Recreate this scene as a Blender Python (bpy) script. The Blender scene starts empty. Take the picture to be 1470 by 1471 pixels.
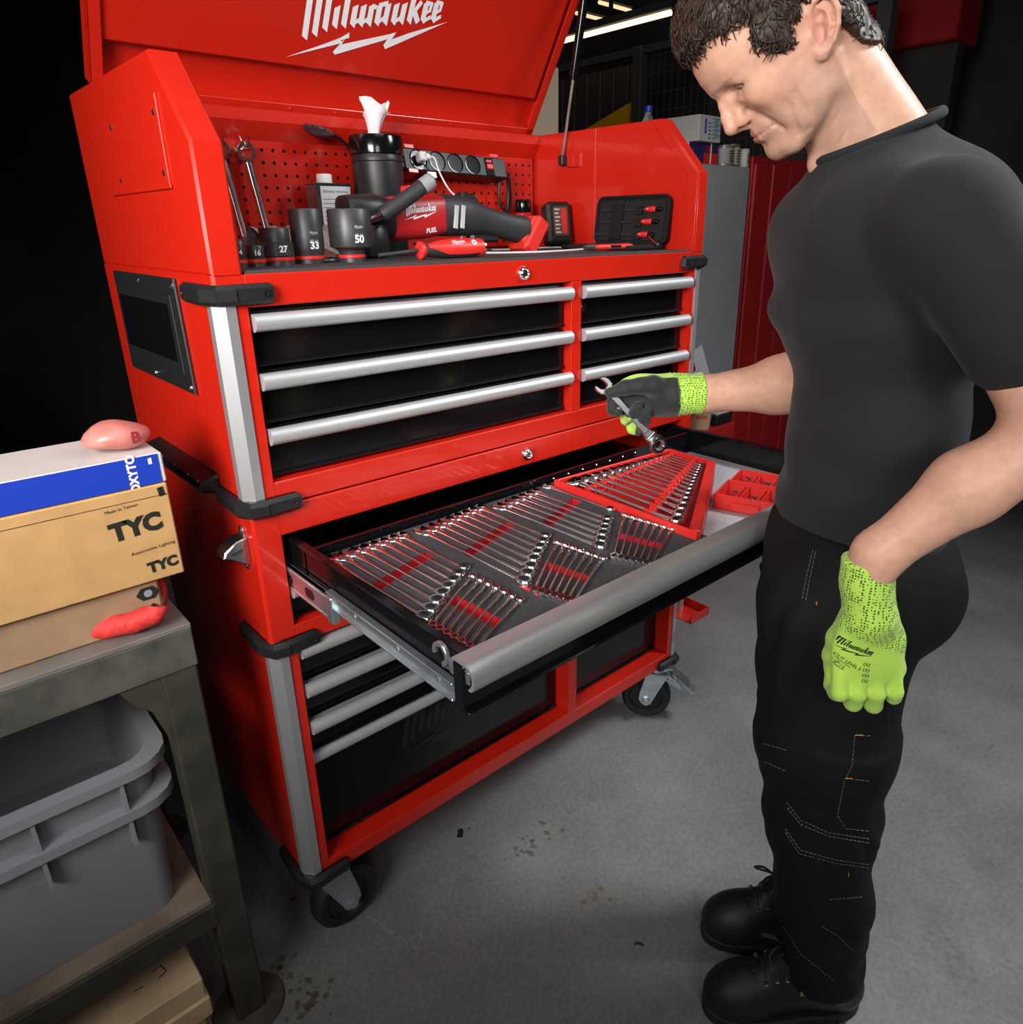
import bpy, bmesh, math, random
import numpy as np
from mathutils import Vector, Matrix
from mathutils.bvhtree import BVHTree
random.seed(7); rng = np.random.default_rng(7)
sc = bpy.context.scene
COL = bpy.context.collection
PI = math.pi

# ------------------------------------------------------------------ camera
# calibrated from the straight edges of the tool chest: world x along the chest
# front, y into its depth, z up, origin on the floor at the front left corner
FPX, YAW, PITCH, ROLL, PPX, PPY = 1033.6, 0.735546525, 0.360841636, -0.0098698892, 770.585, 713.06
CAMLOC = np.array([-0.39457133, -1.11680263, 1.45316247])
def _rot():
    c, s = math.cos, math.sin
    rz = lambda t: np.array([[c(t), -s(t), 0], [s(t), c(t), 0], [0, 0, 1]])
    rx = lambda t: np.array([[1, 0, 0], [0, c(t), -s(t)], [0, s(t), c(t)]])
    return rz(ROLL) @ rx(PITCH) @ np.array([[1., 0, 0], [0, 0, -1], [0, 1, 0]]) @ rz(YAW)
RC = _rot()
cd = bpy.data.cameras.new('camera'); cam = bpy.data.objects.new('camera', cd); COL.objects.link(cam)
cd.sensor_width = 36; cd.lens = FPX / 1470 * 36; cd.clip_start = 0.02; cd.clip_end = 60
cd.shift_x = (735 - PPX) / 1470; cd.shift_y = (PPY - 735.5) / 1470
cam.matrix_world = Matrix([[RC[0][i], -RC[1][i], -RC[2][i], CAMLOC[i]] for i in range(3)] + [[0, 0, 0, 1]])
sc.camera = cam
def ray(px, py): return RC.T @ np.array([px - PPX, py - PPY, FPX])

# ------------------------------------------------------------------ world, lights, exposure
w = bpy.data.worlds.new('workshop_air'); sc.world = w; w.use_nodes = True
w.node_tree.nodes['Background'].inputs[0].default_value = (0.75, 0.8, 0.9, 1)
w.node_tree.nodes['Background'].inputs[1].default_value = 0.035
sc.view_settings.view_transform = 'Standard'; sc.view_settings.look = 'None'
sc.view_settings.gamma = 1; sc.view_settings.use_curve_mapping = False
sc.view_settings.exposure = 0.0
def area(name, loc, aim, size, power, col=(1, 1, 1), sy=None, spread=180):
    l = bpy.data.lights.new(name, 'AREA'); l.energy = power; l.color = col
    l.shape = 'RECTANGLE'; l.size = size; l.size_y = sy or size; l.spread = math.radians(spread)
    o = bpy.data.objects.new(name, l); COL.objects.link(o); o.location = loc
    o.rotation_euler = (Vector(aim) - Vector(loc)).to_track_quat('-Z', 'Y').to_euler()
    return o
area('softbox_light', (-1.38, -0.92, 1.90), (0.20, 0.10, 1.42), 0.85, 16.5, (1, 0.97, 0.93), spread=76)
area('overhead_light', (2.3, -1.7, 3.0), (0.9, -0.5, 0.5), 0.7, 23, (0.95, 0.98, 1.0), spread=100)
area('ceiling_light', (0.3, -0.9, 3.1), (0.5, -0.3, 0.8), 1.2, 10, (0.95, 0.98, 1.0))

area('added_fill_light', (-0.9, -2.6, 2.1), (0.75, -0.65, 1.25), 0.8, 4.0, (1, 0.98, 0.95), spread=60)  # added fill lamp, brightens the man's face and left glove

# ------------------------------------------------------------------ helpers
MATS = {}
def mat(name, col, rough=0.5, metal=0.0, spec=0.5, coat=0.0, noise=0.0, nscale=8.0, bump=0.0, bscale=60.0,
        emit=None, trans=0.0, sss=0.0, attr=False, aniso=None, rnoise=0.0, sheen=0.0):
    m = bpy.data.materials.new(name); m.use_nodes = True
    nt = m.node_tree; b = nt.nodes['Principled BSDF']; L = nt.links.new
    b.inputs['Base Color'].default_value = (*col, 1); b.inputs['Roughness'].default_value = rough
    b.inputs['Metallic'].default_value = metal; b.inputs['Specular IOR Level'].default_value = spec
    b.inputs['Coat Weight'].default_value = coat; b.inputs['Coat Roughness'].default_value = 0.06
    b.inputs['Transmission Weight'].default_value = trans
    if sheen: b.inputs['Sheen Weight'].default_value = sheen
    tc = nt.nodes.new('ShaderNodeTexCoord')
    src = None
    if attr:
        a = nt.nodes.new('ShaderNodeVertexColor'); a.layer_name = 'Col'; src = a.outputs[0]
    if noise:
        n = nt.nodes.new('ShaderNodeTexNoise'); n.inputs['Scale'].default_value = nscale; n.inputs['Detail'].default_value = 6
        L(tc.outputs['Object'], n.inputs['Vector'])
        hs = nt.nodes.new('ShaderNodeMapRange'); hs.inputs['To Min'].default_value = 1 - noise; hs.inputs['To Max'].default_value = 1 + noise
        hs.inputs['From Min'].default_value = 0.3; hs.inputs['From Max'].default_value = 0.7
        L(n.outputs['Fac'], hs.inputs['Value'])
        mx = nt.nodes.new('ShaderNodeMix'); mx.data_type = 'RGBA'; mx.blend_type = 'MULTIPLY'; mx.inputs['Factor'].default_value = 1
        if src is not None: L(src, mx.inputs['A'])
        else: mx.inputs['A'].default_value = (*col, 1)
        L(hs.outputs['Result'], mx.inputs['B']); src = mx.outputs['Result']
    if src is not None: L(src, b.inputs['Base Color'])
    if rnoise:
        n3 = nt.nodes.new('ShaderNodeTexNoise'); n3.inputs['Scale'].default_value = 5; n3.inputs['Detail'].default_value = 4
        L(tc.outputs['Object'], n3.inputs['Vector'])
        r = nt.nodes.new('ShaderNodeMapRange'); r.inputs['To Min'].default_value = max(rough - rnoise, 0.02); r.inputs['To Max'].default_value = rough + rnoise
        L(n3.outputs['Fac'], r.inputs['Value']); L(r.outputs['Result'], b.inputs['Roughness'])
    if bump:
        n2 = nt.nodes.new('ShaderNodeTexNoise'); n2.inputs['Scale'].default_value = bscale; n2.inputs['Detail'].default_value = 5
        L(tc.outputs['Object'], n2.inputs['Vector'])
        bp = nt.nodes.new('ShaderNodeBump'); bp.inputs['Strength'].default_value = bump; bp.inputs['Distance'].default_value = 0.002
        L(n2.outputs['Fac'], bp.inputs['Height']); L(bp.outputs['Normal'], b.inputs['Normal'])
    if sss:
        b.inputs['Subsurface Weight'].default_value = sss; b.inputs['Subsurface Radius'].default_value = (1, 0.35, 0.2)
        b.inputs['Subsurface Scale'].default_value = 0.006
    if emit:
        b.inputs['Emission Color'].default_value = (*emit[0], 1); b.inputs['Emission Strength'].default_value = emit[1]
    MATS[name] = m
    return m
RED = mat('red_powder_coat', (0.52, 0.014, 0.005), 0.30, spec=0.5, coat=0.25, bump=0.04, bscale=260)
REDP = mat('red_plastic', (0.62, 0.022, 0.016), 0.42)
REDD = mat('dark_red_plastic', (0.45, 0.012, 0.012), 0.4)
GLOSS = mat('black_gloss_paint', (0.004, 0.004, 0.005), 0.14, spec=0.4)
BLACK = mat('black_plastic', (0.012, 0.012, 0.013), 0.42)
BMETAL = mat('black_steel', (0.010, 0.010, 0.011), 0.3)
BRUB = mat('black_rubber', (0.010, 0.010, 0.010), 0.7, noise=0.3, nscale=20)
ALU = mat('anodised_aluminium', (0.60, 0.61, 0.63), 0.42, metal=0.8)
ALUL = mat('satin_aluminium_handle', (0.56, 0.57, 0.58), 0.44, metal=0.6)
CHROME = mat('chrome', (0.74, 0.74, 0.75), 0.17, metal=1)
SATIN = mat('satin_chrome', (0.62, 0.62, 0.63), 0.24, metal=1)
ZINC = mat('zinc_plated_steel', (0.60, 0.66, 0.70), 0.28, metal=0.9, noise=0.15, nscale=30)
FOAM = mat('dark_grey_foam', (0.045, 0.046, 0.050), 0.75, noise=0.2, nscale=120)
FOAMR = mat('red_foam', (0.45, 0.012, 0.02), 0.55)
LINER = mat('grey_speckled_liner', (0.40, 0.41, 0.43), 0.6, noise=0.45, nscale=420, bump=0.3, bscale=400)
MATRUB = mat('black_work_mat', (0.035, 0.033, 0.034), 0.6, bump=0.4, bscale=300)
WHITE = mat('white_print', (0.80, 0.80, 0.82), 0.5)
PRINTK = mat('black_print', (0.012, 0.014, 0.010), 0.6)
GREYP = mat('grey_print', (0.42, 0.42, 0.43), 0.6)
SOCK = mat('black_oxide_steel', (0.055, 0.056, 0.058), 0.42, metal=0.5, noise=0.25, nscale=40)

class MB:
    def __init__(s): s.v = []; s.f = []; s.m = []; s.xf = None
    def add(s, vs, fs, m=0, xf=None):
        o = len(s.v); M = xf if xf is not None else s.xf
        if M is not None: vs = [tuple(M @ Vector(p)) for p in vs]
        s.v += [tuple(p) for p in vs]
        for q in fs: s.f.append(tuple(i + o for i in q)); s.m.append(m)
        return s
    def box(s, x0, x1, y0, y1, z0, z1, b=0.0, m=0, xf=None):
        if x1 < x0: x0, x1 = x1, x0
        if y1 < y0: y0, y1 = y1, y0
        if z1 < z0: z0, z1 = z1, z0
        if b <= 0:
            vs = [(x, y, z) for x in (x0, x1) for y in (y0, y1) for z in (z0, z1)]
            return s.add(vs, [(0, 1, 3, 2), (4, 6, 7, 5), (0, 4, 5, 1), (2, 3, 7, 6), (0, 2, 6, 4), (1, 5, 7, 3)], m, xf)
        b = min(b, (x1 - x0) * .45, (y1 - y0) * .45, (z1 - z0) * .45)
        lo, hi = (x0, y0, z0), (x1, y1, z1); vs = []; ix = {}
        for c in range(8):
            sg = [(c >> k) & 1 for k in range(3)]
            for a in range(3):
                p = [(hi[k] - (0 if k == a else b)) if sg[k] else (lo[k] + (0 if k == a else b)) for k in range(3)]
                ix[(c, a)] = len(vs); vs.append(tuple(p))
        fs = []; cen = ((x0 + x1) / 2, (y0 + y1) / 2, (z0 + z1) / 2)
        def face(l):
            n = Vector((0, 0, 0)); P = [Vector(vs[i]) for i in l]
            n = (P[1] - P[0]).cross(P[2] - P[0]); c = sum(P, Vector()) / len(P) - Vector(cen)
            fs.append(tuple(l) if n.dot(c) > 0 else tuple(reversed(l)))
        for a in range(3):
            o1, o2 = [k for k in range(3) if k != a]
            for sgn in (0, 1):
                cs = [(sgn << a) | (i << o1) | (j << o2) for i, j in ((0, 0), (1, 0), (1, 1), (0, 1))]
                face([ix[(c, a)] for c in cs])
            for i in (0, 1):
                for j in (0, 1):
                    c0 = (i << o1) | (j << o2); c1 = c0 | (1 << a)
                    face([ix[(c0, o1)], ix[(c1, o1)], ix[(c1, o2)], ix[(c0, o2)]])
        for c in range(8): face([ix[(c, 0)], ix[(c, 1)], ix[(c, 2)]])
        return s.add(vs, fs, m, xf)
    def prism(s, poly, ax, a0, a1, m=0, xf=None, b=0.0):
        # poly: 2D points; ax: axis of extrusion ('x': (y,z), 'y': (x,z), 'z': (x,y)); b shrinks the end caps (chamfer)
        n = len(poly); mk = {'x': lambda p, a: (a, p[0], p[1]), 'y': lambda p, a: (p[0], a, p[1]), 'z': lambda p, a: (p[0], p[1], a)}[ax]
        area2 = sum(poly[i][0] * poly[(i + 1) % n][1] - poly[(i + 1) % n][0] * poly[i][1] for i in range(n))
        if area2 < 0: poly = poly[::-1]
        def inset(d):
            out = []
            for i in range(n):
                p0, p1, p2 = Vector(poly[i - 1]), Vector(poly[i]), Vector(poly[(i + 1) % n])
                e1 = (p1 - p0).normalized(); e2 = (p2 - p1).normalized()
                n1 = Vector((-e1.y, e1.x)); n2 = Vector((-e2.y, e2.x)); k = (n1 + n2)
                k = k / max(k.length_squared, 0.3) * 2 if k.length > 1e-6 else n1
                out.append(tuple(p1 + k * d))
            return out
        sg = 1 if a1 > a0 else -1
        rings = [(poly, a0), (poly, a1)] if b <= 0 else [(inset(b), a0), (poly, a0 + sg * b), (poly, a1 - sg * b), (inset(b), a1)]
        vs = []; fs = []
        for pl, a in rings: vs += [mk(p, a) for p in pl]
        flip = (ax == 'y') ^ (a1 < a0)
        for r in range(len(rings) - 1):
            for i in range(n):
                j = (i + 1) % n; q = (r * n + i, r * n + j, (r + 1) * n + j, (r + 1) * n + i)
                fs.append(q[::-1] if flip else q)
        c0 = tuple(range(n)); c1 = tuple(range((len(rings) - 1) * n, len(rings) * n))
        fs.append(c0 if flip else c0[::-1]); fs.append(c1[::-1] if flip else c1)
        return s.add(vs, fs, m, xf)
    def tube(s, pts, r, n=8, m=0, caps=True, closed=False, xf=None, flat=1.0):
        P = [Vector(p) for p in pts]; k = len(P); R = r if isinstance(r, (list, tuple)) else [r] * k
        t0 = (P[1] - P[0]).normalized(); up = Vector((0, 0, 1)) if abs(t0.z) < 0.9 else Vector((1, 0, 0))
        nx = (up - t0 * up.dot(t0)).normalized(); vs = []; fs = []
        for i in range(k):
            if closed: t = (P[(i + 1) % k] - P[i - 1])
            else: t = P[min(i + 1, k - 1)] - P[max(i - 1, 0)]
            t = t.normalized() if t.length > 1e-9 else t0
            nx = (nx - t * nx.dot(t)); nx = nx.normalized() if nx.length > 1e-6 else t.orthogonal().normalized()
            ny = t.cross(nx)
            for j in range(n):
                a = 2 * PI * j / n; vs.append(tuple(P[i] + nx * (math.cos(a) * R[i] * flat) + ny * (math.sin(a) * R[i])))
        for i in range(k if closed else k - 1):
            i2 = (i + 1) % k
            for j in range(n):
                j2 = (j + 1) % n; fs.append((i * n + j, i * n + j2, i2 * n + j2, i2 * n + j))
        if caps and not closed: fs.append(tuple(range(n))[::-1]); fs.append(tuple(range((k - 1) * n, k * n)))
        return s.add(vs, fs, m, xf)
    def lathe(s, prof, c=(0, 0, 0), n=24, m=0, xf=None, ax=None):
        # prof: (r, h); ax: direction of h
        M = Matrix.Translation(c)
        if ax is not None: M = M @ Vector(ax).to_track_quat('Z', 'Y').to_matrix().to_4x4()
        vs = []; fs = []
        for r, h in prof:
            for j in range(n):
                a = 2 * PI * j / n; vs.append((r * math.cos(a), r * math.sin(a), h))
        for i in range(len(prof) - 1):
            for j in range(n):
                j2 = (j + 1) % n; fs.append((i * n + j, i * n + j2, (i + 1) * n + j2, (i + 1) * n + j))
        loop = prof[0] == prof[-1]
        if prof[0][0] > 1e-5 and not loop: fs.append(tuple(range(n))[::-1])
        if prof[-1][0] > 1e-5 and not loop: fs.append(tuple(range((len(prof) - 1) * n, len(prof) * n)))
        M2 = M if xf is None else xf @ M
        if s.xf is not None and xf is None: M2 = s.xf @ M
        return s.add(vs, fs, m, M2)
    def ball(s, c, r, n=12, m=0, xf=None):
        r = r if isinstance(r, (list, tuple)) else (r, r, r)
        vs = []; fs = []; h = max(n // 2, 4)
        for i in range(h + 1):
            t = PI * i / h
            for j in range(n):
                a = 2 * PI * j / n
                vs.append((c[0] + r[0] * math.sin(t) * math.cos(a), c[1] + r[1] * math.sin(t) * math.sin(a), c[2] - r[2] * math.cos(t)))
        for i in range(h):
            for j in range(n):
                j2 = (j + 1) % n; fs.append((i * n + j, i * n + j2, (i + 1) * n + j2, (i + 1) * n + j))
        return s.add(vs, fs, m, xf)
    def build(s, name, mats, parent=None, smooth=35, col=None, kind=None, label=None):
        me = bpy.data.meshes.new(name)
        off = Vector(WL.get(parent.name, (0, 0, 0))) if parent is not None else Vector((0, 0, 0))
        me.from_pydata([(p[0] - off.x, p[1] - off.y, p[2] - off.z) for p in s.v], [], s.f)
        for q in (mats if isinstance(mats, (list, tuple)) else [mats]): me.materials.append(q)
        me.polygons.foreach_set('material_index', s.m)
        if col is not None:
            ca = me.color_attributes.new('Col', 'FLOAT_COLOR', 'POINT')
            ca.data.foreach_set('color', np.asarray(col, np.float32).ravel())
        me.update()
        if smooth:
            me.shade_smooth()
            if smooth < 180: me.set_sharp_from_angle(angle=math.radians(smooth))
        o = bpy.data.objects.new(name, me); COL.objects.link(o)
        if parent is not None: o.parent = parent; WL[o.name] = tuple(off)
        if kind: o['kind'] = kind
        if label: o['label'] = label
        return o
WL = {}
def tag(o, label, cat, group=None):
    o['label'] = label; o['category'] = cat
    if group: o['group'] = group
    return o
def thing(name, label, cat, loc=(0, 0, 0), group=None):
    o = bpy.data.objects.new(name, None); COL.objects.link(o); o.location = loc; o.empty_display_size = 0.05
    WL[o.name] = tuple(loc); return tag(o, label, cat, group)
def struct(o): o['kind'] = 'structure'; return o
def copy_tree(o, parent=None):
    c = o.copy(); COL.objects.link(c)
    if parent is not None: c.parent = parent
    for ch in list(o.children): copy_tree(ch, c)
    return c
def rotz(a): return Matrix.Rotation(a, 4, 'Z')
def frame(o, x, y, z):
    # matrix from an origin and three axes
    return Matrix([[x[i], y[i], z[i], o[i]] for i in range(3)] + [[0, 0, 0, 1]])
def circ(cx, cy, r, n=16, a0=0, a1=2 * PI, ry=None):
    full = abs(a1 - a0 - 2 * PI) < 1e-6
    return [(cx + r * math.cos(a0 + (a1 - a0) * i / (n if full else n - 1)), cy + (ry or r) * math.sin(a0 + (a1 - a0) * i / (n if full else n - 1))) for i in range(n)]
def rrect(x0, x1, y0, y1, r, n=5):
    out = []
    for cx, cy, a in ((x1 - r, y1 - r, 0), (x0 + r, y1 - r, PI / 2), (x0 + r, y0 + r, PI), (x1 - r, y0 + r, 1.5 * PI)):
        out += [(cx + r * math.cos(a + PI / 2 * i / (n - 1)), cy + r * math.sin(a + PI / 2 * i / (n - 1))) for i in range(n)]
    return out

# ------------------------------------------------------------------ lettering
def text2d(body, size=1.0, bold=0.0):
    cu = bpy.data.curves.new('t', 'FONT'); cu.body = body; cu.size = size; cu.offset = bold; cu.resolution_u = 3
    cu.align_x = 'CENTER'; cu.align_y = 'CENTER'
    ob = bpy.data.objects.new('t', cu); me = bpy.data.meshes.new_from_object(ob)
    vs = [(v.co.x, v.co.y) for v in me.vertices]; fs = [tuple(p.vertices) for p in me.polygons]
    bpy.data.objects.remove(ob); bpy.data.curves.remove(cu); bpy.data.meshes.remove(me)
    return vs, fs
def subdiv2d(polys, step):
    out = []; fs = []
    for k, p in enumerate(polys):
        v, f = _subdiv2d([p], step); o = len(out); out += [(x, y, k) for x, y in v]; fs += [tuple(i + o for i in q) for q in f]
    return out, fs
def _subdiv2d(polys, step):
    # cut quads lengthwise so that they can follow a curved surface
    vs = []; fs = []
    for p in polys:
        if len(p) == 4:
            a, b, c, d = [Vector(q) for q in p]; n = max(1, int(max((b - a).length, (d - c).length) / step)); k = max(1, int(max((d - a).length, (c - b).length) / step))
            o = len(vs)
            for i in range(n + 1):
                for j in range(k + 1):
                    s, t = i / n, j / k
                    vs.append(tuple((a * (1 - s) + b * s) * (1 - t) + (d * (1 - s) + c * s) * t))
            for i in range(n):
                for j in range(k): fs.append((o + i * (k + 1) + j, o + (i + 1) * (k + 1) + j, o + (i + 1) * (k + 1) + j + 1, o + i * (k + 1) + j + 1))
        else:
            o = len(vs); vs += [tuple(q) for q in p]; fs.append(tuple(range(o, o + len(p))))
    return vs, fs
def script_logo(step=0.08):
    # heavy slanted script word with a lightning bolt under it, about 4.6 wide
    P = []; W = 0.19
    def bar(x, y0, y1, cut=0.13, w=W): P.append([(x, y0 + cut), (x + w, y0), (x + w, y1 - 0.02), (x, y1 - cut * 0.6)])
    def seg(a, b, w):
        a = Vector(a); b = Vector(b); d = (b - a).normalized(); n = Vector((-d.y, d.x)) * w / 2
        P.append([tuple(a - n), tuple(b - n), tuple(b + n), tuple(a + n)])
    h = 0.62
    # M
    seg((-0.30, 1.02), (0.02, 0.86), 0.11)
    bar(0.0, -0.24, 1.02); bar(0.31, -0.17, 1.0); bar(0.62, -0.06, 1.0)
    seg((0.14, 0.78), (0.40, 0.98), 0.12); seg((0.45, 0.78), (0.71, 0.98), 0.12)
    bar(0.93, 0, h); seg((0.95, 0.78), (1.12, 0.92), 0.13)              # i
    bar(1.23, 0, 1.12)                                                    # l
    for k in range(3): bar(1.53 + 0.28 * k, 0, h)                         # w
    seg((1.64, 0.12), (1.86, 0.22), 0.11); seg((1.92, 0.12), (2.14, 0.22), 0.11)
    seg((2.18, 0.55), (2.36, 0.5), 0.1)
    bar(2.37, 0, h); bar(2.66, 0, h); seg((2.42, 0.55), (2.74, 0.6), 0.12); seg((2.46, 0.1), (2.72, 0.24), 0.11)   # a
    bar(2.96, 0, h); bar(3.25, 0, h); seg((3.05, 0.08), (3.32, 0.22), 0.11)                                      # u
    bar(3.54, 0, 1.08); seg((3.68, 0.26), (3.95, 0.6), 0.14); seg((3.74, 0.36), (3.98, 0.05), 0.16)                # k
    for x in (4.05, 4.44):                                                # e e
        bar(x, 0, h); seg((x + 0.06, 0.57), (x + 0.30, 0.52), 0.11); seg((x + 0.30, 0.56), (x + 0.28, 0.34), 0.11)
        seg((x + 0.1, 0.27), (x + 0.33, 0.36), 0.09); seg((x + 0.1, 0.06), (x + 0.38, 0.18), 0.11)
    P = [[(0.22 + 0.91 * x + 0.22 * y, y) for x, y in p] for p in P]
    # bolt
    P.append([(-0.30, -0.62), (1.42, -0.36), (1.30, -0.25), (1.28, -0.26)])
    P.append([(-0.30, -0.62), (1.30, -0.25), (1.62, -0.10), (1.62, -0.24)])
    P.append([(1.62, -0.10), (1.16, -0.66), (1.10, -0.58), (1.50, -0.24)])
    P.append([(1.16, -0.66), (3.02, -0.32), (3.06, -0.20), (1.38, -0.40)])
    P.append([(3.14, -0.18), (2.78, -0.62), (2.72, -0.50), (2.98, -0.20)])
    P.append([(2.78, -0.62), (4.9, 0.02), (3.6, -0.22), (3.00, -0.36)])
    return subdiv2d(P, step)
LOGO = script_logo()
LOGOF = script_logo(0.6)
def flat_decal(mb, geo, M, m=0):
    vs, fs = geo; mb.add([(p[0], p[1], (p[2] if len(p) > 2 else 0) * 1.2e-5) for p in vs], fs, m, M)
def wrap_decal(mb, geo, M, bvh, off=0.0006, m=0, reach=0.2):
    # lays 2D shapes on a surface: each vertex dropped along the frame's -z onto it
    vs, fs = geo; out = []; ok = []
    d = -(M.to_3x3() @ Vector((0, 0, 1))).normalized()
    for v in vs:
        p = M @ Vector((v[0], v[1], 0)); h = bvh.ray_cast(p, d, reach)
        if h[0] is None: out.append(tuple(p)); ok.append(False)
        else: out.append(tuple(h[0] - d * (off + (v[2] if len(v) > 2 else 0) * 1.2e-5))); ok.append(True)
    mb.add(out, [f for f in fs if all(ok[i] for i in f)], m, Matrix.Identity(4))
def bvh_of(o):
    me = o.data; off = Vector(WL.get(o.name, (0, 0, 0)))
    return BVHTree.FromPolygons([v.co + off for v in me.vertices], [tuple(p.vertices) for p in me.polygons])
# ------------------------------------------------------------------ setting
def floor_mat():
    m = bpy.data.materials.new('painted_concrete'); m.use_nodes = True; nt = m.node_tree; L = nt.links.new
    b = nt.nodes['Principled BSDF']; tc = nt.nodes.new('ShaderNodeTexCoord')
    def noise(scale, detail=6, rough=0.6, dist=0.0):
        n = nt.nodes.new('ShaderNodeTexNoise'); n.inputs['Scale'].default_value = scale; n.inputs['Detail'].default_value = detail
        n.inputs['Roughness'].default_value = rough; n.inputs['Distortion'].default_value = dist
        L(tc.outputs['Object'], n.inputs['Vector']); return n.outputs['Fac']
    def ramp(f, stops):
        r = nt.nodes.new('ShaderNodeValToRGB'); e = r.color_ramp.elements
        e[0].position, e[0].color = stops[0][0], (*stops[0][1], 1); e[1].position, e[1].color = stops[1][0], (*stops[1][1], 1)
        for p, c in stops[2:]:
            x = e.new(p); x.color = (*c, 1)
        L(f, r.inputs[0]); return r.outputs[0]
    def mix(f, a, c, mode='MIX'):
        x = nt.nodes.new('ShaderNodeMix'); x.data_type = 'RGBA'; x.blend_type = mode
        if isinstance(f, float): x.inputs['Factor'].default_value = f
        else: L(f, x.inputs['Factor'])
        for k, v in (('A', a), ('B', c)):
            if isinstance(v, tuple): x.inputs[k].default_value = (*v, 1)
            else: L(v, x.inputs[k])
        return x.outputs['Result']
    base = ramp(noise(3.0), [(0.3, (0.165, 0.17, 0.175)), (0.7, (0.255, 0.252, 0.245))])
    fine = ramp(noise(90, 4), [(0.35, (0.86,) * 3), (0.6, (1.08,) * 3)])
    c = mix(1.0, base, fine, 'MULTIPLY')
    specks = ramp(noise(60, 3, 0.7), [(0.66, (0, 0, 0)), (0.74, (0.55,) * 3)])
    c = mix(specks, c, (0.055, 0.052, 0.048))
    st = ramp(noise(4.2, 8, 0.7, 0.6), [(0.60, (0, 0, 0)), (0.72, (0.75,) * 3)])
    st2 = ramp(noise(26, 5, 0.7), [(0.45, (0, 0, 0)), (0.62, (1, 1, 1))])
    c = mix(mix(1.0, st, st2, 'MULTIPLY'), c, (0.085, 0.075, 0.045))
    wn = ramp(noise(38, 8, 0.8, 2.5), [(0.685, (0, 0, 0)), (0.73, (0.5,) * 3)])
    c = mix(wn, c, (0.36, 0.36, 0.36))
    L(c, b.inputs['Base Color'])
    r = ramp(noise(11, 6), [(0.3, (0.30,) * 3), (0.7, (0.55,) * 3)]); L(r, b.inputs['Roughness'])
    bp = nt.nodes.new('ShaderNodeBump'); bp.inputs['Strength'].default_value = 0.12; bp.inputs['Distance'].default_value = 0.004
    L(noise(45, 6, 0.6), bp.inputs['Height']); L(bp.outputs['Normal'], b.inputs['Normal'])
    return m
X0, X1, Y0, Y1, ZC = -3.2, 4.9, -3.6, 4.8, 3.3
DARKW = mat('dark_workshop_wall', (0.035, 0.030, 0.030), 0.8, noise=0.3, nscale=3)
CEILM = mat('dark_ceiling', (0.030, 0.029, 0.028), 0.85, noise=0.3, nscale=2)
struct(MB().box(X0, X1, Y0, Y1, -0.12, 0).build('floor', floor_mat(), smooth=0))
struct(MB().box(X0, X1, Y0, Y1, ZC, ZC + 0.1).build('ceiling', CEILM, smooth=0))
struct(MB().box(X0, X1, Y1, Y1 + 0.1, 0, ZC).build('wall_back', DARKW, smooth=0))
struct(MB().box(X1, X1 + 0.1, Y0, Y1, 0, ZC).build('wall_right', DARKW, smooth=0))
struct(MB().box(X0 - 0.1, X0, Y0, Y1, 0, ZC).build('wall_left', DARKW, smooth=0))
struct(MB().box(X0, X1, Y0 - 0.1, Y0, 0, ZC).build('wall_front', DARKW, smooth=0))

# ------------------------------------------------------------------ tool chest (upper)
XL, XR = -0.012, 1.184                      # outer sides
OL, OR = 0.034, 1.139                       # drawer opening
DV0, DV1 = 0.723, 0.753                     # divider
DEP = 0.60
def corner_poly(x, sgn, c, inner):
    # plan of a hollow side channel with the front corner cut by c
    return [(x, DEP), (x, c), (x + sgn * c, 0.0), (inner, 0.0), (inner, DEP)]
def screw(mb, c, ax, r=0.004, m=0): mb.lathe([(r, 0), (r * 0.9, 0.0012), (r * 0.35, 0.0016), (r * 0.3, 0.0006), (0, 0.0006)], c, 8, m, ax=ax)
tc = thing('tool_chest', 'red steel tool chest with open lid, standing on the red roller cabinet', 'tool chest', (0.586, 0.3, 1.018))
b = MB()
for x, sg, inn in ((XL, 1, OL), (XR, -1, OR)):
    b.prism(corner_poly(x, sg, 0.013, inn), 'z', 1.020, 1.345)
    b.prism(corner_poly(x, sg, 0.005, inn), 'z', 1.345, 1.388)
b.box(OL, OR, 0.02, DEP, 1.020, 1.040)
b.box(OL, OR, DEP - 0.012, DEP, 1.02, 1.69)
b.build('carcass', RED, tc)
hp = [(0.0, 1.387), (0.0, 1.565), (0.115, 1.69), (DEP, 1.69), (DEP, 1.387)]
b = MB().prism(hp, 'x', XL, OL, b=0.004); b.build('side_panel', RED, tc)
b = MB().prism(hp, 'x', 1.146, XR, b=0.004)
b.prism([(0.0, 1.387), (0.0, 1.565), (0.115, 1.69), (0.15, 1.69), (0.03, 1.56), (0.03, 1.387)], 'x', 1.141, 1.148, b=0.0015)
b.box(1.143, 1.147, 0.335, 0.405, 1.40, 1.688, 0.001)
for y, z in ((0.14, 1.665), (0.24, 1.68), (0.07, 1.60), (0.035, 1.51), (0.035, 1.43), (0.30, 1.682)): screw(b, (1.1465, y, z), (-1, 0, 0), 0.0032)
b.build('side_panel', RED, tc)
b = MB()
b.box(OL, OR, 0.0, 0.03, 1.340, 1.388, 0.002); b.box(OL, OR, 0.0, 0.03, 1.020, 1.060, 0.002)
b.box(DV0, DV1, 0.0, 0.30, 1.060, 1.340, 0.001)
b.build('front_frame', RED, tc)
b = MB().box(OL, OR, 0.30, 0.31, 1.04, 1.388); b.build('inner_bulkhead', BMETAL, tc)
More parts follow.
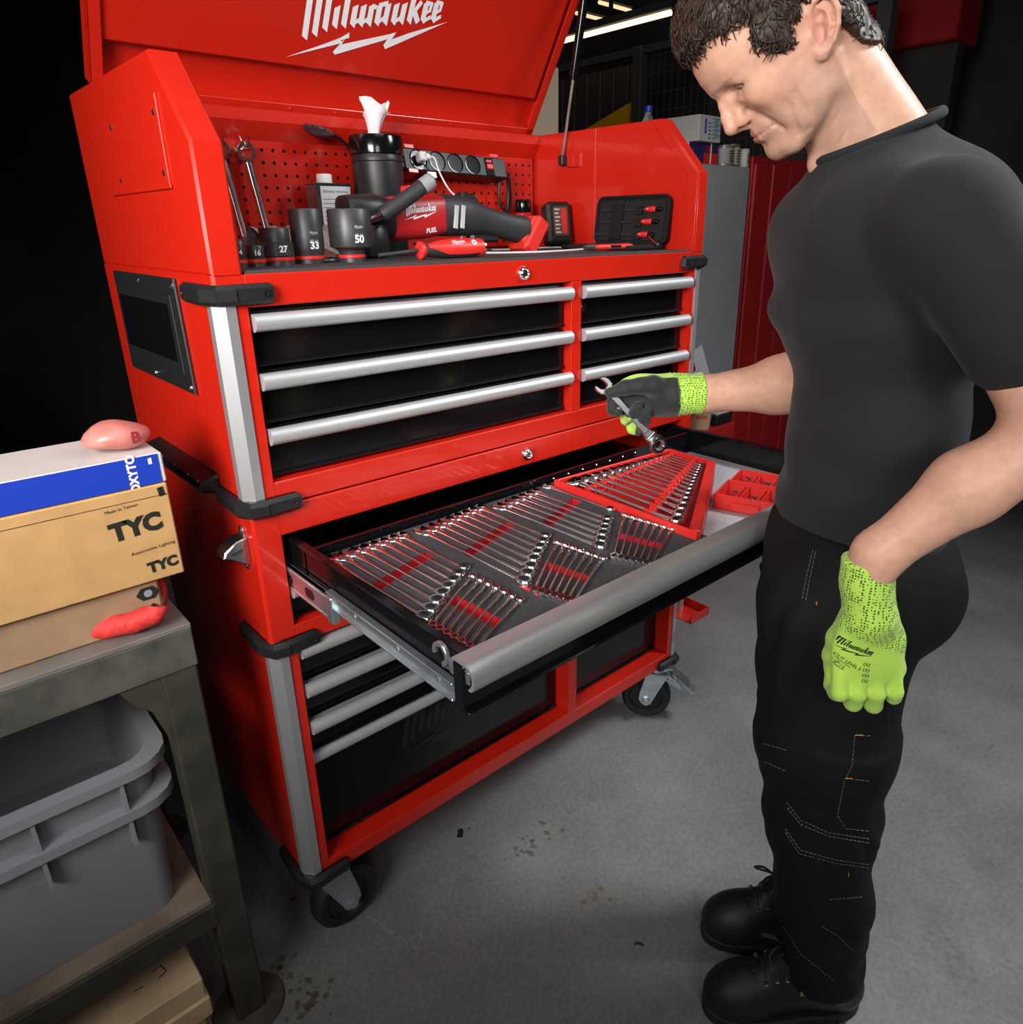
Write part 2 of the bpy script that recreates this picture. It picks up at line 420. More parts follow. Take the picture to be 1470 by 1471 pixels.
def corner_post(x, sg, z0, z1, parent, mt):
    pl = [(x - sg * 0.0025, 0.032), (x - sg * 0.0025, 0.0155), (x + sg * 0.0125, -0.0030), (x + sg * 0.0275, -0.0030), (x + sg * 0.0275, 0.004), (x + sg * 0.0, 0.032)]
    MB().prism(pl, 'z', z0, z1).build('corner_post', mt, parent, smooth=20)
corner_post(XL, 1, 1.03, 1.35, tc, ALU); corner_post(XR, -1, 1.03, 1.35, tc, ALU)
def bumper(x, sg, zc, parent, h=0.030, ya=0.122, xa=0.088):
    # chevron corner guard: one arm along the front, one along the side, ends tapering
    o = 0.012
    pl = [(x + sg * xa, -0.004), (x + sg * xa * 0.97, -o), (x + sg * 0.026, -o - 0.004), (x - sg * 0.001, -o + 0.001), (x - sg * (o + 0.004), 0.020), (x - sg * o, ya * 0.94), (x - sg * 0.004, ya), (x + sg * 0.004, ya), (x + sg * 0.004, 0.02), (x + sg * 0.02, 0.002), (x + sg * xa, 0.002)]
    if sg < 0: pl = pl[::-1]
    q = MB().prism(pl, 'z', zc - h / 2, zc + h / 2, b=0.006)
    # tapered cap ribs above and below, facet on the corner
    fc = [(x + sg * 0.026, -o - 0.0062), (x - sg * 0.002, -o - 0.001), (x - sg * 0.002, -o + 0.01), (x + sg * 0.026, -o + 0.01)]
    q.prism(fc if sg > 0 else fc[::-1], 'z', zc - h * 0.30, zc + h * 0.30, b=0.001)
    p = q.build('corner_bumper', BLACK, parent, smooth=25)
    r = MB()
    r.box(x + sg * (xa - 0.026), x + sg * (xa - 0.004), -o - 0.0006, -0.004, zc - 0.008, zc + 0.008, 0.002)
    r.lathe([(0.0055, 0), (0.0055, 0.001), (0.0035, 0.0012), (0.003, 0.0005), (0, 0.0005)], (x + sg * (xa - 0.015), -o - 0.0008, zc), 10, ax=(0, -1, 0))
    r.lathe([(0.0055, 0), (0.0055, 0.001), (0.0035, 0.0012), (0.003, 0.0005), (0, 0.0005)], (x - sg * (o - 0.0), ya - 0.02, zc), 10, ax=(-sg, 0, 0))
    r.build('screw_recess', BMETAL, p, kind='stuff')
bumper(XL, 1, 1.360, tc); bumper(XR, -1, 1.364, tc); bumper(XL, 1, 1.022, tc); bumper(XR, -1, 1.022, tc)
def handle_poly(zc, r=0.0138, y=0.000):
    return [(y + r * math.cos(a) * 0.95, zc + r * math.sin(a)) for a in [PI * (0.30 + 1.40 * i / 15) for i in range(16)]] + [(0.022, zc - r * 0.5), (0.022, zc + r * 0.62)]
def drawer(x0, x1, z0, z1, hz, parent, rec=0.020, mt=None):
    p = MB().box(x0 + 0.002, x1 - 0.002, rec, rec + 0.02, z0 + 0.002, z1 - 0.002, 0.0035)
    p.box(x0 + 0.004, x1 - 0.004, rec - 0.006, rec + 0.01, z0 + 0.0025, z0 + 0.0095, 0.003)
    p.box(x0 + 0.012, x1 - 0.012, rec + 0.02, 0.30, z0 + 0.012, z1 - 0.012)
    d = p.build('drawer', GLOSS, parent, smooth=30)
    if hz is not None:
        h = MB().prism([(y + rec - 0.020, z) for y, z in handle_poly(hz)], 'x', x0 + 0.0045, x1 - 0.003).build('handle', mt or ALUL, d, smooth=40)
    return d
dz = [(1.245, 1.338, 1.3165), (1.153, 1.243, 1.2255), (1.062, 1.151, 1.1365)]
for z0, z1, hz in dz: drawer(OL, DV0, z0, z1, hz, tc)
for k, (z0, z1, hz) in enumerate(dz):
    d = drawer(DV1, OR, z0, z1, hz, tc)
    if k == 0: MB().lathe([(0.009, 0), (0.009, 0.004), (0.0065, 0.006), (0.006, 0.004), (0, 0.004)], (0.778, 0.021, 1.283), 16, ax=(0, -1, 0)).build('small_lock', BMETAL, d)
def lock(c, parent):
    q = MB().lathe([(0.0135, 0), (0.0135, 0.004), (0.011, 0.008), (0.0085, 0.0095), (0.0075, 0.0085), (0.0068, 0.006), (0, 0.006)], c, 24, ax=(0, -1, 0))
    p = q.build('lock', CHROME, parent)
    MB().box(c[0] - 0.0008, c[0] + 0.0008, c[1] - 0.0066, c[1] - 0.005, c[2] - 0.0045, c[2] + 0.0045).build('key_slot', BLACK, p, smooth=0)
lock((0.587, 0.0, 1.3635), tc)
MB().box(OL + 0.006, OR + 0.002, 0.006, 0.583, 1.374, 1.3925, 0.002).build('work_mat', MATRUB, tc)
# perforated back panel
b = MB(); p = 0.0254; nx_, nz_ = 43, 10; x0, z0 = 0.044, 1.396
b.box(x0 - 0.008, x0 + nx_ * p + 0.004, 0.5765, 0.578, z0 + nz_ * p, 1.688); b.box(x0 - 0.008, x0, 0.5765, 0.578, z0, z0 + nz_ * p)
for i in range(nx_):
    for j in range(nz_):
        cx, cz = x0 + (i + .5) * p, z0 + (j + .5) * p; h = p / 2; r = 0.0038
        vs = [(cx - h, 0.577, cz - h), (cx + h, 0.577, cz - h), (cx + h, 0.577, cz + h), (cx - h, 0.577, cz + h)]
        vs += [(cx + r * math.cos(PI / 8 + PI / 4 * k), 0.577, cz + r * math.sin(PI / 8 + PI / 4 * k)) for k in range(8)]
        b.add(vs, [(2, 4, 11, 1), (2, 5, 4), (3, 6, 5, 2), (3, 7, 6), (0, 8, 7, 3), (0, 9, 8), (1, 10, 9, 0), (1, 11, 10)])
b.build('pegboard', RED, tc, smooth=0)
MB().box(x0 - 0.008, x0 + nx_ * p, 0.583, 0.586, z0, 1.66).build('pegboard_backing', BMETAL, tc, smooth=0)
b = MB().box(OL, 1.146, 0.556, DEP, 1.664, 1.690, 0.002)
b.prism([(0.556, 1.664), (0.560, 1.664), (0.577, 1.638), (0.577, 1.630)], 'x', OL, 1.146)
b.build('rear_rail', RED, tc)
# lid
LD = Vector((0, -0.535, 0.845)); LN = Vector((0, -0.845, -0.535)); LO = Vector((0, 0.600, 1.692))
def lidp(x, s, n): q = LO + LD * s + LN * n; return (x, q.y, q.z)
def lidbox(mb, x0, x1, s0, s1, n0, n1, b=0.0): mb.box(x0, x1, s0, s1, n0, n1, b, xf=frame(LO, Vector((1, 0, 0)), LD, LN))
LX0, LX1 = 0.024, 1.150
b = MB()
lidbox(b, LX0, LX1, 0.0, 0.475, -0.032, -0.026)
lidbox(b, LX0, LX0 + 0.004, 0, 0.475, -0.032, 0.004); lidbox(b, LX1 - 0.004, LX1, 0, 0.475, -0.032, 0.004)
lidbox(b, LX1 - 0.024, LX1 - 0.001, 0.0, 0.475, 0.000, 0.004, 0.001); lidbox(b, LX0, LX0 + 0.024, 0.0, 0.475, 0.000, 0.004, 0.001)
lidbox(b, LX0, LX1, 0.0, 0.022, -0.03, 0.004, 0.001)
fr = frame(Vector(lidp(0, 0.475, -0.032)), Vector((1, 0, 0)), Vector((0, -0.98, 0.20)), Vector((0, -0.2, -0.98)))
b.box(LX0, LX1, 0, 0.17, 0.0, 0.006, xf=fr)
lid = b.build('lid', RED, tc)
b = MB()
lidbox(b, LX0 + 0.022, LX1 - 0.026, 0.098, 0.46, -0.026, -0.004, 0.004)
b.build('lid_stiffener', RED, lid)
b = MB()
for i in range(44): lidbox(b, 0.06 + i * 0.0245, 0.0715 + i * 0.0245, 0.0035, 0.0055, 0.0030, 0.0045)
b.build('hinge_slots', BMETAL, lid, smooth=0, kind='stuff')
b = MB()
for i in range(60): b.lathe([(0.0035, 0), (0.0035, 0.0175)], (0.05 + i * 0.0181, 0.598, 1.6915), 8, ax=(1, 0, 0))
for x in (0.09, 0.20, 0.42, 0.53, 0.76, 0.86, 1.10): b.ball(lidp(x, 0.013, 0.0045), 0.003, 8)
b.build('piano_hinge', RED, lid)
# logo on the lid: bolt runs from LA to LB
def plane_hit(px, py, o, n):
    d = ray(px, py); t = (Vector(o) - Vector(CAMLOC)).dot(n) / Vector(d).dot(n); return Vector(CAMLOC) + Vector(d) * t
pn = -0.0035
A = plane_hit(411, 82, Vector(lidp(0, 0, pn)), LN); Bp = plane_hit(643, 31.5, Vector(lidp(0, 0, pn)), LN)
ux = Bp - A; k = ux.length / math.hypot(5.2, 0.64); ux.normalize(); uy0 = LN.cross(ux)
uy = uy0 if uy0.z > 0 else -uy0
th = math.atan2(0.64, 5.2); ex = ux * math.cos(th) - uy * math.sin(th); ey = ux * math.sin(th) + uy * math.cos(th)
org = A + LN * 0.0006 + ex * (0.30 * k) + ey * (0.62 * k)
b = MB(); flat_decal(b, LOGOF, frame(org, ex * k, ey * k, LN)); b.build('logo', WHITE, lid, smooth=0, label='white script lettering over a lightning bolt')
# gas strut
s0 = Vector((1.130, 0.449, 1.617)); s1 = Vector((1.122, 0.345, 2.06))
sm = s0 + (s1 - s0) * 0.45
g = MB().tube([s0, sm], 0.0038, 10).build('gas_strut', ZINC, tc, label='chrome rod with a black cylinder')
MB().tube([sm, s1], 0.0112, 14).tube([sm - (s1 - s0) * 0.02, sm], 0.0085, 12).build('strut_cylinder', GLOSS, g)
MB().ball(s0, (0.009, 0.009, 0.014), 12).box(1.122, 1.146, 0.440, 0.458, 1.606, 1.630, 0.002).build('strut_end', BLACK, g)
q = MB().box(1.140, 1.148, 0.385, 0.440, 1.600, 1.634, 0.001).box(1.132, 1.147, 0.418, 0.421, 1.600, 1.632).box(1.132, 1.147, 0.393, 0.396, 1.600, 1.632)
q.build('strut_bracket', RED, g)
# left side: blanking plate, power panel, side handle
b = MB().box(XL - 0.0035, XL, 0.102, 0.42, 1.512, 1.634, 0.001)
b.box(XL - 0.004, XL - 0.001, 0.098, 0.42, 1.508, 1.514, 0.001)
bp_ = b.build('cover_plate', RED, tc)
b = MB()
for y, z in ((0.118, 1.61), (0.118, 1.53), (0.35, 1.61), (0.35, 1.53)): screw(b, (XL - 0.0035, y, z), (-1, 0, 0), 0.0045)
b.build('screws', BLACK, bp_, kind='stuff')
b = MB().prism([(0.150, 1.190), (0.160, 1.378), (0.52, 1.378), (0.52, 1.190)], 'x', XL - 0.006, XL, b=0.002)
b.prism([(0.178, 1.222), (0.184, 1.352), (0.50, 1.352), (0.50, 1.222)], 'x', XL - 0.0085, XL - 0.006, b=0.002)
pp = b.build('power_panel', BLACK, tc)
b = MB().box(XL - 0.0095, XL - 0.008, 0.20, 0.49, 1.240, 1.336, 0.0005); b.build('panel_insert', GLOSS, pp)
b = MB()
for y, z in ((0.168, 1.200), (0.172, 1.366), (0.36, 1.366), (0.36, 1.20)): screw(b, (XL - 0.006, y, z), (-1, 0, 0), 0.005)
b.build('screws', CHROME, pp, kind='stuff')
b = MB().prism([(XL, 1.022), (XL - 0.032, 1.030), (XL - 0.036, 1.040), (XL - 0.032, 1.048), (XL, 1.058)], 'y', 0.115, 0.45, b=0.004)
for y in (0.135, 0.185, 0.26, 0.33): b.ball((XL - 0.03, y, 1.047), 0.0045, 8)
b.build('side_handle', BMETAL, tc)

# ------------------------------------------------------------------ roller cabinet (lower)
rc = thing('roller_cabinet', 'red steel roller cabinet on black casters with its wide wrench drawer pulled out', 'cabinet', (0.586, 0.3, 0.0))
b = MB()
for x, sg, inn in ((XL, 1, OL), (XR, -1, OR)):
    b.prism(corner_poly(x, sg, 0.013, inn), 'z', 0.203, 0.752)
    b.prism(corner_poly(x, sg, 0.005, inn), 'z', 0.752, 1.017)
b.box(OL, OR, 0.02, DEP, 0.203, 0.222); b.box(OL, OR, DEP - 0.012, DEP, 0.203, 1.017); b.box(OL, OR, 0.03, DEP, 1.005, 1.017)
for y, z in ((0.02, 0.50), (0.02, 0.44), (0.02, 0.33), (0.02, 0.28)): b.ball((XL, y, z), 0.003, 6)
b.build('carcass', RED, rc)
b = MB()
b.box(OL, OR, 0.0, 0.03, 0.965, 1.017, 0.002); b.box(OL, OR, 0.0, 0.10, 0.752, 0.792, 0.002)
b.box(OL, OR, 0.0, 0.10, 0.203, 0.242, 0.002); b.box(DV0, DV1, 0.0, 0.30, 0.242, 0.752, 0.001)
b.build('front_frame', RED, rc)
MB().box(OL, OR, 0.32, 0.33, 0.222, 1.005).build('inner_bulkhead', BMETAL, rc)
corner_post(XL, 1, 0.228, 0.748, rc, ALU); corner_post(XR, -1, 0.228, 0.748, rc, ALU)
bumper(XL, 1, 0.757, rc); bumper(XR, -1, 0.757, rc); bumper(XL, 1, 0.212, rc); bumper(XR, -1, 0.212, rc)
lock((0.589, 0.0, 0.990), rc)
zs = [(0.665, 0.750, 0.733), (0.582, 0.663, 0.649), (0.498, 0.580, 0.566), (0.244, 0.496, 0.482)]
big = None
for x0, x1 in ((OL, DV0), (DV1, OR)):
    for k, (z0, z1, hz) in enumerate(zs):
        if x0 > 0.5 and k == 2: continue
        if x0 > 0.5 and k == 3: z1, hz = 0.580, 0.566
        d = drawer(x0, x1, z0, z1, hz, rc, rec=0.045 if k == 3 else 0.022)
        if k == 3 and big is None: big = d
b = MB(); flat_decal(b, LOGOF, frame(Vector((0.235, 0.0448, 0.385)), Vector((0.072, 0, 0)), Vector((0, 0, 0.072)), Vector((0, -1, 0))))
b.build('embossed_logo', mat('matte_black_emboss', (0.0065, 0.0065, 0.007), 0.35), big, smooth=0, label='black script lettering over a bolt')
drawer(OL, OR, 0.795, 0.874, 0.8585, rc)
# the open drawer: tray with its front, trim, slides and liner
DZ0, DZ1, DYF = 0.886, 0.953, -0.483
b = MB()
b.box(0.050, 0.0585, DYF, 0.06, DZ0, DZ1, 0.002); b.box(1.112, 1.1205, DYF, 0.06, DZ0, DZ1, 0.002)
b.box(0.048, 0.064, DYF, 0.06, DZ1 - 0.006, DZ1 + 0.001, 0.002); b.box(1.107, 1.123, DYF, 0.06, DZ1 - 0.006, DZ1 + 0.001, 0.002)
b.box(0.05, 1.12, DYF, 0.06, DZ0, DZ0 + 0.006); b.box(0.05, 1.12, -0.053, -0.046, DZ0, DZ1 - 0.004)
dw = b.build('open_drawer', GLOSS, rc, label='wide shallow black drawer pulled out, trimmed with aluminium')
b = MB().box(0.036, 1.137, DYF - 0.022, DYF, 0.884, 0.952, 0.002); b.box(0.036, 1.137, DYF - 0.030, DYF - 0.01, 0.884, 0.889, 0.002)
b.build('drawer_front', GLOSS, dw)
tp = [(DYF + 0.004, 0.951), (DYF + 0.002, 0.9555), (-0.505, 0.957), (-0.5145, 0.9545), (-0.5215, 0.948), (-0.5245, 0.939), (-0.5235, 0.930), (-0.5195, 0.9225), (-0.5130, 0.9205), (-0.5110, 0.9225), (-0.5150, 0.926), (-0.5190, 0.9325), (-0.5195, 0.939), (-0.5165, 0.946), (-0.5120, 0.950), (-0.505, 0.952)]
MB().prism(tp, 'x', 0.038, 1.136).build('trim_handle', ALU, dw, smooth=40)
MB().box(0.0600, 1.110, DYF + 0.002, -0.054, DZ0 + 0.006, DZ0 + 0.009).build('drawer_liner', LINER, dw, smooth=0)
# slides
def slide(x, sg):
    q = MB().box(x, x + sg * 0.010, -0.150, 0.10, 0.862, 0.904, 0.002).box(x - sg * 0.002, x + sg * 0.012, -0.150, 0.10, 0.862, 0.868, 0.002).box(x - sg * 0.002, x + sg * 0.012, -0.150, 0.10, 0.898, 0.904, 0.002)
    q.box(x - sg * 0.003, x + sg * 0.012, -0.158, -0.138, 0.859, 0.907, 0.002)
    s_ = q.build('slide', ZINC, dw, label='zinc drawer slide')
    h = MB()
    for y in (0.005, -0.075): h.prism(rrect(y - 0.016, y + 0.016, 0.874, 0.892, 0.008), 'x', x - sg * 0.0008, x + sg * 0.002)
    h.build('slide_slots', BMETAL, s_)
    q = MB().box(x + sg * 0.004, x + sg * 0.0095, -0.478, -0.14, 0.887, 0.914).box(x - sg * 0.002, x + sg * 0.010, -0.478, -0.14, 0.9105, 0.9145, 0.001).box(x - sg * 0.002, x + sg * 0.010, -0.478, -0.14, 0.8865, 0.8905, 0.001)
    for y in (-0.22, -0.34, -0.44): q.lathe([(0.0045, 0), (0.0045, 0.0015), (0.0, 0.002)], (x + sg * 0.004, y, 0.9005), 8, ax=(-sg, 0, 0))
    q.build('slide_rail', ZINC, s_)
slide(0.0385, 1); slide(1.1325, -1)
b = MB().box(0.040, 0.052, DYF - 0.002, DYF + 0.012, 0.926, 0.947, 0.001); b.box(0.0395, 0.0425, -0.512, -0.485, 0.927, 0.946, 0.001)
hk = circ(-0.448, 0.9420, 0.0170, 14, -0.3, PI + 1.3)
hk2 = circ(-0.448, 0.9420, 0.0105, 14, -0.3, PI + 1.3)[::-1]
b.prism(hk + hk2, 'x', 0.041, 0.047, b=0.0008); b.prism([(-0.470, 0.930), (-0.452, 0.926), (-0.485, 0.932), (-0.487, 0.944), (-0.466, 0.944)], 'x', 0.041, 0.047)
b.build('drawer_latch', ZINC, dw)
b = MB()
for i in range(7): b.ball((0.62 + i * 0.045, -0.0530, 0.940), 0.0020, 6)
b.build('rear_rivets', SATIN, dw, kind='stuff')
# bottle opener on the left side
yb, zb = 0.046, 0.945
b = MB().prism(rrect(yb - 0.010, yb + 0.010, zb - 0.042, zb + 0.040, 0.0098), 'x', XL - 0.0035, XL, b=0.001)
b.prism([(XL, zb + 0.024), (XL - 0.020, zb + 0.020), (XL - 0.040, zb + 0.006), (XL - 0.044, zb - 0.004), (XL - 0.034, zb - 0.008), (XL - 0.014, zb - 0.022), (XL, zb - 0.030)], 'y', yb - 0.020, yb + 0.016, b=0.002)
bo = b.build('bottle_opener', mat('satin_nickel', (0.62, 0.58, 0.56), 0.28, metal=1), rc, label='polished metal bottle opener')
b = MB(); screw(b, (XL - 0.0035, yb, zb + 0.032), (-1, 0, 0), 0.005); screw(b, (XL - 0.0035, yb, zb - 0.035), (-1, 0, 0), 0.005); b.build('screws', BMETAL, bo, kind='stuff')
b = MB(); vs_, fs_ = LOGOF
flat_decal(b, LOGOF, frame(Vector((XL - 0.0300, yb - 0.0215, zb - 0.002)), Vector((0.0042, 0, 0.0012)), Vector((-0.0012, 0, 0.0042)), Vector((0, -1, 0)))); b.build('stamped_logo', BMETAL, bo, smooth=0)
# casters
WHEEL = mat('black_caster_rubber', (0.013, 0.013, 0.013), 0.55)
def caster(cx, cy, ang, brake, sub=True):
    M = Matrix.Translation((cx, cy, 0)) @ rotz(ang)
    q = MB(); q.xf = M
    q.box(-0.045, 0.045, -0.042, 0.042, 0.194, 0.200, 0.001); q.lathe([(0.030, 0.172), (0.036, 0.178), (0.036, 0.194)], n=20)
    for sg in (-1, 1):
        pl = [(-0.034, 0.175), (0.034, 0.175), (0.052, 0.100), (0.054, 0.078), (0.044, 0.062), (0.030, 0.056), (0.016, 0.064), (0.010, 0.08)]
        q.prism(pl, 'y', sg * 0.033, sg * 0.037, b=0.0008)
        q.lathe([(0.012, 0), (0.012, 0.005), (0.008, 0.007), (0.008, 0.012), (0, 0.012)], (0.032, sg * 0.037, 0.078), 6, ax=(0, sg, 0))
    q.box(-0.034, 0.034, -0.037, 0.037, 0.168, 0.175, 0.001)
    f = q.build('caster', ZINC, rc, label='caster with grey steel fork')
    W = MB(); W.xf = M @ Matrix.Translation((0.032, 0, 0.0765))
    W.lathe([(0.0, -0.020), (0.018, -0.020), (0.022, -0.015), (0.048, -0.013), (0.052, -0.020), (0.066, -0.022), (0.0735, -0.016), (0.0762, -0.006), (0.0762, 0.006), (0.0735, 0.016), (0.066, 0.022), (0.052, 0.020), (0.048, 0.013), (0.022, 0.015), (0.018, 0.020), (0.0, 0.020)], n=40, ax=(0, 1, 0))
    W.build('wheel', WHEEL, f)
    if brake:
        B = MB(); B.xf = M
        B.box(-0.055, -0.024, -0.034, 0.034, 0.150, 0.156, 0.001)
        B.prism([(-0.045, 0.172), (-0.10, 0.125), (-0.104, 0.108), (-0.100, 0.106), (-0.094, 0.120), (-0.042, 0.163)], 'y', -0.026, 0.026, b=0.001)
        B.box(-0.116, -0.098, -0.022, 0.022, 0.100, 0.112, 0.002)
        for sg in (-1, 1): B.prism([(-0.034, 0.172), (-0.07, 0.140), (-0.075, 0.125), (-0.06, 0.13), (-0.03, 0.15)], 'y', sg * 0.031, sg * 0.034)
        B.build('brake_pedal', ZINC, f)
caster(0.046, 0.052, 0.02, False); caster(1.145, 0.034, 2.23, True)
caster(0.075, 0.53, 0.02, False); caster(1.085, 0.53, PI + 0.1, True)
# push handle tray on the right side
b = MB().box(XR, XR + 0.085, -0.045, 0.30, 0.345, 0.348)
b.box(XR, XR + 0.085, -0.048, -0.045, 0.345, 0.372); b.box(XR, XR + 0.085, 0.297, 0.30, 0.345, 0.372)
b.box(XR + 0.083, XR + 0.086, -0.048, 0.30, 0.345, 0.372)
ht = b.build('side_tray', RED, rc)
MB().tube([(XR + 0.045, 0.035, 0.348), (XR + 0.045, 0.035, 0.85)], 0.016, 18).tube([(XR + 0.045, 0.26, 0.348), (XR + 0.045, 0.26, 0.85)], 0.016, 18).build('tray_posts', ALU, ht)
# ------------------------------------------------------------------ wrenches
def jaw_poly(r=0.0125, rot=0.26):
    p = [(-0.0042, -r * 1.15), (-r * 0.80, -r * 0.62), (-r, -r * 0.1), (-r * 0.98, r * 0.45), (-r * 0.72, r * 0.92), (-r * 0.52, r * 0.95), (-r * 0.47, r * 0.1), (-r * 0.25, -r * 0.22),
         (r * 0.25, -r * 0.22), (r * 0.47, r * 0.1), (r * 0.52, r * 0.95), (r * 0.72, r * 0.92), (r * 0.98, r * 0.45), (r, -r * 0.1), (r * 0.80, -r * 0.62), (0.0042, -r * 1.15)]
    c, s = math.cos(rot), math.sin(rot)
    return [(x * c - y * s, x * s + y * c) if abs(x) > 0.0043 or y > -r else (x, y) for x, y in p]
def ring_prof(ro, ri, h): return [(ri, -h), (ro * 0.86, -h), (ro, -h * 0.45), (ro, h * 0.45), (ro * 0.86, h), (ri, h), (ri, -h)]
def combo_wrench(L=0.20, k=1.0, flex=False, name='combination_wrench'):
    # ring at the origin, open jaw at +y, lying flat
    t = thing(name, 'wrench', 'wrench')
    q = MB()
    n = 7; ys = [0.011 * k + (L - 0.026 * k - (0.011 * k)) * i / (n - 1) for i in range(n)]
    q.tube([(0, y, 0.0012) for y in ys], [0.0036 * k, 0.0026 * k, 0.0021 * k, 0.0020 * k, 0.0022 * k, 0.0028 * k, 0.0046 * k], 8, flat=0.85)
    q.build('shank', CHROME, t, smooth=50)
    MB().prism([(x, y + L - 0.0125 * k) for x, y in jaw_poly(0.0135 * k)], 'z', -0.0030 * k, 0.0042 * k, b=0.0024 * k).build('open_end', CHROME, t, smooth=65)
    q = MB().lathe(ring_prof(0.0110 * k, 0.0066 * k, 0.0052 * k), (0, 0, 0.0018), 20)
    if flex: q.tube([(-0.006 * k, 0.0135 * k, 0.001), (0.006 * k, 0.0135 * k, 0.001)], 0.0048 * k, 10)
    q.build('ring_end', CHROME, t, smooth=50)
    return t
def double_wrench(L=0.15, k=1.0):
    t = thing('double_ended_wrench', 'wrench', 'wrench'); q = MB()
    n = 7; ys = [0.008 * k + (L - 0.016 * k) * i / (n - 1) for i in range(n)]
    q.tube([(0, y, 0.0035 + 0.0035 * math.sin(PI * i / (n - 1))) for i, y in enumerate(ys)], [0.0030 * k, 0.0021 * k, 0.0019 * k, 0.0019 * k, 0.0019 * k, 0.0021 * k, 0.0030 * k], 8)
    q.build('shank', CHROME, t, smooth=50)
    for y in (0, L):
        M = Matrix.Translation((0, y, 0.002)) @ Matrix.Rotation(0.18 * (1 if y == 0 else -1), 4, 'X')
        MB().lathe(ring_prof(0.0070 * k, 0.0042 * k, 0.0044 * k), (0, 0, 0), 16, xf=M).build('ring_end', CHROME, t, smooth=50)
    return t
ORD = ['first', 'second', 'third', 'fourth', 'fifth', 'sixth', 'seventh', 'eighth', 'ninth', 'tenth', 'eleventh', 'twelfth', 'thirteenth', 'fourteenth', 'fifteenth']
def place(proto, first, x, y, z, tx, ty, L0, label, group, tz=None):
    # lay a wrench with its ring at (x, y) and its far end at (tx, ty)
    d = Vector((tx - x, ty - y, 0)); o = proto if first else copy_tree(proto)
    o.location = (x, y, z); o.rotation_euler = (0, 0, math.atan2(-d.x, d.y)); k = d.length / L0
    o.scale = (k, k, k) if k < 1.3 else (1.15, k, 1.15)
    tag(o, label, 'wrench', group); return o
FZ = 0.9355
cw = combo_wrench(); dwr = double_wrench()
names = ['left', 'middle', 'right']
mods = [(0.066, 0.2475), (0.2485, 0.4295), (0.4305, 0.6120)]
rows = [  # ring first/last, jaw first/last, count
    ((0.083, -0.352), (0.219, -0.264), (0.0760, -0.078), (0.217, -0.078), 8),
    ((0.257, -0.366), (0.401, -0.262), (0.2560, -0.083), (0.402, -0.067), 8),
    ((0.437, -0.358), (0.578, -0.255), (0.4340, -0.087), (0.582, -0.070), 8)]
shorts = [((0.080, -0.378), (0.086, -0.470), (0.209, -0.300), (0.213, -0.409)),
          ((0.250, -0.400), (0.268, -0.466), (0.393, -0.300), (0.404, -0.397)),
          ((0.422, -0.405), (0.448, -0.466), (0.571, -0.298), (0.583, -0.399))]
def foam_tray(x0, x1, slots, i):
    t = thing('foam_tray', 'dark grey foam tray of wrenches, %s of the three in the drawer' % names[i], 'foam tray', ((x0 + x1) / 2, -0.27, 0.8955), 'foam tool trays in the drawer')
    zt, zb = 0.9350, 0.8955; bm = bmesh.new(); y0, y1 = -0.479, -0.060
    def loop(pts, z): return [bm.verts.new((p[0], p[1], z)) for p in pts]
    rects = [[(x0, y0), (x1, y0), (x1, y1), (x0, y1)]] + slots; edges = []; tops = []
    for r in rects:
        vs = loop(r, zt); tops.append(vs)
        edges += [bm.edges.new((vs[k], vs[(k + 1) % len(vs)])) for k in range(len(vs))]
    bmesh.ops.triangle_fill(bm, edges=edges, use_beauty=True)
    for k, vs in enumerate(tops):
        lo = loop(rects[k], zb if k == 0 else zt - 0.016)
        for a in range(len(vs)): bm.faces.new((vs[a], vs[(a + 1) % len(vs)], lo[(a + 1) % len(vs)], lo[a]))
        if k == 0: bm.faces.new(lo)
    bmesh.ops.recalc_face_normals(bm, faces=bm.faces[:])
    q = MB(); bm.verts.index_update(); q.add([tuple(v.co) for v in bm.verts], [tuple(v.index for v in f.verts) for f in bm.faces]); bm.free()
    q.build('foam_block', FOAM, t, smooth=0)
    for s in slots:
        r = MB(); r.add([(p[0], p[1], zt - 0.0155) for p in s], [tuple(range(len(s)))])
        # red walls of the slot and the little ribs between the wrench seats
        for a in range(len(s)):
            p, p2 = s[a], s[(a + 1) % len(s)]
            c = Vector((sum(v[0] for v in s) / len(s), sum(v[1] for v in s) / len(s)))
            a1 = Vector(p) + (c - Vector(p)) * 0.02; a2 = Vector(p2) + (c - Vector(p2)) * 0.02
            r.add([(a1.x, a1.y, zt - 0.015), (a2.x, a2.y, zt - 0.015), (a2.x, a2.y, zt - 0.001), (a1.x, a1.y, zt - 0.001)], [(0, 1, 2, 3)])
        r.build('red_slot', FOAMR, t, smooth=0)
    return t
def lerp(a, b, t): return (a[0] + (b[0] - a[0]) * t, a[1] + (b[1] - a[1]) * t)
used = [False, False]
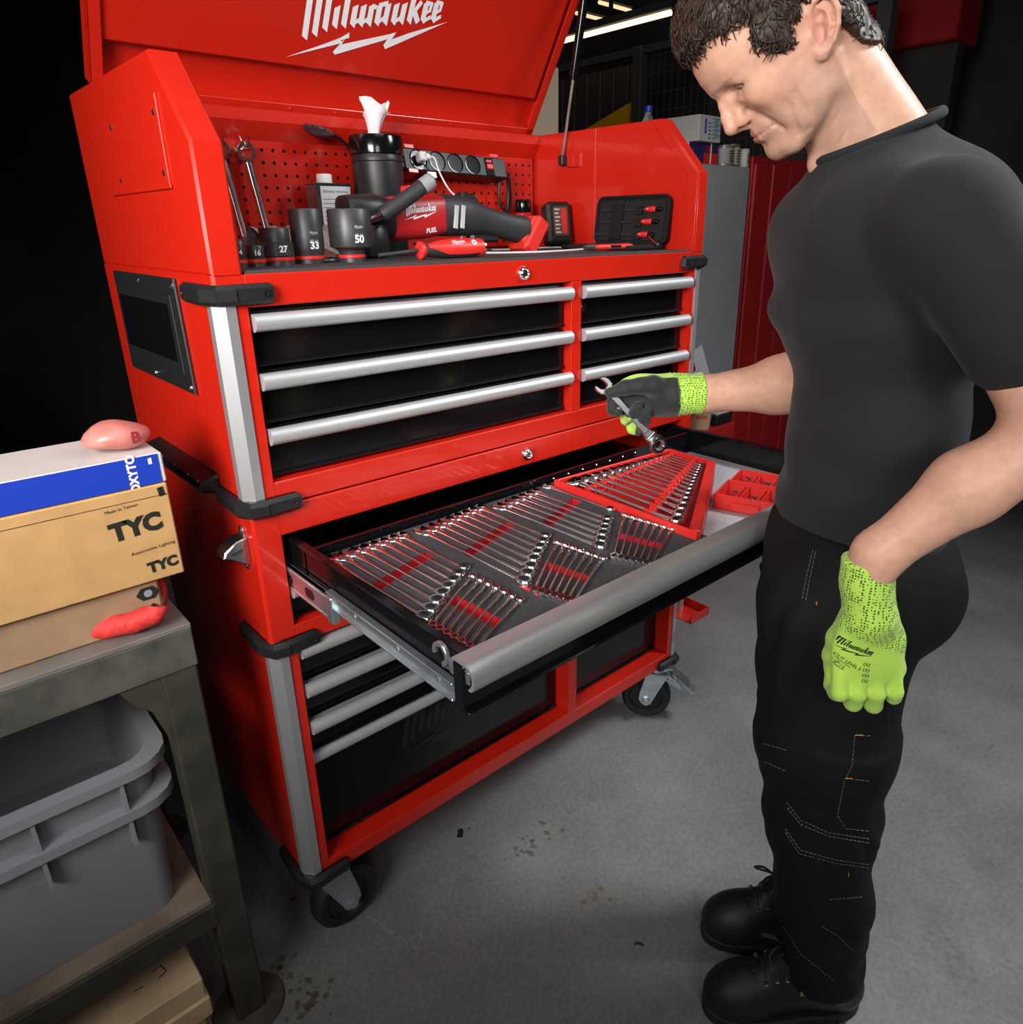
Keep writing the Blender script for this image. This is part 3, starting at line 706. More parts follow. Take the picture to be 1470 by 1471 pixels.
for i, (x0, x1) in enumerate(mods):
    r0, r1, j0, j1, n = rows[i]
    hw = 0.013; e = 0.012
    a = lerp(r0, j0, 0.47 + 0.03 * (i > 0)); c = lerp(r1, j1, 0.47)
    sl = [(max(a[0] - 0.004, x0 + 0.004), a[1] - hw), (c[0] - 0.004, c[1] - hw), (c[0] - 0.004, c[1] + hw), (max(a[0] - 0.004, x0 + 0.004), a[1] + hw)]
    s0_, s6_, u0_, u6_ = shorts[i]
    ma, mb_ = lerp(s0_, u0_, 0.52), lerp(s6_, u6_, 0.52)
    sl2 = [(ma[0] - 0.012, ma[1] + 0.004), (mb_[0] - 0.012, mb_[1] + 0.002), (mb_[0] + 0.012, mb_[1] + 0.008), (ma[0] + 0.012, ma[1] + 0.012)]
    foam_tray(x0, x1, [sl, sl2], i)
    for k in range(n):
        if i == 2 and k == 6: continue           # this one is in the hand
        rr, jj = lerp(r0, r1, k / (n - 1)), lerp(j0, j1, k / (n - 1))
        place(cw, not used[0], rr[0], rr[1], FZ, jj[0], jj[1] + 0.008, 0.20, '%s long chrome wrench from the left, back row of the %s foam tray' % (ORD[k].capitalize(), names[i]) if not (i == 2 and k == 7) else 'Last long chrome combination wrench in the right foam tray, beside an empty seat', 'long wrenches in the foam trays'); used[0] = True
    for k in range(7):
        ss, uu = lerp(s0_, s6_, k / 6), lerp(u0_, u6_, k / 6)
        place(dwr, not used[1], ss[0], ss[1], FZ, uu[0], uu[1], 0.15, '%s short chrome wrench from the back, front row of the %s foam tray' % (ORD[k].capitalize(), names[i]), 'short wrenches in the foam trays'); used[1] = True
t = MB().box(-0.0035, 0.0035, -0.022, 0.022, 0, 0.0012, 0.0003).build('red_label_strip', REDP, None)
t.location = (0.2475, -0.392, 0.9352); tag(t, 'thin red strip on the seam between the left and middle foam trays', 'label strip')
# red wrench rack
rk = thing('wrench_rack', 'red plastic wrench rack with two rows of clips, right of the foam trays', 'wrench rack', (0.76, -0.25, 0.895))
def bar3(q, a, c, w, z0, z1, bev=0.001):
    a = Vector((*a, 0)); c = Vector((*c, 0)); d = (c - a); L = d.length; d.normalize(); n = Vector((-d.y, d.x, 0))
    q.box(0, L, -w / 2, w / 2, z0, z1, bev, xf=frame(a, d, n, Vector((0, 0, 1))))
rp = [(0.597, -0.080), (0.952, -0.106), (0.944, -0.238), (0.585, -0.452)]
q = MB().prism(rp, 'z', 0.896, 0.916, b=0.001); q.build('base_plate', REDD, rk, smooth=0)
q = MB(); bar3(q, rp[0], rp[3], 0.006, 0.896, 0.950); bar3(q, rp[0], rp[1], 0.006, 0.896, 0.948); bar3(q, rp[1], rp[2], 0.006, 0.896, 0.948)
q.build('rim', REDP, rk)
q = MB(); d0, d1 = (0.588, -0.444), (0.942, -0.232); bar3(q, d0, d1, 0.020, 0.896, 0.950, 0.002); q.build('front_ledge', REDP, rk)
NW = 15
def gp(i, r=0.945): return (1 - r ** i) / (1 - r ** (NW - 1))
for i in range(NW):
    t_ = gp(i)
    for (p0, p1), nm in ((((0.629, -0.155), (0.940, -0.127)), 'back'), (((0.622, -0.318), (0.936, -0.190)), 'front')):
        px_, py_ = lerp(p0, p1, t_); s = 1 - 0.5 * t_
        c = MB()
        for sx in (-1, 1): c.box(px_ + sx * 0.0085 * s - 0.0036 * s, px_ + sx * 0.0085 * s + 0.0036 * s, py_ - 0.0075 * s, py_ + 0.0075 * s, 0.914, 0.9465, 0.001)
        c.box(px_ - 0.0075 * s, px_ + 0.0075 * s, py_ - 0.006 * s, py_ + 0.006 * s, 0.914, 0.930, 0.001)
        c.build('clip', REDP, rk)
pr = combo_wrench(0.26, 1.15, name='rack_wrench')
for i in range(NW):
    t_ = gp(i); rr = lerp((0.616, -0.385), (0.925, -0.219), t_); jj = lerp((0.627, -0.098), (0.932, -0.112), t_)
    o = pr if i == 0 else copy_tree(pr)
    d = Vector((jj[0] - rr[0], jj[1] - rr[1], 0)); L = d.length
    o.location = (rr[0], rr[1], 0.937); o.rotation_euler = (0.025, 0, math.atan2(-d.x, d.y)); s = 1.40 - 0.62 * t_
    o.scale = (s, L / 0.26, s)
    tag(o, '%s chrome combination wrench from the left in the red rack' % ORD[i].capitalize(), 'wrench', 'wrenches in the red rack')
# red socket and bit case, open like a book
def case_half(t, x0, x1, y0, y1, z0, z1, M, nm):
    q = MB(); q.xf = M; w_ = 0.0035
    q.box(x0, x1, y0, y1, z0, z0 + 0.003)
    q.box(x0, x0 + w_, y0, y1, z0, z1, 0.001); q.box(x1 - w_, x1, y0, y1, z0, z1, 0.001); q.box(x0, x1, y0, y0 + w_, z0, z1, 0.001); q.box(x0, x1, y1 - w_, y1, z0, z1, 0.001)
    for i in range(4): q.box(x0 + 0.03 + i * 0.009, x0 + 0.034 + i * 0.009, y0 - 0.0012, y0 + 0.001, z0 + 0.008, z1 - 0.008, 0.0005)
    q.build(nm, REDP, t)
    k = MB(); k.xf = M
    for yy in (y0 + (y1 - y0) * 0.36, y0 + (y1 - y0) * 0.68): k.box(x0 + 0.012, x1 - 0.014, yy - 0.006, yy - 0.003, z0, z1 - 0.006, 0.0008).box(x0 + 0.012, x1 - 0.014, yy + 0.003, yy + 0.006, z0, z1 - 0.006, 0.0008)
    k.build('bit_rail', REDP, t)
bc = thing('bit_case', 'open red plastic bit case on the grey drawer liner', 'bit case', (0.885, -0.375, 0.8955))
M = Matrix.Translation((0.885, -0.376, 0.8955)) @ rotz(0.30)
case_half(bc, -0.052, 0.050, -0.072, 0.066, 0.0, 0.034, M, 'case_tray')
case_half(bc, 0.051, 0.150, -0.072, 0.066, 0.0, 0.028, M, 'case_lid')
q = MB(); q.xf = M; q.tube([(0.0505, -0.06, 0.026), (0.0505, 0.055, 0.026)], 0.004, 8); q.box(-0.060, -0.050, -0.03, 0.03, 0.004, 0.022, 0.002); q.build('case_hinge', REDP, bc)
bits = 0
for hx0, hx1 in ((-0.046, 0.044), (0.056, 0.146)):
    for row, yy in enumerate((-0.050, -0.006, 0.040)):
        for i in range(6):
            if (row + i) % 7 == 6: continue
            x = hx0 + 0.010 + i * 0.0145
            q = MB(); q.xf = M @ Matrix.Translation((x, yy, 0.011)); q.lathe([(0.0031, -0.011), (0.0033, 0.002), (0.0018, 0.004), (0.0017, 0.011), (0.0005, 0.0125)], n=6, ax=(0, 1, 0.25))
            o = q.build('driver_bit', SOCK, None); tag(o, '%s dark driver bit from the left, %s row of the bit case %s' % (ORD[i].capitalize(), ('front', 'middle', 'back')[row], 'tray' if hx0 < 0 else 'lid'), 'driver bit', 'bits in the red case')

# ------------------------------------------------------------------ on the chest top
ZT = 1.3925
def numeral(mb, s, size, M, bvh, m, bold=0.03): wrap_decal(mb, subdiv2d([], 1) if 0 else text2d(s, size, bold), M, bvh, 0.0004, m)
def camdir(p):
    d = Vector(CAMLOC) - Vector(p); d.z = 0; return d.normalized()
def socket(x, y, prof, num, label, size, zn, zl=None):
    t = thing('impact_socket', label, 'socket', (x, y, ZT), 'impact sockets on the work mat')
    q = MB().lathe(prof, (x, y, ZT), 36); body = q.build('socket_body', SOCK, t, smooth=40)
    r0 = [p for p in prof]; zr = prof[2][1]
    MB().lathe([(prof[2][0] * 1.0 + 0.0004, zr + 0.0005), (prof[2][0] + 0.0012, zr + 0.0015), (prof[2][0] + 0.0012, zr + 0.0055), (prof[2][0] + 0.0004, zr + 0.0065)], (x, y, ZT), 36).build('red_band', REDP, t, label='red band')
    n = camdir((x, y, 0)); a = 0.42 if size > 0.012 else 0.2
    n = Vector((n.x * math.cos(a) - n.y * math.sin(a), n.x * math.sin(a) + n.y * math.cos(a), 0)); e = Vector((0, 0, 1)).cross(n)
    bv = bvh_of(body); c = Vector((x, y, ZT + zn)) + n * 0.08
    q = MB(); wrap_decal(q, text2d(num, size, 0.035 * size), frame(c, e, Vector((0, 0, 1)), n), bv); q.build('size_number', WHITE, t, smooth=0)
    if zl:
        q = MB(); s = size * 0.20; wrap_decal(q, LOGOF, frame(c + Vector((0, 0, zl)) - e * 2.3 * s, e * s, Vector((0, 0, s)), n), bv)
        wrap_decal(q, text2d('49-66', size * 0.42, 0), frame(c + Vector((0, 0, zl - size * 0.75)), e, Vector((0, 0, 1)), n), bv)
        q.build('etched_mark', GREYP, t, smooth=0)
socket(0.098, 0.100, [(0.0, 0), (0.0135, 0), (0.0135, 0.006), (0.0130, 0.012), (0.0135, 0.013), (0.0135, 0.032), (0.0125, 0.0335), (0.0095, 0.0335), (0.009, 0.02), (0, 0.02)], '16', 'small black impact socket marked 16, second from the left', 0.011, 0.022)
socket(0.066, 0.092, [(0.0, 0), (0.0120, 0), (0.0120, 0.006), (0.0115, 0.012), (0.0118, 0.013), (0.0118, 0.040), (0.0108, 0.0415), (0.0085, 0.0415), (0.008, 0.02), (0, 0.02)], '14', 'smallest black impact socket, half hidden at the far left of the mat', 0.009, 0.024)
socket(0.148, 0.135, [(0.0, 0), (0.0290, 0), (0.0280, 0.0065), (0.0275, 0.014), (0.0295, 0.0155), (0.0295, 0.034), (0.0250, 0.0375), (0.0245, 0.0575), (0.0230, 0.060), (0.0160, 0.060), (0.0155, 0.04), (0, 0.04)], '27', 'short stepped black impact socket marked 27', 0.014, 0.026)
socket(0.214, 0.150, [(0.0, 0), (0.0250, 0), (0.0250, 0.0065), (0.0245, 0.014), (0.0270, 0.020), (0.0278, 0.028), (0.0278, 0.088), (0.0262, 0.0905), (0.0205, 0.0905), (0.0200, 0.06), (0, 0.06)], '33', 'tall black impact socket marked 33, left of the widest one', 0.0165, 0.030, 0.020)
socket(0.293, 0.140, [(0.0, 0), (0.0230, 0), (0.0230, 0.0065), (0.0225, 0.014), (0.0250, 0.0205), (0.0370, 0.026), (0.0380, 0.030), (0.0380, 0.088), (0.0362, 0.0905), (0.0290, 0.0905), (0.0285, 0.06), (0, 0.06)], '50', 'widest black impact socket marked 50, near the grinder', 0.0175, 0.039, 0.020)
# box cutter lying between the two tall sockets
q = thing('pocket_knife', 'small folding knife with wooden scales lying between the two tall sockets', 'knife', (0.256, 0.165, ZT))
MB().box(0.243, 0.280, 0.160, 0.172, ZT, ZT + 0.008, 0.002).build('knife_body', CHROME, q)
MB().prism([(0.243, ZT + 0.006), (0.278, ZT + 0.006), (0.272, ZT + 0.016), (0.258, ZT + 0.023), (0.247, ZT + 0.020)], 'y', 0.166, 0.178, b=0.003).build('wooden_scale', mat('pale_pink_wood', (0.45, 0.20, 0.15), 0.5), q)
# long chrome wrenches hanging on hooks
for j, (x, lab) in enumerate(((0.290, 'long chrome combination wrench hanging on the pegboard'), (0.236, 'second hanging chrome wrench, half hidden behind the left side panel'))):
    t = thing('hanging_wrench', lab, 'wrench', (x, 0.553, 1.604), 'wrenches hanging on the pegboard')
    y = 0.553
    MB().lathe(ring_prof(0.0215, 0.0125, 0.0075), (x, y, 1.604), 22, ax=(0.1, 1, 0)).build('ring_end', CHROME, t, smooth=50)
    pts = [(x + 0.006 + 0.0 * i, y, 1.584 - 0.165 * i / 6) for i in range(7)]; pts = [(x + 0.003 + 0.020 * i / 6, y - 0.01 * i / 6, 1.585 - 0.160 * i / 6) for i in range(7)]
    MB().tube(pts, [0.0052, 0.0054, 0.0052, 0.0050, 0.0050, 0.0050, 0.0056], 12, flat=1.75).build('shank', CHROME, t, smooth=60)
    jp = jaw_poly(0.019); M = frame(Vector((x + 0.024, y - 0.012, 1.414)), Vector((-1, 0, -0.1)), Vector((0.1, 0, -1)), Vector((0, -1, 0)))
    MB().prism(jp, 'z', -0.004, 0.004, xf=M, b=0.001).build('open_end', CHROME, t)
    hk = thing('pegboard_hook', 'thin chrome hook carrying the %s hanging wrench' % ('right' if j == 0 else 'left'), 'hook', (x, 0.577, 1.616), 'hooks on the pegboard')
    MB().tube([(x, 0.580, 1.634), (x, 0.572, 1.634), (x + 0.001, 0.566, 1.622), (x + 0.001, 0.562, 1.614), (x + 0.001, 0.540, 1.613), (x + 0.002, 0.534, 1.622), (x + 0.003, 0.532, 1.632)], 0.0022, 8).build('hook_wire', CHROME, hk)
    MB().tube([(x - 0.014, 0.576, 1.612), (x + 0.014, 0.576, 1.612)], 0.0025, 8).build('hook_bar', CHROME, hk)
# towel
twm = mat('grey_terry_cloth', (0.33, 0.29, 0.28), 0.9, noise=0.4, nscale=180, bump=0.8, bscale=350)
tw = MB(); nu, nv = 40, 16; vs = []
for i in range(nu + 1):
    for j in range(nv + 1):
        u, v = i / nu, j / nv; a = PI * v
        r = 0.020 * (1 + 0.12 * math.sin(9 * u * PI + 3 * v) + 0.06 * math.sin(31 * u + 11 * v))
        vs.append((0.255 + 0.20 * u + 0.004 * math.sin(7 * v), 0.49 + 0.05 * (v - 0.5) * 2 + 0.008 * math.sin(5 * u * PI), ZT + 0.001 + max(0, r * 2.7 * math.sin(a)) ** 1.0 + 0.002))
fs = [(i * (nv + 1) + j, (i + 1) * (nv + 1) + j, (i + 1) * (nv + 1) + j + 1, i * (nv + 1) + j + 1) for i in range(nu) for j in range(nv)]
tag(tw.add(vs, fs).build('shop_towel', twm, None, smooth=180), 'crumpled grey towel at the back left of the work mat', 'towel')
# solvent can
x0, x1, y0, y1 = 0.412, 0.504, 0.50, 0.545
cn = thing('solvent_can', 'rectangular metal can with a white screw cap and a printed white label', 'can', (0.458, 0.522, ZT))
MB().box(x0, x1, y0, y1, ZT, ZT + 0.152, 0.004).box(x0 - 0.001, x1 + 0.001, y0 - 0.001, y1 + 0.001, ZT + 0.149, ZT + 0.153, 0.001).build('can_body', mat('tin_plate', (0.30, 0.26, 0.26), 0.22, metal=0.95), cn)
MB().lathe([(0.017, 0), (0.0175, 0.002), (0.0170, 0.018), (0.0155, 0.020), (0, 0.020)], (0.450, 0.522, ZT + 0.152), 24).build('cap', mat('white_plastic', (0.75, 0.75, 0.74), 0.45), cn)
lb = MB().box(x0 + 0.014, x1 - 0.004, y0 - 0.0016, y0 - 0.0012, ZT + 0.012, ZT + 0.146).build('paper_label', mat('label_paper', (0.62, 0.63, 0.66), 0.6), cn, smooth=0)
q = MB(); gx = frame(Vector(((x0 + x1) / 2 + 0.005, y0 - 0.0018, ZT + 0.135)), Vector((1, 0, 0)), Vector((0, 0, 1)), Vector((0, -1, 0))); flat_decal(q, text2d('Silicone remover', 0.0092, 0.0001), gx)
for i in range(9): q.box(x0 + 0.018, x1 - 0.010 - 0.006 * (i % 3), y0 - 0.0018, y0 - 0.0017, ZT + 0.118 - i * 0.009, ZT + 0.1195 - i * 0.009)
q.build('label_print', mat('dark_print', (0.09, 0.09, 0.10), 0.6), lb, smooth=0)
# wipes canister
wc = thing('wipes_canister', 'tall black cylindrical wipes canister with a tissue sticking out', 'canister', (0.590, 0.490, ZT))
MB().lathe([(0.0, 0), (0.056, 0), (0.058, 0.003), (0.058, 0.195), (0.0575, 0.198), (0.0595, 0.200), (0.0595, 0.208), (0.0575, 0.212), (0.0575, 0.216), (0.056, 0.25), (0, 0.25)], (0.572, 0.490, ZT), 44).build('canister_body', BLACK, wc, smooth=40)
MB().lathe([(0.0590, 0.214), (0.0612, 0.216), (0.0612, 0.250), (0.059, 0.254), (0.02, 0.256), (0, 0.256)], (0.572, 0.490, ZT), 44).build('canister_lid', GLOSS, wc, smooth=40)
ts = MB(); vs = []
prof_ = [(0.014, 0.0), (0.015, 0.016), (0.020, 0.034), (0.030, 0.052), (0.040, 0.066)]
N_ = 22
for i, (r, h) in enumerate(prof_):
    for j in range(N_):
        a = 2 * PI * j / (N_ - 1) * 0.86; f = 1 + 0.30 * math.sin(5 * a + i) * (i / 4); k = i / 4
        vs.append((0.562 + r * f * math.cos(a) * 1.0 + 0.016 * k * k, 0.478 + r * f * math.sin(a) * 0.6, ZT + 0.250 + h * (1 + 0.22 * k * math.sin(2 * a + 0.6))))
fs = [(i * N_ + j, i * N_ + j + 1, (i + 1) * N_ + j + 1, (i + 1) * N_ + j) for i in range(len(prof_) - 1) for j in range(N_ - 1)]
ts.add(vs, fs); tag(ts.build('tissue', mat('white_tissue', (0.78, 0.70, 0.72), 0.85, noise=0.1, nscale=60), None, smooth=60), 'white tissue pulled up out of the black canister', 'tissue')
# power strip
ps = thing('power_strip', 'black four-socket power strip with red rocker switch on the pegboard', 'power strip', (0.84, 0.54, 1.596))
PA = Vector((0.676, 0.520, 1.607)); e = Vector((0.300, 0.0, -0.010)); eL = e.length; e.normalize(); up = Vector((0, 0.30, 0.954)); up = (up - e * up.dot(e)).normalized(); nn = e.cross(up)
PM = frame(PA, e, up, nn)     # local: x along, y up, z out of the face
q = MB(); q.xf = PM; q.prism(rrect(-0.012, eL + 0.012, -0.026, 0.026, 0.004), 'z', -0.040, 0.0, b=0.003)
q.box(-0.030, -0.010, -0.022, 0.022, -0.038, -0.004, 0.003); q.build('strip_body', BLACK, ps)
for i in range(4):
    c = (0.030 + i * 0.056, 0, 0)
    q = MB(); q.xf = PM; q.lathe([(0.0245, 0.0002), (0.0245, 0.002), (0.0222, 0.0022), (0.0215, -0.0010), (0.0, -0.0012)], c, 28); s_ = q.build('socket_outlet', GLOSS, ps)
    q = MB(); q.xf = PM
    for a in (0.6, 0.6 + PI): q.lathe([(0.0026, 0), (0.0026, 0.001), (0, 0.001)], (c[0] + 0.0115 * math.cos(a), 0.0115 * math.sin(a), -0.001), 8)
    q.build('contacts', CHROME, s_, kind='stuff')
q = MB(); q.xf = PM; q.box(0.240, 0.268, -0.024, 0.022, -0.001, 0.002, 0.001); sw = q.build('switch_frame', GLOSS, ps)
q = MB(); q.xf = PM; q.box(0.244, 0.264, -0.008, 0.006, 0.001, 0.006, 0.002); q.box(0.245, 0.263, 0.010, 0.017, 0.001, 0.0035, 0.001); q.build('rocker_switch', mat('red_switch', (0.7, 0.03, 0.03), 0.25), sw)
for x in (0.008, 0.275):
    q = MB(); q.xf = PM; q.box(x - 0.014, x + 0.014, 0.024, 0.034, -0.045, 0.003, 0.001)
    if x < 0.1: q.box(x - 0.014, x + 0.014, -0.034, -0.024, -0.045, 0.003, 0.001)
    q.build('red_clamp', RED, ps)
pl0 = PM @ Vector((0.030, 0, 0.0))
pg = thing('charging_plug', 'white charging plug with its thin white cable in the leftmost outlet', 'plug', tuple(pl0))
WCAB = mat('white_cable', (0.62, 0.60, 0.60), 0.5)
q = MB(); q.xf = PM; q.box(0.020, 0.040, -0.011, 0.011, 0.002, 0.026, 0.003); q.box(0.030, 0.052, -0.007, 0.007, 0.016, 0.026, 0.003); q.build('plug_body', WCAB, pg)
c0 = PM @ Vector((0.050, 0, 0.021)); 
cab = [c0, c0 + Vector((0.012, -0.004, -0.004)), c0 + Vector((0.020, -0.01, -0.035)), c0 + Vector((0.030, -0.04, -0.080)), c0 + Vector((0.045, -0.10, -0.120)), c0 + Vector((0.02, -0.09, -0.185)), Vector((0.70, 0.36, ZT + 0.004)), Vector((0.66, 0.22, ZT + 0.003)), Vector((0.74, 0.155, ZT + 0.003)), Vector((0.86, 0.16, ZT + 0.003)), Vector((0.99, 0.20, ZT + 0.004)), Vector((1.03, 0.27, ZT + 0.004)), Vector((0.97, 0.34, ZT + 0.004)), Vector((0.86, 0.33, ZT + 0.003)), Vector((0.80, 0.36, ZT + 0.003))]
def smooth_path(P, n=6):
    P = [Vector(p) for p in P]; out = []
    for i in range(len(P) - 1):
        a, b_, c, d = P[max(i - 1, 0)], P[i], P[i + 1], P[min(i + 2, len(P) - 1)]
        for k in range(n):
            t = k / n; out.append(0.5 * ((2 * b_) + (c - a) * t + (2 * a - 5 * b_ + 4 * c - d) * t * t + (3 * b_ - a - 3 * c + d) * t ** 3))
    return out + [P[-1]]
MB().tube(smooth_path(cab), 0.0023, 8).build('cable', WCAB, pg, smooth=60)
q = MB(); q.xf = PM; q.box(0.052, 0.078, -0.040, -0.026, -0.004, -0.003); tgp = q.build('paper_tag', WHITE, ps, smooth=0)
e2 = PM @ Vector((eL + 0.010, 0, -0.015))
MB().tube(smooth_path([e2, e2 + Vector((0.014, 0, -0.01)), e2 + Vector((0.030, 0.01, -0.05)), e2 + Vector((0.022, 0.01, -0.10)), e2 + Vector((0.0, 0.01, -0.085)), e2 + Vector((-0.004, 0.01, -0.04)), e2 + Vector((0.012, 0.01, 0.0)), e2 + Vector((0.034, 0.012, -0.02)), e2 + Vector((0.045, 0.02, -0.09)), e2 + Vector((0.03, 0.03, -0.13))]), 0.0042, 8).build('mains_cable', BLACK, ps, smooth=60)
# black ring hanging below the rear rail
cl = thing('cable_grommet', 'flat black round cable grommet under the rear rail, left of the canister', 'grommet', (0.46, 0.545, 1.652))
MB().lathe([(0.030, -0.005), (0.034, -0.002), (0.034, 0.003), (0.030, 0.006), (0.018, 0.006), (0.016, 0.002), (0, 0.002)], (0.458, 0.540, 1.654), 28, ax=(0.1, -0.45, 1)).build('grommet_ring', BLACK, cl, smooth=40)
MB().tube(smooth_path([(0.485, 0.535, 1.652), (0.51, 0.54, 1.640), (0.535, 0.55, 1.625), (0.55, 0.56, 1.60)]), 0.0035, 8).build('cable', BLACK, cl, smooth=60)
# angle grinder / polisher
gr = thing('cordless_polisher', 'black and red cordless polisher with a side handle lying on the work mat', 'polisher', (0.60, 0.25, ZT))
GM = mat('black_rubber_grip', (0.022, 0.022, 0.024), 0.55, bump=0.2, bscale=300)
gy = 0.25
def loft_x(stations, n=20, p=2.6):
    # stations: (x, y, z, half width y, half height z)
    q = MB(); vs = []; fs = []
    for x, y, z, a, b_ in stations:
        for j in range(n):
            t = 2 * PI * j / n; c, s = math.cos(t), math.sin(t)
            vs.append((x, y + a * math.copysign(abs(c) ** (2 / p), c), z + b_ * math.copysign(abs(s) ** (2 / p), s)))
    for i in range(len(stations) - 1):
        for j in range(n):
            k = (j + 1) % n; fs.append((i * n + j, (i + 1) * n + j, (i + 1) * n + k, i * n + k))
    fs.append(tuple(range(n))); fs.append(tuple(range((len(stations) - 1) * n, len(stations) * n))[::-1])
    return q.add(vs, fs)
loft_x([(0.335, gy, 1.490, 0.010, 0.012), (0.342, gy, 1.488, 0.030, 0.022), (0.36, gy, 1.486, 0.038, 0.026), (0.405, gy, 1.480, 0.038, 0.034), (0.430, gy, 1.468, 0.036, 0.040), (0.445, gy, 1.466, 0.034, 0.038)]).build('gear_head', BLACK, gr, smooth=40)
MB().lathe([(0.0, 0.0), (0.030, 0.0), (0.036, 0.004), (0.040, 0.018), (0.040, 0.050), (0.034, 0.062)], (0.395, gy, ZT + 0.001), 30).build('pad_spindle', BLACK, gr, smooth=40)
red = loft_x([(0.440, gy, 1.466, 0.035, 0.040), (0.452, gy, 1.467, 0.037, 0.043), (0.52, gy, 1.470, 0.037, 0.043), (0.560, gy, 1.474, 0.036, 0.041), (0.566, gy, 1.474, 0.035, 0.040)], p=3.2).build('motor_housing', mat('red_tool_housing', (0.42, 0.010, 0.012), 0.4), gr, smooth=40)
MB().prism([(0.485, 1.505), (0.487, 1.530), (0.505, 1.532), (0.530, 1.512), (0.540, 1.505)], 'y', gy - 0.018, gy + 0.018, b=0.003).build('lock_button', REDP, gr)
bod = loft_x([(0.562, gy, 1.474, 0.0365, 0.042), (0.575, gy, 1.474, 0.038, 0.043), (0.62, gy, 1.472, 0.038, 0.041), (0.650, gy, 1.470, 0.036, 0.038), (0.67, gy, 1.466, 0.030, 0.034), (0.72, gy, 1.456, 0.026, 0.030), (0.78, gy, 1.445, 0.027, 0.030), (0.805, gy, 1.440, 0.032, 0.034), (0.81, gy, 1.440, 0.030, 0.032)]).build('rear_grip', GM, gr, smooth=50)
MB().box(0.645, 0.725, gy - 0.014, gy + 0.014, 1.416, 1.442, 0.006).build('trigger', BLACK, gr)
q = MB(); q.prism([(0.615, 1.508), (0.625, 1.520), (0.655, 1.518), (0.672, 1.500), (0.66, 1.49)], 'y', gy - 0.016, gy + 0.016, b=0.004); q.build('top_fin', BLACK, gr)
q = MB()
for x in (0.578, 0.596): q.prism([(x, 1.448), (x + 0.010, 1.446), (x + 0.016, 1.492), (x + 0.006, 1.494)], 'y', gy - 0.040, gy - 0.036, b=0.0008)
q.build('vent_slots', GREYP, gr, smooth=0, kind='stuff')
q = MB(); Mb = Matrix.Translation((0.822, gy, 1.432)) @ Matrix.Rotation(0.62, 4, 'Y'); q.xf = Mb
q.box(-0.018, 0.026, -0.036, 0.036, -0.046, 0.044, 0.008); q.box(-0.024, -0.010, -0.030, 0.030, -0.036, 0.036, 0.004); q.build('battery_foot', REDP, gr)
h0, h1 = Vector((0.398, gy - 0.050, 1.472)), Vector((0.498, gy - 0.085, 1.538)); hd = (h1 - h0)
MB().tube([h0, h0 + hd * 0.05, h0 + hd * 0.12, h0 + hd * 0.5, h0 + hd * 0.80, h0 + hd * 0.82], [0.0145, 0.0165, 0.0155, 0.0150, 0.0150, 0.0140], 18).build('side_handle', GM, gr, smooth=50)
MB().tube([h0 + hd * 0.80, h0 + hd * 0.95, h0 + hd * 1.0, h0 + hd * 1.03], [0.0158, 0.0160, 0.0130, 0.005], 18).build('handle_end', mat('grey_plastic', (0.24, 0.25, 0.26), 0.4), gr, smooth=50)
MB().tube([h0 - hd * 0.22 + Vector((0, 0.03, 0)), h0 + hd * 0.02], 0.008, 12).build('handle_stud', CHROME, gr)
bvr = bvh_of(red); q = MB(); s = 0.0168; ex = Vector((1, 0, 0.10)).normalized(); ez = Vector((-0.10, 0, 1)).normalized()
wrap_decal(q, LOGO, frame(Vector((0.4585, gy - 0.12, 1.474)), ex * s, ez * s, Vector((0, -1, 0))), bvr, 0.0010)
wrap_decal(q, text2d('FUEL', 0.0125, 0.0005), frame(Vector((0.524, gy - 0.12, 1.444)), ex, ez, Vector((0, -1, 0))), bvr, 0.0010)
q.build('logo', WHITE, red, smooth=0)
# screwdriver
sd = thing('screwdriver', 'red and black screwdriver lying in front of the polisher', 'screwdriver', (0.52, 0.10, ZT))
B_ = Vector((0.416, 0.108, ZT + 0.0165))
sx = Vector((0.560, 0.100, ZT + 0.0185)); dd = (sx - B_)
MB().tube([Vector((0.335, 0.118, ZT + 0.010)), B_], 0.0038, 10).build('blade', SOCK, sd, smooth=60)
def hpt(t): return B_ + dd * t
MB().tube([hpt(0.0), hpt(0.02), hpt(0.05), hpt(0.10)], [0.0125, 0.0165, 0.0165, 0.0120], 18).build('finger_guard', REDP, sd, smooth=50)
hb = MB().tube([hpt(0.07), hpt(0.14), hpt(0.28), hpt(0.45), hpt(0.62), hpt(0.80), hpt(0.95), hpt(0.99)], [0.0120, 0.0125, 0.0150, 0.0172, 0.0180, 0.0178, 0.0165, 0.0150], 20).build('grip', GM, sd, smooth=60)
q = MB(); st = [0.12, 0.25, 0.40, 0.55, 0.70, 0.85, 0.97]; rr_ = [0.0128, 0.0146, 0.0170, 0.0182, 0.0184, 0.0180, 0.0168]; vs = []; n_ = 9; dn = dd.normalized(); uu = (Vector((0, -1, 0.75)) - dn * dn.dot(Vector((0, -1, 0.75)))).normalized(); vv = dn.cross(uu)
for t, r in zip(st, rr_):
    wdt = 0.25 + 0.95 * min(1, (t - 0.1) * 3.2) * (1 if t < 0.9 else 0.85)
    for j in range(n_):
        a = (j / (n_ - 1) - 0.5) * 2 * wdt; vs.append(tuple(hpt(t) + (uu * math.cos(a) + vv * math.sin(a)) * (r + 0.0009)))
q.add(vs, [(i * n_ + j, i * n_ + j + 1, (i + 1) * n_ + j + 1, (i + 1) * n_ + j) for i in range(len(st) - 1) for j in range(n_ - 1)])
gi = q.build('red_inlay', REDP, sd, smooth=60)
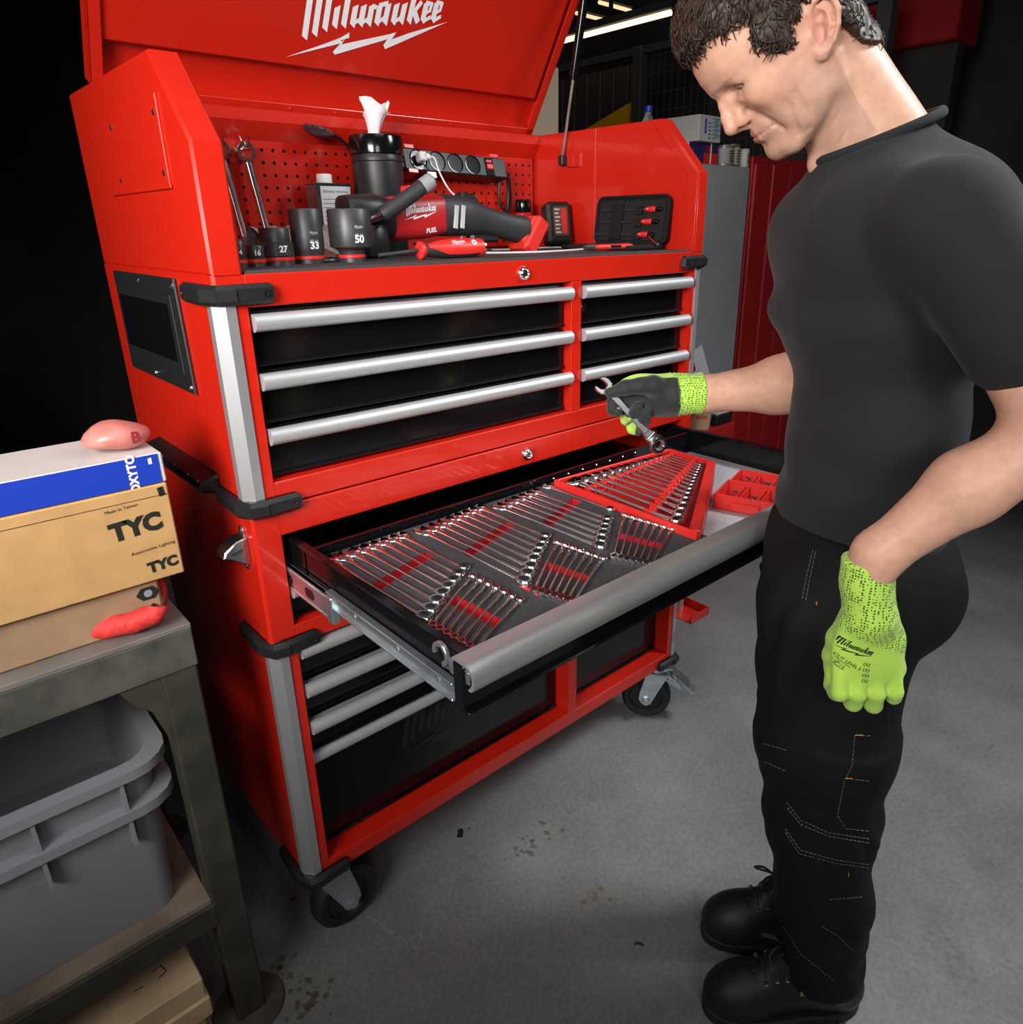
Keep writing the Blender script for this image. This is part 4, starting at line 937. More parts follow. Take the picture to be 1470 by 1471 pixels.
MB().tube([hpt(0.93), hpt(0.975), hpt(1.01)], [0.0172, 0.0178, 0.0170], 20).build('red_end', REDP, sd, smooth=50)
MB().tube([hpt(1.0), hpt(1.035), hpt(1.05)], [0.0168, 0.0165, 0.012], 20).build('strike_cap', CHROME, sd, smooth=50)
q = MB(); bvg = bvh_of(gi); s = 0.0064; c = hpt(0.47) + uu * 0.06
wrap_decal(q, LOGOF, frame(c, dn * s, vv * (-s if vv.z < 0 else s), uu), bvg, 0.0005)
rg = subdiv2d([[(0.0062 * math.cos(a), 0.0062 * math.sin(a)), (0.0062 * math.cos(a + 0.53), 0.0062 * math.sin(a + 0.53)), (0.0024 * math.cos(a + 0.53), 0.0024 * math.sin(a + 0.53)), (0.0024 * math.cos(a), 0.0024 * math.sin(a))] for a in [i * PI / 6 for i in range(12)]], 1)
wrap_decal(q, rg, frame(hpt(0.83) + uu * 0.06, dn, vv * (-1 if vv.z < 0 else 1), uu), bvg, 0.0005)
q.build('logo', WHITE, gi, smooth=0)
# small red torch bottle
t = thing('red_bottle', 'small red bottle with a black cap in the back right corner', 'bottle', (1.065, 0.54, ZT))
MB().lathe([(0, 0), (0.022, 0), (0.023, 0.003), (0.023, 0.090), (0.020, 0.098), (0.0, 0.1)], (1.065, 0.54, ZT), 24).build('bottle_body', mat('red_gloss_plastic', (0.5, 0.012, 0.014), 0.15), t)
MB().lathe([(0.0215, 0.092), (0.0225, 0.095), (0.0225, 0.124), (0.0205, 0.128), (0, 0.128)], (1.065, 0.54, ZT), 24).build('bottle_cap', GLOSS, t)
# battery leaning against the right panel
bt = thing('battery_pack', 'black battery pack leaning against the right side panel', 'battery', (1.10, 0.44, ZT))
M = Matrix.Translation((1.095, 0.435, ZT + 0.056)) @ rotz(-0.35) @ Matrix.Rotation(-0.20, 4, 'X'); q = MB(); q.xf = M
q.box(-0.036, 0.036, -0.030, 0.022, -0.052, 0.060, 0.008); q.box(-0.030, 0.030, 0.020, 0.034, -0.040, 0.050, 0.005); q.build('battery_case', BLACK, bt)
q = MB(); q.xf = M; q.prism(rrect(-0.020, 0.024, -0.030, 0.046, 0.004), 'y', -0.0308, -0.0302); lb = q.build('battery_label', mat('brown_label', (0.09, 0.05, 0.04), 0.5), bt, smooth=0)
q = MB(); q.xf = M; q.box(0.004, 0.018, -0.0316, -0.0309, -0.024, 0.040); q.build('red_stripe', REDP, lb, smooth=0)
q = MB(); q.xf = M
for i in range(7): q.box(-0.016, 0.000 - 0.004 * (i % 2), -0.0316, -0.0309, 0.036 - i * 0.010, 0.040 - i * 0.010)
q.build('label_print', GREYP, lb, smooth=0, kind='stuff')
# zip case with precision screwdrivers
zc = thing('screwdriver_pouch', 'black zip pouch standing open against the right panel with small red screwdrivers', 'tool pouch', (1.125, 0.20, ZT))
NYL = mat('black_nylon', (0.008, 0.008, 0.008), 0.8, spec=0.25, bump=0.4, bscale=500)
M = Matrix.Translation((1.118, 0.0, ZT)) @ Matrix.Rotation(0.13, 4, 'Y')
q = MB(); q.xf = M; q.prism(rrect(0.068, 0.310, 0.012, 0.128, 0.018), 'x', 0.0, 0.012, b=0.003); q.build('pouch_back', NYL, zc)
q = MB(); q.xf = M; q.prism(rrect(0.082, 0.298, 0.020, 0.116, 0.010), 'x', -0.002, 0.002, b=0.0005); q.build('pouch_panel', mat('dark_grey_nylon', (0.014, 0.013, 0.014), 0.8, spec=0.25), zc)
q = MB(); q.xf = M; P_ = rrect(0.070, 0.308, 0.014, 0.126, 0.017); q.tube([(-0.0015, y, z) for y, z in P_], 0.0042, 8, closed=True); q.build('zip_edge', NYL, zc)
q = MB().box(0.985, 1.118, 0.070, 0.305, ZT, ZT + 0.012, 0.004).build('pouch_flap', NYL, zc)
for i, zz in enumerate((0.094, 0.065, 0.034)):
    st_ = thing('precision_screwdriver', 'small red precision screwdriver in the black pouch, %s of three' % ('top', 'middle', 'bottom')[i], 'screwdriver', (1.11, 0.17, ZT + zz), 'precision screwdrivers in the pouch')
    f = lambda y, dx=-0.006: M @ Vector((dx, y, zz)); y0 = 0.088 + i * 0.008
    MB().tube([f(y0), f(y0 + 0.004), f(y0 + 0.018)], [0.004, 0.0062, 0.0058], 10).build('spin_cap', GLOSS, st_, smooth=40)
    MB().tube([f(y0 + 0.018), f(y0 + 0.022), f(y0 + 0.04), f(y0 + 0.052)], [0.0050, 0.0072, 0.0072, 0.0045], 12).build('grip', REDP, st_, smooth=50)
    MB().tube([f(y0 + 0.052), f(y0 + 0.20)], 0.0022, 8).build('blade', SOCK, st_)
    q = MB(); s = 0.0016; flat_decal(q, LOGOF, M @ frame(Vector((-0.0136, y0 + 0.044, zz + 0.0002)), Vector((0, -s, 0)), Vector((0, 0, s)), Vector((-1, 0, 0)))); q.build('logo', WHITE, st_, smooth=0)
q = MB(); q.xf = M
for zz in (0.030, 0.060, 0.090): q.box(-0.0095, -0.0005, 0.150, 0.172, zz - 0.008, zz + 0.012, 0.001)
q.box(-0.009, -0.0005, 0.215, 0.255, 0.022, 0.110, 0.001); q.build('elastic_loops', NYL, zc, kind='stuff')
q = MB().tube(smooth_path([(1.10, 0.105, ZT + 0.030), (1.092, 0.085, ZT + 0.020), (1.085, 0.065, ZT + 0.013)]), 0.0035, 8); q.build('zip_pull', CHROME, zc, smooth=60)
# folding utility knife lying at the right
kn = thing('utility_knife', 'red folding utility knife lying in front of the black pouch', 'knife', (0.96, 0.09, ZT))
MB().tube([(0.895, 0.105, ZT + 0.010), (0.915, 0.102, ZT + 0.010), (0.965, 0.094, ZT + 0.010), (1.005, 0.088, ZT + 0.010), (1.012, 0.087, ZT + 0.010)], [0.005, 0.0085, 0.0085, 0.0095, 0.007], 12, flat=0.8).build('knife_handle', REDP, kn, smooth=50)
MB().tube([(0.872, 0.108, ZT + 0.010), (0.898, 0.104, ZT + 0.010)], [0.006, 0.0078], 10).build('knife_head', SOCK, kn)
MB().box(0.935, 0.975, 0.0845, 0.0865, ZT + 0.006, ZT + 0.014, 0.0005).build('knife_plate', CHROME, kn)
# ------------------------------------------------------------------ workbench at the left
BEN = mat('flaked_grey_green_steel', (0.075, 0.073, 0.060), 0.7, noise=0.55, nscale=14, bump=0.5, bscale=50)
BTOP = mat('worn_bench_plate', (0.19, 0.165, 0.15), 0.5, noise=0.25, nscale=9, rnoise=0.1)
BX = -0.136
wb = thing('workbench', 'old steel workbench with round foot plates beside the chest', 'workbench', (-0.75, 0.3, 0))
MB().box(-1.45, BX, -0.022, 0.62, 0.867, 0.876, 0.001).build('bench_top', BTOP, wb)
q = MB().box(-1.45, BX, -0.022, -0.012, 0.800, 0.867, 0.002).box(BX - 0.01, BX, -0.02, 0.62, 0.800, 0.867, 0.002).box(-1.45, BX, 0.61, 0.62, 0.80, 0.867, 0.002)
q.build('apron', BEN, wb)
for x in (BX - 0.058, -1.45):
    for y in (-0.019, 0.565):
        BLEG = MATS.get('shaded_bench_steel') or mat('shaded_bench_steel', (0.042, 0.040, 0.029), 0.65, noise=0.4, nscale=14, bump=0.4, bscale=50)  # leg and rail colour darkened to carry the shade below the bench top
        l = MB().box(x + 0.002, x + 0.056, y, y + 0.052, 0.008, 0.868, 0.003)
        if y < 0.1:
            l.prism([(x + 0.004, 0.80), (x - 0.058, 0.80), (x - 0.046, 0.775), (x - 0.020, 0.745), (x - 0.008, 0.70), (x + 0.004, 0.64)], 'y', y + 0.001, y + 0.010, b=0.001)
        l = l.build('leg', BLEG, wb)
        MB().lathe([(0.0, 0), (0.066, 0), (0.068, 0.003), (0.066, 0.007), (0.0, 0.008)], (x + 0.030, y + 0.026, 0.0), 32).build('foot_plate', mat('rusty_plate', (0.10, 0.075, 0.06), 0.6, noise=0.4, nscale=20) if 'rusty_plate' not in MATS else MATS['rusty_plate'], l)
MB().box(-1.42, BX - 0.056, -0.014, 0.60, 0.318, 0.330, 0.001).build('lower_shelf', mat('dirty_plywood', (0.20, 0.15, 0.11), 0.7, noise=0.35, nscale=10), wb)
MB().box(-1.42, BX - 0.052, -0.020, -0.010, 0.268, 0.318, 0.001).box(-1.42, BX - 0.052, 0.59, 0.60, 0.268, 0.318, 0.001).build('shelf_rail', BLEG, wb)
# stacked grey tubs on the shelf
TUB = mat('light_grey_plastic', (0.24, 0.25, 0.27), 0.45)
def tub(z, label, k):
    t = thing('storage_tub', label, 'tub', (-0.48, 0.24, z), 'grey tubs under the bench')
    x0, x1, y0, y1, h = -0.70, -0.208, 0.005, 0.44, 0.245
    bt = rrect(x0 + 0.03, x1 - 0.026, y0 + 0.02, y1 - 0.03, 0.03); tp_ = rrect(x0 + 0.01, x1 - 0.010, y0 + 0.01, y1 - 0.01, 0.05); ti = rrect(x0 + 0.015, x1 - 0.015, y0 + 0.015, y1 - 0.015, 0.047); bi = rrect(x0 + 0.035, x1 - 0.03, y0 + 0.025, y1 - 0.035, 0.028)
    n = len(bt); vs = [(*p, z) for p in bt] + [(*p, z + h) for p in tp_] + [(*p, z + h) for p in ti] + [(*p, z + 0.006) for p in bi]
    fs = [tuple(range(n))[::-1], tuple(range(3 * n, 4 * n))]
    for r in range(3):
        for i in range(n): j = (i + 1) % n; fs.append((r * n + i, r * n + j, (r + 1) * n + j, (r + 1) * n + i))
    MB().add(vs, fs).build('tub_body', TUB, t, smooth=40)
    o_ = rrect(x0 - 0.012, x1 + 0.012, y0 - 0.012, y1 + 0.012, 0.062); n2 = len(o_)
    q = MB(); vs = [(*p, z + h - 0.016) for p in o_] + [(*p, z + h + 0.002) for p in o_] + [(*p, z + h + 0.002) for p in ti] + [(*p, z + h - 0.016) for p in tp_]; fs = []
    for r in range(4):
        for i in range(n2): j = (i + 1) % n2; r2 = (r + 1) % 4; fs.append((r * n2 + i, r * n2 + j, r2 * n2 + j, r2 * n2 + i))
    q.add(vs, fs).build('tub_rim', TUB, t, smooth=40)
    q = MB()
    for i in range(4):
        x = x0 + 0.06 + i * 0.12; q.box(x, x + 0.006, y0 - 0.008, y0 + 0.02, z + h - 0.07, z + h - 0.014)
    q.box(x1 + 0.0, x1 + 0.006, y0 + 0.05, y1 - 0.05, z + h - 0.05, z + h - 0.016)
    q.build('rim_ribs', TUB, t, kind='stuff')
tub(0.331, 'lower grey plastic tub on the bench shelf', 0); tub(0.404, 'upper grey plastic tub nested in the lower one on the bench shelf', 1)
# boards under the bench
WOOD = mat('pale_pine', (0.60, 0.43, 0.26), 0.65, noise=0.25, nscale=7)
for i, (z, x1, y0, dy, lab) in enumerate(((0.0, -0.236, -0.030, 0.16, 'bottom pine board of the stack under the bench'), (0.046, -0.244, -0.022, 0.15, 'second pine board from the bottom under the bench'), (0.092, -0.232, -0.034, 0.16, 'third pine board from the bottom under the bench'), (0.138, -0.236, -0.028, 0.155, 'top pine board of the stack, with pencil marks'))):
    o = MB().box(-1.2, x1, y0, y0 + dy, z, z + 0.045, 0.0025).build('pine_board', WOOD, None); tag(o, lab, 'board', 'boards under the bench')
    if i == 3:
        q = MB(); q.tube([(-0.30, 0.045, z + 0.0453), (-0.285, 0.05, z + 0.0453), (-0.28, 0.03, z + 0.0453), (-0.295, 0.025, z + 0.0453)], 0.0012, 4); q.tube([(-0.335, 0.03, z + 0.0453), (-0.32, 0.028, z + 0.0453)], 0.0012, 4)
        q.build('pencil_marks', PRINTK, o, smooth=0, kind='stuff')
# cartons on the bench
CARD = mat('brown_cardboard', (0.52, 0.30, 0.115), 0.7, noise=0.08, nscale=30)
CARD2 = mat('dull_brown_cardboard', (0.34, 0.21, 0.12), 0.7, noise=0.1, nscale=30)
def side_text(q, s, size, x, z, y, rot=0, bold=0.0, m=0):
    c, s_ = math.cos(rot), math.sin(rot)
    flat_decal(q, text2d(s, size, bold), frame(Vector((x, y, z)), Vector((c, 0, s_)), Vector((-s_, 0, c)), Vector((0, -1, 0))), m)
nb = thing('nut_carton', 'small dull brown carton printed with a black nut, under the tall carton', 'carton', (-0.3, 0.1, 0.876))
MB().box(-0.46, -0.160, 0.012, 0.20, 0.876, 0.950, 0.004).build('carton', CARD2, nb)
q = MB(); hexa = [(-0.178 + 0.017 * math.cos(a), 0.930 + 0.012 * math.sin(a)) for a in [i * PI / 3 for i in range(6)]]; q.prism(hexa, 'y', 0.0118, 0.0114); q.prism([(-0.174, 0.912), (-0.166, 0.904), (-0.180, 0.896), (-0.186, 0.902)], 'y', 0.0118, 0.0114)
k_ = q.build('nut_print', PRINTK, nb, smooth=0)
MB().lathe([(0.006, 0), (0.006, 0.0003), (0, 0.0003)], (-0.178, 0.0116, 0.930), 14, ax=(0, -1, 0)).build('nut_hole_print', mat('blue_grey_print', (0.25, 0.28, 0.36), 0.6), k_)
tb = thing('tall_carton', 'tall brown cardboard carton lettered in black, standing on the bench by the chest', 'carton', (-0.3, 0.1, 0.95))
MB().box(-0.44, -0.124, 0.0, 0.20, 0.952, 1.100, 0.002).build('carton', CARD, tb)
q = MB(); yy = -0.0006
side_text(q, 'TYC', 0.022, -0.1515, 0.975, yy, 0.06, 0.0014); side_text(q, 'TYC', 0.036, -0.176, 1.043, yy, 0.06, 0.0022)
side_text(q, 'Automotive Lighting', 0.0075, -0.160, 1.005, yy, 0.06); side_text(q, 'Made in Taiwan', 0.007, -0.190, 1.076, yy, 0.06); side_text(q, 'II', 0.016, -0.134, 1.088, yy, 0.1, 0.0016)
q.box(-0.44, -0.126, -0.0006, -0.0002, 1.0830, 1.0838, xf=Matrix.Identity(4))
q.build('carton_print', PRINTK, tb, smooth=0)
bb = thing('blue_box', 'small blue and white box on top of the tall brown carton', 'box', (-0.25, 0.1, 1.1))
MB().box(-0.36, -0.122, 0.004, 0.16, 1.1005, 1.146, 0.002).build('box_card', mat('white_card', (0.62, 0.58, 0.55), 0.6), bb)
MB().box(-0.36, -0.1285, 0.0028, 0.0040, 1.1015, 1.145).build('blue_front', mat('blue_print', (0.012, 0.045, 0.42), 0.4), bb, smooth=0)
q = MB(); side_text(q, 'OXYTO', 0.016, -0.165, 1.122, 0.0022, PI / 2, 0.0008); side_text(q, 'il', 0.012, -0.140, 1.136, 0.0022, 0.0, 0.0006); q.build('box_print', WHITE, bb, smooth=0)
# pink packet on top
pk = MB(); vs = []; nu, nv = 18, 10
pk.ball((-0.165, 0.06, 1.168), (0.045, 0.04, 0.0205), 20)
pk.v = [(x + 0.006 * math.sin(70 * z), y, z + 0.004 * math.sin(60 * x)) for x, y, z in pk.v]
o = pk.build('pink_packet', mat('pink_wrapper', (0.62, 0.20, 0.17), 0.4, noise=0.2, nscale=40), None, smooth=60); tag(o, 'crumpled pink packet on top of the blue box', 'packet')
q = MB(); side_text(q, 'B', 0.022, -0.148, 1.170, 0.018, 0, 0.001); q.build('packet_print', mat('dark_red_print', (0.25, 0.02, 0.03), 0.5), o, smooth=0)
# red cloth roll at the front of the bench
q = MB(); q.tube(smooth_path([(-0.30, 0.05, 0.892), (-0.255, 0.02, 0.894), (-0.222, 0.002, 0.898), (-0.196, -0.006, 0.905), (-0.190, -0.004, 0.914)]), 0.0165, 14)
q.v = [(x + 0.016 + 0.0015 * math.sin(160 * z + 40 * x), y - 0.004, z + 0.001 * math.sin(200 * x)) for x, y, z in q.v]
tag(q.build('red_cloth_roll', mat('red_speckled_cloth', (0.62, 0.03, 0.025), 0.7, noise=0.3, nscale=150), None, smooth=60), 'red speckled cloth roll on the bench edge at the frame\'s left', 'cloth')
q = MB(); q.tube(smooth_path([(-0.162, 0.04, 0.886), (-0.150, 0.06, 0.90), (-0.146, 0.09, 0.915), (-0.15, 0.13, 0.93)]), 0.0095, 12)
tag(q.build('red_hose', mat('dark_red_rubber', (0.35, 0.012, 0.012), 0.45), None, smooth=60), 'short dark red hose piece behind the small nut carton', 'hose')

# ------------------------------------------------------------------ behind the chest, right
LOCK = mat('grey_locker_paint', (0.30, 0.315, 0.32), 0.45, noise=0.08, nscale=4)
lk = thing('grey_locker', 'grey steel locker behind the right end of the chest', 'locker', (2.52, 1.15, 0))
MB().box(2.26, 2.776, 0.90, 1.40, 0.04, 1.690, 0.004).build('locker_body', LOCK, lk)
MB().box(2.28, 2.766, 0.893, 0.90, 0.08, 1.660, 0.003).build('locker_door', LOCK, lk)
MB().box(2.31, 2.33, 0.885, 0.893, 0.85, 0.97, 0.002).build('locker_handle', BMETAL, lk)
MB().box(2.27, 2.76, 0.92, 1.38, 0.0, 0.04).build('locker_plinth', BMETAL, lk)
RL = mat('dull_red_locker_paint', (0.36, 0.012, 0.014), 0.42, noise=0.1, nscale=5)
rl = thing('red_locker', 'tall dark red steel locker to the right of the grey one', 'locker', (3.2, 1.15, 0))
MB().box(2.800, 3.44, 0.905, 1.40, 0.0, 1.74, 0.004).build('locker_body', RL, rl)
for x0, x1 in ((2.80, 2.945), (2.955, 3.11), (3.12, 3.29), (3.30, 3.43)):
    MB().box(x0, x1, 0.885 + 0.008 * (x0 > 3.1), 0.905, 0.06, 1.71, 0.006).build('locker_panel', RL, rl)
def carton(name, lab, x0, x1, y0, y1, z0, z1, mt, cat='box'):
    t = thing(name, lab, cat, ((x0 + x1) / 2, (y0 + y1) / 2, z0)); MB().box(x0, x1, y0, y1, z0, z1, 0.003).build('carton', mt, t); return t
WB = mat('off_white_card', (0.42, 0.41, 0.39), 0.6); NAVY = mat('navy_card', (0.02, 0.02, 0.10), 0.5); TEAL = mat('teal_print', (0.03, 0.22, 0.30), 0.6); BLUEP = mat('blue_ink', (0.03, 0.06, 0.30), 0.6)
t = carton('red_blue_box', 'low navy and red box on the grey locker, under the white box', 2.34, 2.555, 0.93, 1.12, 1.691, 1.775, NAVY)
MB().box(2.455, 2.553, 0.9285, 0.930, 1.693, 1.737, 0).build('red_front', REDP, t, smooth=0)
q = MB(); side_text(q, 'SSG', 0.03, 2.49, 1.752, 0.929, 0, 0.001); q.build('box_lettering', REDD, t, smooth=0)
MB().box(2.498, 2.506, 0.9278, 0.9285, 1.691, 1.79).build('string', WHITE, t, smooth=0)
t = thing('white_box', 'white cardboard box with blue and teal print on top of the navy box', 'box', (2.4, 1.0, 1.776))
M = Matrix.Translation((2.442, 0.972, 1.776)); q = MB(); q.xf = M; q.box(-0.078, 0.078, -0.075, 0.22, 0, 0.100, 0.002); q.build('carton', WB, t)
q = MB(); q.xf = M; q.box(-0.040, -0.028, -0.0764, -0.0752, 0.030, 0.085); q.build('blue_print', BLUEP, t, smooth=0)
q = MB(); q.xf = M
for i in range(16):
    z = 0.012 + i * 0.005; q.box(0.012 + 0.012 * (i % 3), 0.044 + 0.008 * (i % 4), -0.0764, -0.0752, z, z + 0.003)
q.build('teal_figure_print', TEAL, t, smooth=0, kind='stuff')
q = MB(); q.xf = M
for i in range(8): q.box(0.068, 0.074, -0.0764, -0.0752, 0.020 + i * 0.008, 0.024 + i * 0.008)
for i in range(5): q.box(-0.012, 0.002, -0.0764, -0.0752, 0.012 + i * 0.014, 0.017 + i * 0.014)
q.build('small_print', BLUEP, t, smooth=0, kind='stuff')
def tin(lab, x, y, r, h, m1, m2, nm='paint_tin', ax0=1.691):
    t = thing(nm, lab, 'tin', (x, y, ax0), 'tins on the grey locker')
    MB().lathe([(0, 0), (r, 0), (r, h * 0.93), (r * 1.04, h * 0.95), (r * 1.04, h), (r * 0.8, h), (r * 0.78, h * 0.96), (0, h * 0.96)], (x, y, ax0), 28).build('tin_body', m1, t)
    MB().lathe([(r * 1.005, h * 0.12), (r * 1.012, h * 0.13), (r * 1.012, h * 0.85), (r * 1.005, h * 0.86)], (x, y, ax0), 28).build('tin_label', m2, t)
    q = MB()
    for i in range(5): q.box(x - r * 0.35, x + r * 0.35 - 0.004 * (i % 3), y - r * 1.02, y - r * 0.93, ax0 + h * (0.2 + 0.12 * i), ax0 + h * (0.26 + 0.12 * i))
    q.build('label_lines', PRINTK, t, smooth=0, kind='stuff')
tin('grey glass jar with a printed label on the grey locker', 2.640, 0.955, 0.042, 0.085, mat('grey_jar', (0.16, 0.16, 0.16), 0.3), mat('grey_label', (0.30, 0.28, 0.28), 0.6), 'jar')
tin('brown and white tin behind the man\'s lips on the grey locker', 2.722, 0.965, 0.034, 0.095, mat('brown_tin', (0.10, 0.06, 0.045), 0.4), mat('cream_label', (0.36, 0.34, 0.26), 0.6))
tin('white tub at the right edge of the grey locker', 2.752, 0.918, 0.020, 0.075, mat('white_tub', (0.42, 0.40, 0.38), 0.5), mat('white_tub_label', (0.48, 0.45, 0.42), 0.5), 'small_tub')
t = thing('tape_roll', 'grey tape roll leaning on the tins on the grey locker', 'tape', (2.70, 1.12, 1.691)); MB().lathe(ring_prof(0.07, 0.045, 0.022), (2.70, 1.15, 1.80), 28, ax=(0.3, 1, 0.1)).build('tape_body', mat('grey_tape', (0.20, 0.20, 0.19), 0.5), t); MB().box(2.62, 2.76, 1.10, 1.20, 1.691, 1.731, 0.003).build('tape_stand', NAVY, t)
t = carton('white_carton', 'bright white carton edge peeping out behind the sloping side panel', 2.27, 2.335, 0.92, 1.1, 1.691, 1.772, mat('bright_white_card', (0.75, 0.75, 0.75), 0.5))
# water bottle on a shelf behind
t = thing('water_bottle', 'clear plastic water bottle with a blue cap behind the side panel', 'bottle', (2.095, 0.95, 1.58))
MB().lathe([(0, 0), (0.034, 0), (0.036, 0.01), (0.036, 0.19), (0.033, 0.215), (0.020, 0.245), (0.0135, 0.258), (0.0135, 0.268)], (2.095, 0.95, 1.60), 28).build('bottle_body', mat('clear_plastic', (0.75, 0.78, 0.80), 0.08, trans=0.9), t, smooth=60)
MB().lathe([(0.0155, 0.266), (0.016, 0.268), (0.016, 0.286), (0.0145, 0.288), (0, 0.288)], (2.095, 0.95, 1.60), 24).build('bottle_cap', mat('blue_cap', (0.015, 0.04, 0.42), 0.35), t)
# steel rack that carries the bottle and the big carton
rkq = thing('steel_rack', 'dark steel rack behind the chest carrying a carton and a bottle', 'rack', (1.6, 1.1, 0))
for x in (1.02, 2.18):
    for y in (0.90, 1.36): MB().box(x - 0.018, x + 0.018, y - 0.018, y + 0.018, 0, 1.60, 0.002).build('post', BMETAL, rkq)
for z in (0.30, 0.95, 1.585): MB().box(1.0, 2.2, 0.88, 1.38, z, z + 0.015, 0.002).build('shelf', BMETAL, rkq)
t = carton('large_carton', 'large pale cardboard carton on the rack behind the open lid', 1.10, 1.554, 0.90, 1.25, 1.601, 1.951, mat('pale_cardboard', (0.52, 0.41, 0.29), 0.7), 'carton')
q = MB(); side_text(q, 'n', 0.03, 1.535, 1.80, 0.8994); q.build('carton_mark', GREYP, t, smooth=0)
# low cabinet before the lockers with a leaflet, a tub and a small case on it
sc_ = thing('side_cabinet', 'low dark red cabinet in front of the grey locker, behind the drawer', 'cabinet', (2.02, 0.7, 0))
MB().box(1.85, 2.25, 0.53, 0.88, 0.0, 0.655, 0.004).build('cabinet_body', RL, sc_)
MB().box(1.87, 2.17, 0.522, 0.53, 0.05, 0.63, 0.003).build('cabinet_door', RL, sc_); MB().box(1.90, 1.92, 0.512, 0.522, 0.3, 0.42, 0.002).build('cabinet_handle', BMETAL, sc_)
t = thing('notice_card', 'grey white card with a red emblem standing behind the gloved hand', 'card', (2.06, 0.62, 0.656))
cardM = Matrix.Translation((2.215, 0.640, 0.656)) @ Matrix.Rotation(-0.36, 4, 'Y') @ Matrix.Rotation(-0.12, 4, 'X')
q = MB(); q.xf = cardM; q.box(-0.075, 0.075, -0.0015, 0.0015, 0.03, 0.315); q.build('card', mat('grey_white_card', (0.48, 0.48, 0.52), 0.5), t, smooth=0)
q = MB(); q.xf = cardM; q.box(-0.062, 0.000, -0.0024, -0.0014, 0.235, 0.300); q.build('red_emblem', REDD, t, smooth=0)
q = MB(); q.xf = cardM
for i in range(6): q.box(0.004, 0.050 - 0.008 * (i % 2), -0.0024, -0.0014, 0.19 + i * 0.018, 0.196 + i * 0.018)
q.build('card_lines', GREYP, t, smooth=0, kind='stuff')
t = thing('beige_tub', 'beige plastic tub with red lettering behind the gloved wrist', 'tub', (2.062, 0.585, 0.656))
MB().lathe([(0, 0), (0.044, 0), (0.052, 0.085), (0.054, 0.09), (0.054, 0.102), (0.0, 0.102)], (2.062, 0.585, 0.656), 28).build('tub_body', mat('beige_plastic', (0.52, 0.36, 0.22), 0.5), t)
q = MB(); bvq = bvh_of(list(t.children)[0]); n_ = camdir((2.062, 0.585, 0)); e_ = Vector((0, 0, 1)).cross(n_)
wrap_decal(q, text2d('Zetix', 0.030, 0.0006), frame(Vector((2.062, 0.585, 0.712)) + n_ * 0.1, e_, Vector((0, 0, 1)), n_), bvq); q.build('tub_lettering', REDP, t, smooth=0)
t = thing('black_case', 'small black case with a grey lid on the low red cabinet', 'case', (2.13, 0.58, 0.656))
MB().box(2.125, 2.235, 0.54, 0.60, 0.656, 0.70, 0.004).build('case_body', BLACK, t); MB().box(2.13, 2.23, 0.545, 0.595, 0.70, 0.709, 0.002).build('case_lid', GREYP, t)
# mesh partition with posts, an orange sheet and a red shutter box behind it
mp = thing('mesh_partition', 'dark wire mesh partition along the right of the workshop', 'partition', (3.5, 2.2, 0))
MESHM = mat('dark_mesh_wire', (0.10, 0.10, 0.10), 0.45, metal=0.4)
for y in (0.7, 2.2, 3.6): MB().box(3.47, 3.54, y - 0.035, y + 0.035, 0, 2.46, 0.003).build('post', mat('grey_post', (0.055, 0.055, 0.055), 0.6) if 'grey_post' not in MATS else MATS['grey_post'], mp)
MB().box(3.48, 3.53, 0.7, 3.6, 2.42, 2.46).box(3.48, 3.53, 0.7, 3.6, 0.1, 0.14).build('rails', MATS['grey_post'], mp)
q = MB(); y = 0.75
while y < 2.18: q.box(3.498, 3.502, y - 0.0015, y + 0.0015, 0.14, 2.42); y += 0.05
z = 0.2
while z < 2.42: q.box(3.502, 3.506, 0.72, 2.18, z - 0.0015, z + 0.0015); z += 0.10
q.build('mesh_wires', MESHM, mp, smooth=0, kind='stuff')
q = thing('corrugated_sheet', 'dark corrugated sheet wall beyond the partition post', 'sheet wall', (3.9, 3.2, 0))
for i in range(18):
    MB().box(3.60, 3.63 + 0.02 * (i % 2), 2.26 + i * 0.12, 2.26 + i * 0.12 + 0.112, 0, 2.40, 0.004).build('sheet_rib', mat('brown_black_sheet', (0.040, 0.026, 0.024), 0.6) if 'brown_black_sheet' not in MATS else MATS['brown_black_sheet'], q)
os_ = thing('orange_panel', 'orange sheet standing against the dark wall behind the chest', 'panel', (3.55, 2.5, 0))
MB().prism([(2.25, 0.0), (2.25, 2.20), (2.85, 2.02), (2.85, 0.0)], 'x', 3.555, 3.585, b=0.002).build('panel_sheet', mat('orange_sheet', (0.85, 0.38, 0.012), 0.5), os_)
MB().box(3.55, 3.587, 2.245, 2.262, 0, 2.205).build('panel_edge', BMETAL, os_)
rs = thing('red_shutter_box', 'dark red shutter box high behind the wire mesh', 'shutter box', (4.2, 1.4, 2.2)); MB().box(4.1, 4.4, 0.6, 2.2, 2.33, 2.62, 0.01).build('shutter_housing', RL, rs)
MB().box(4.2, 4.3, 0.62, 2.18, 0.0, 2.34).build('shutter_curtain', DARKW, rs)
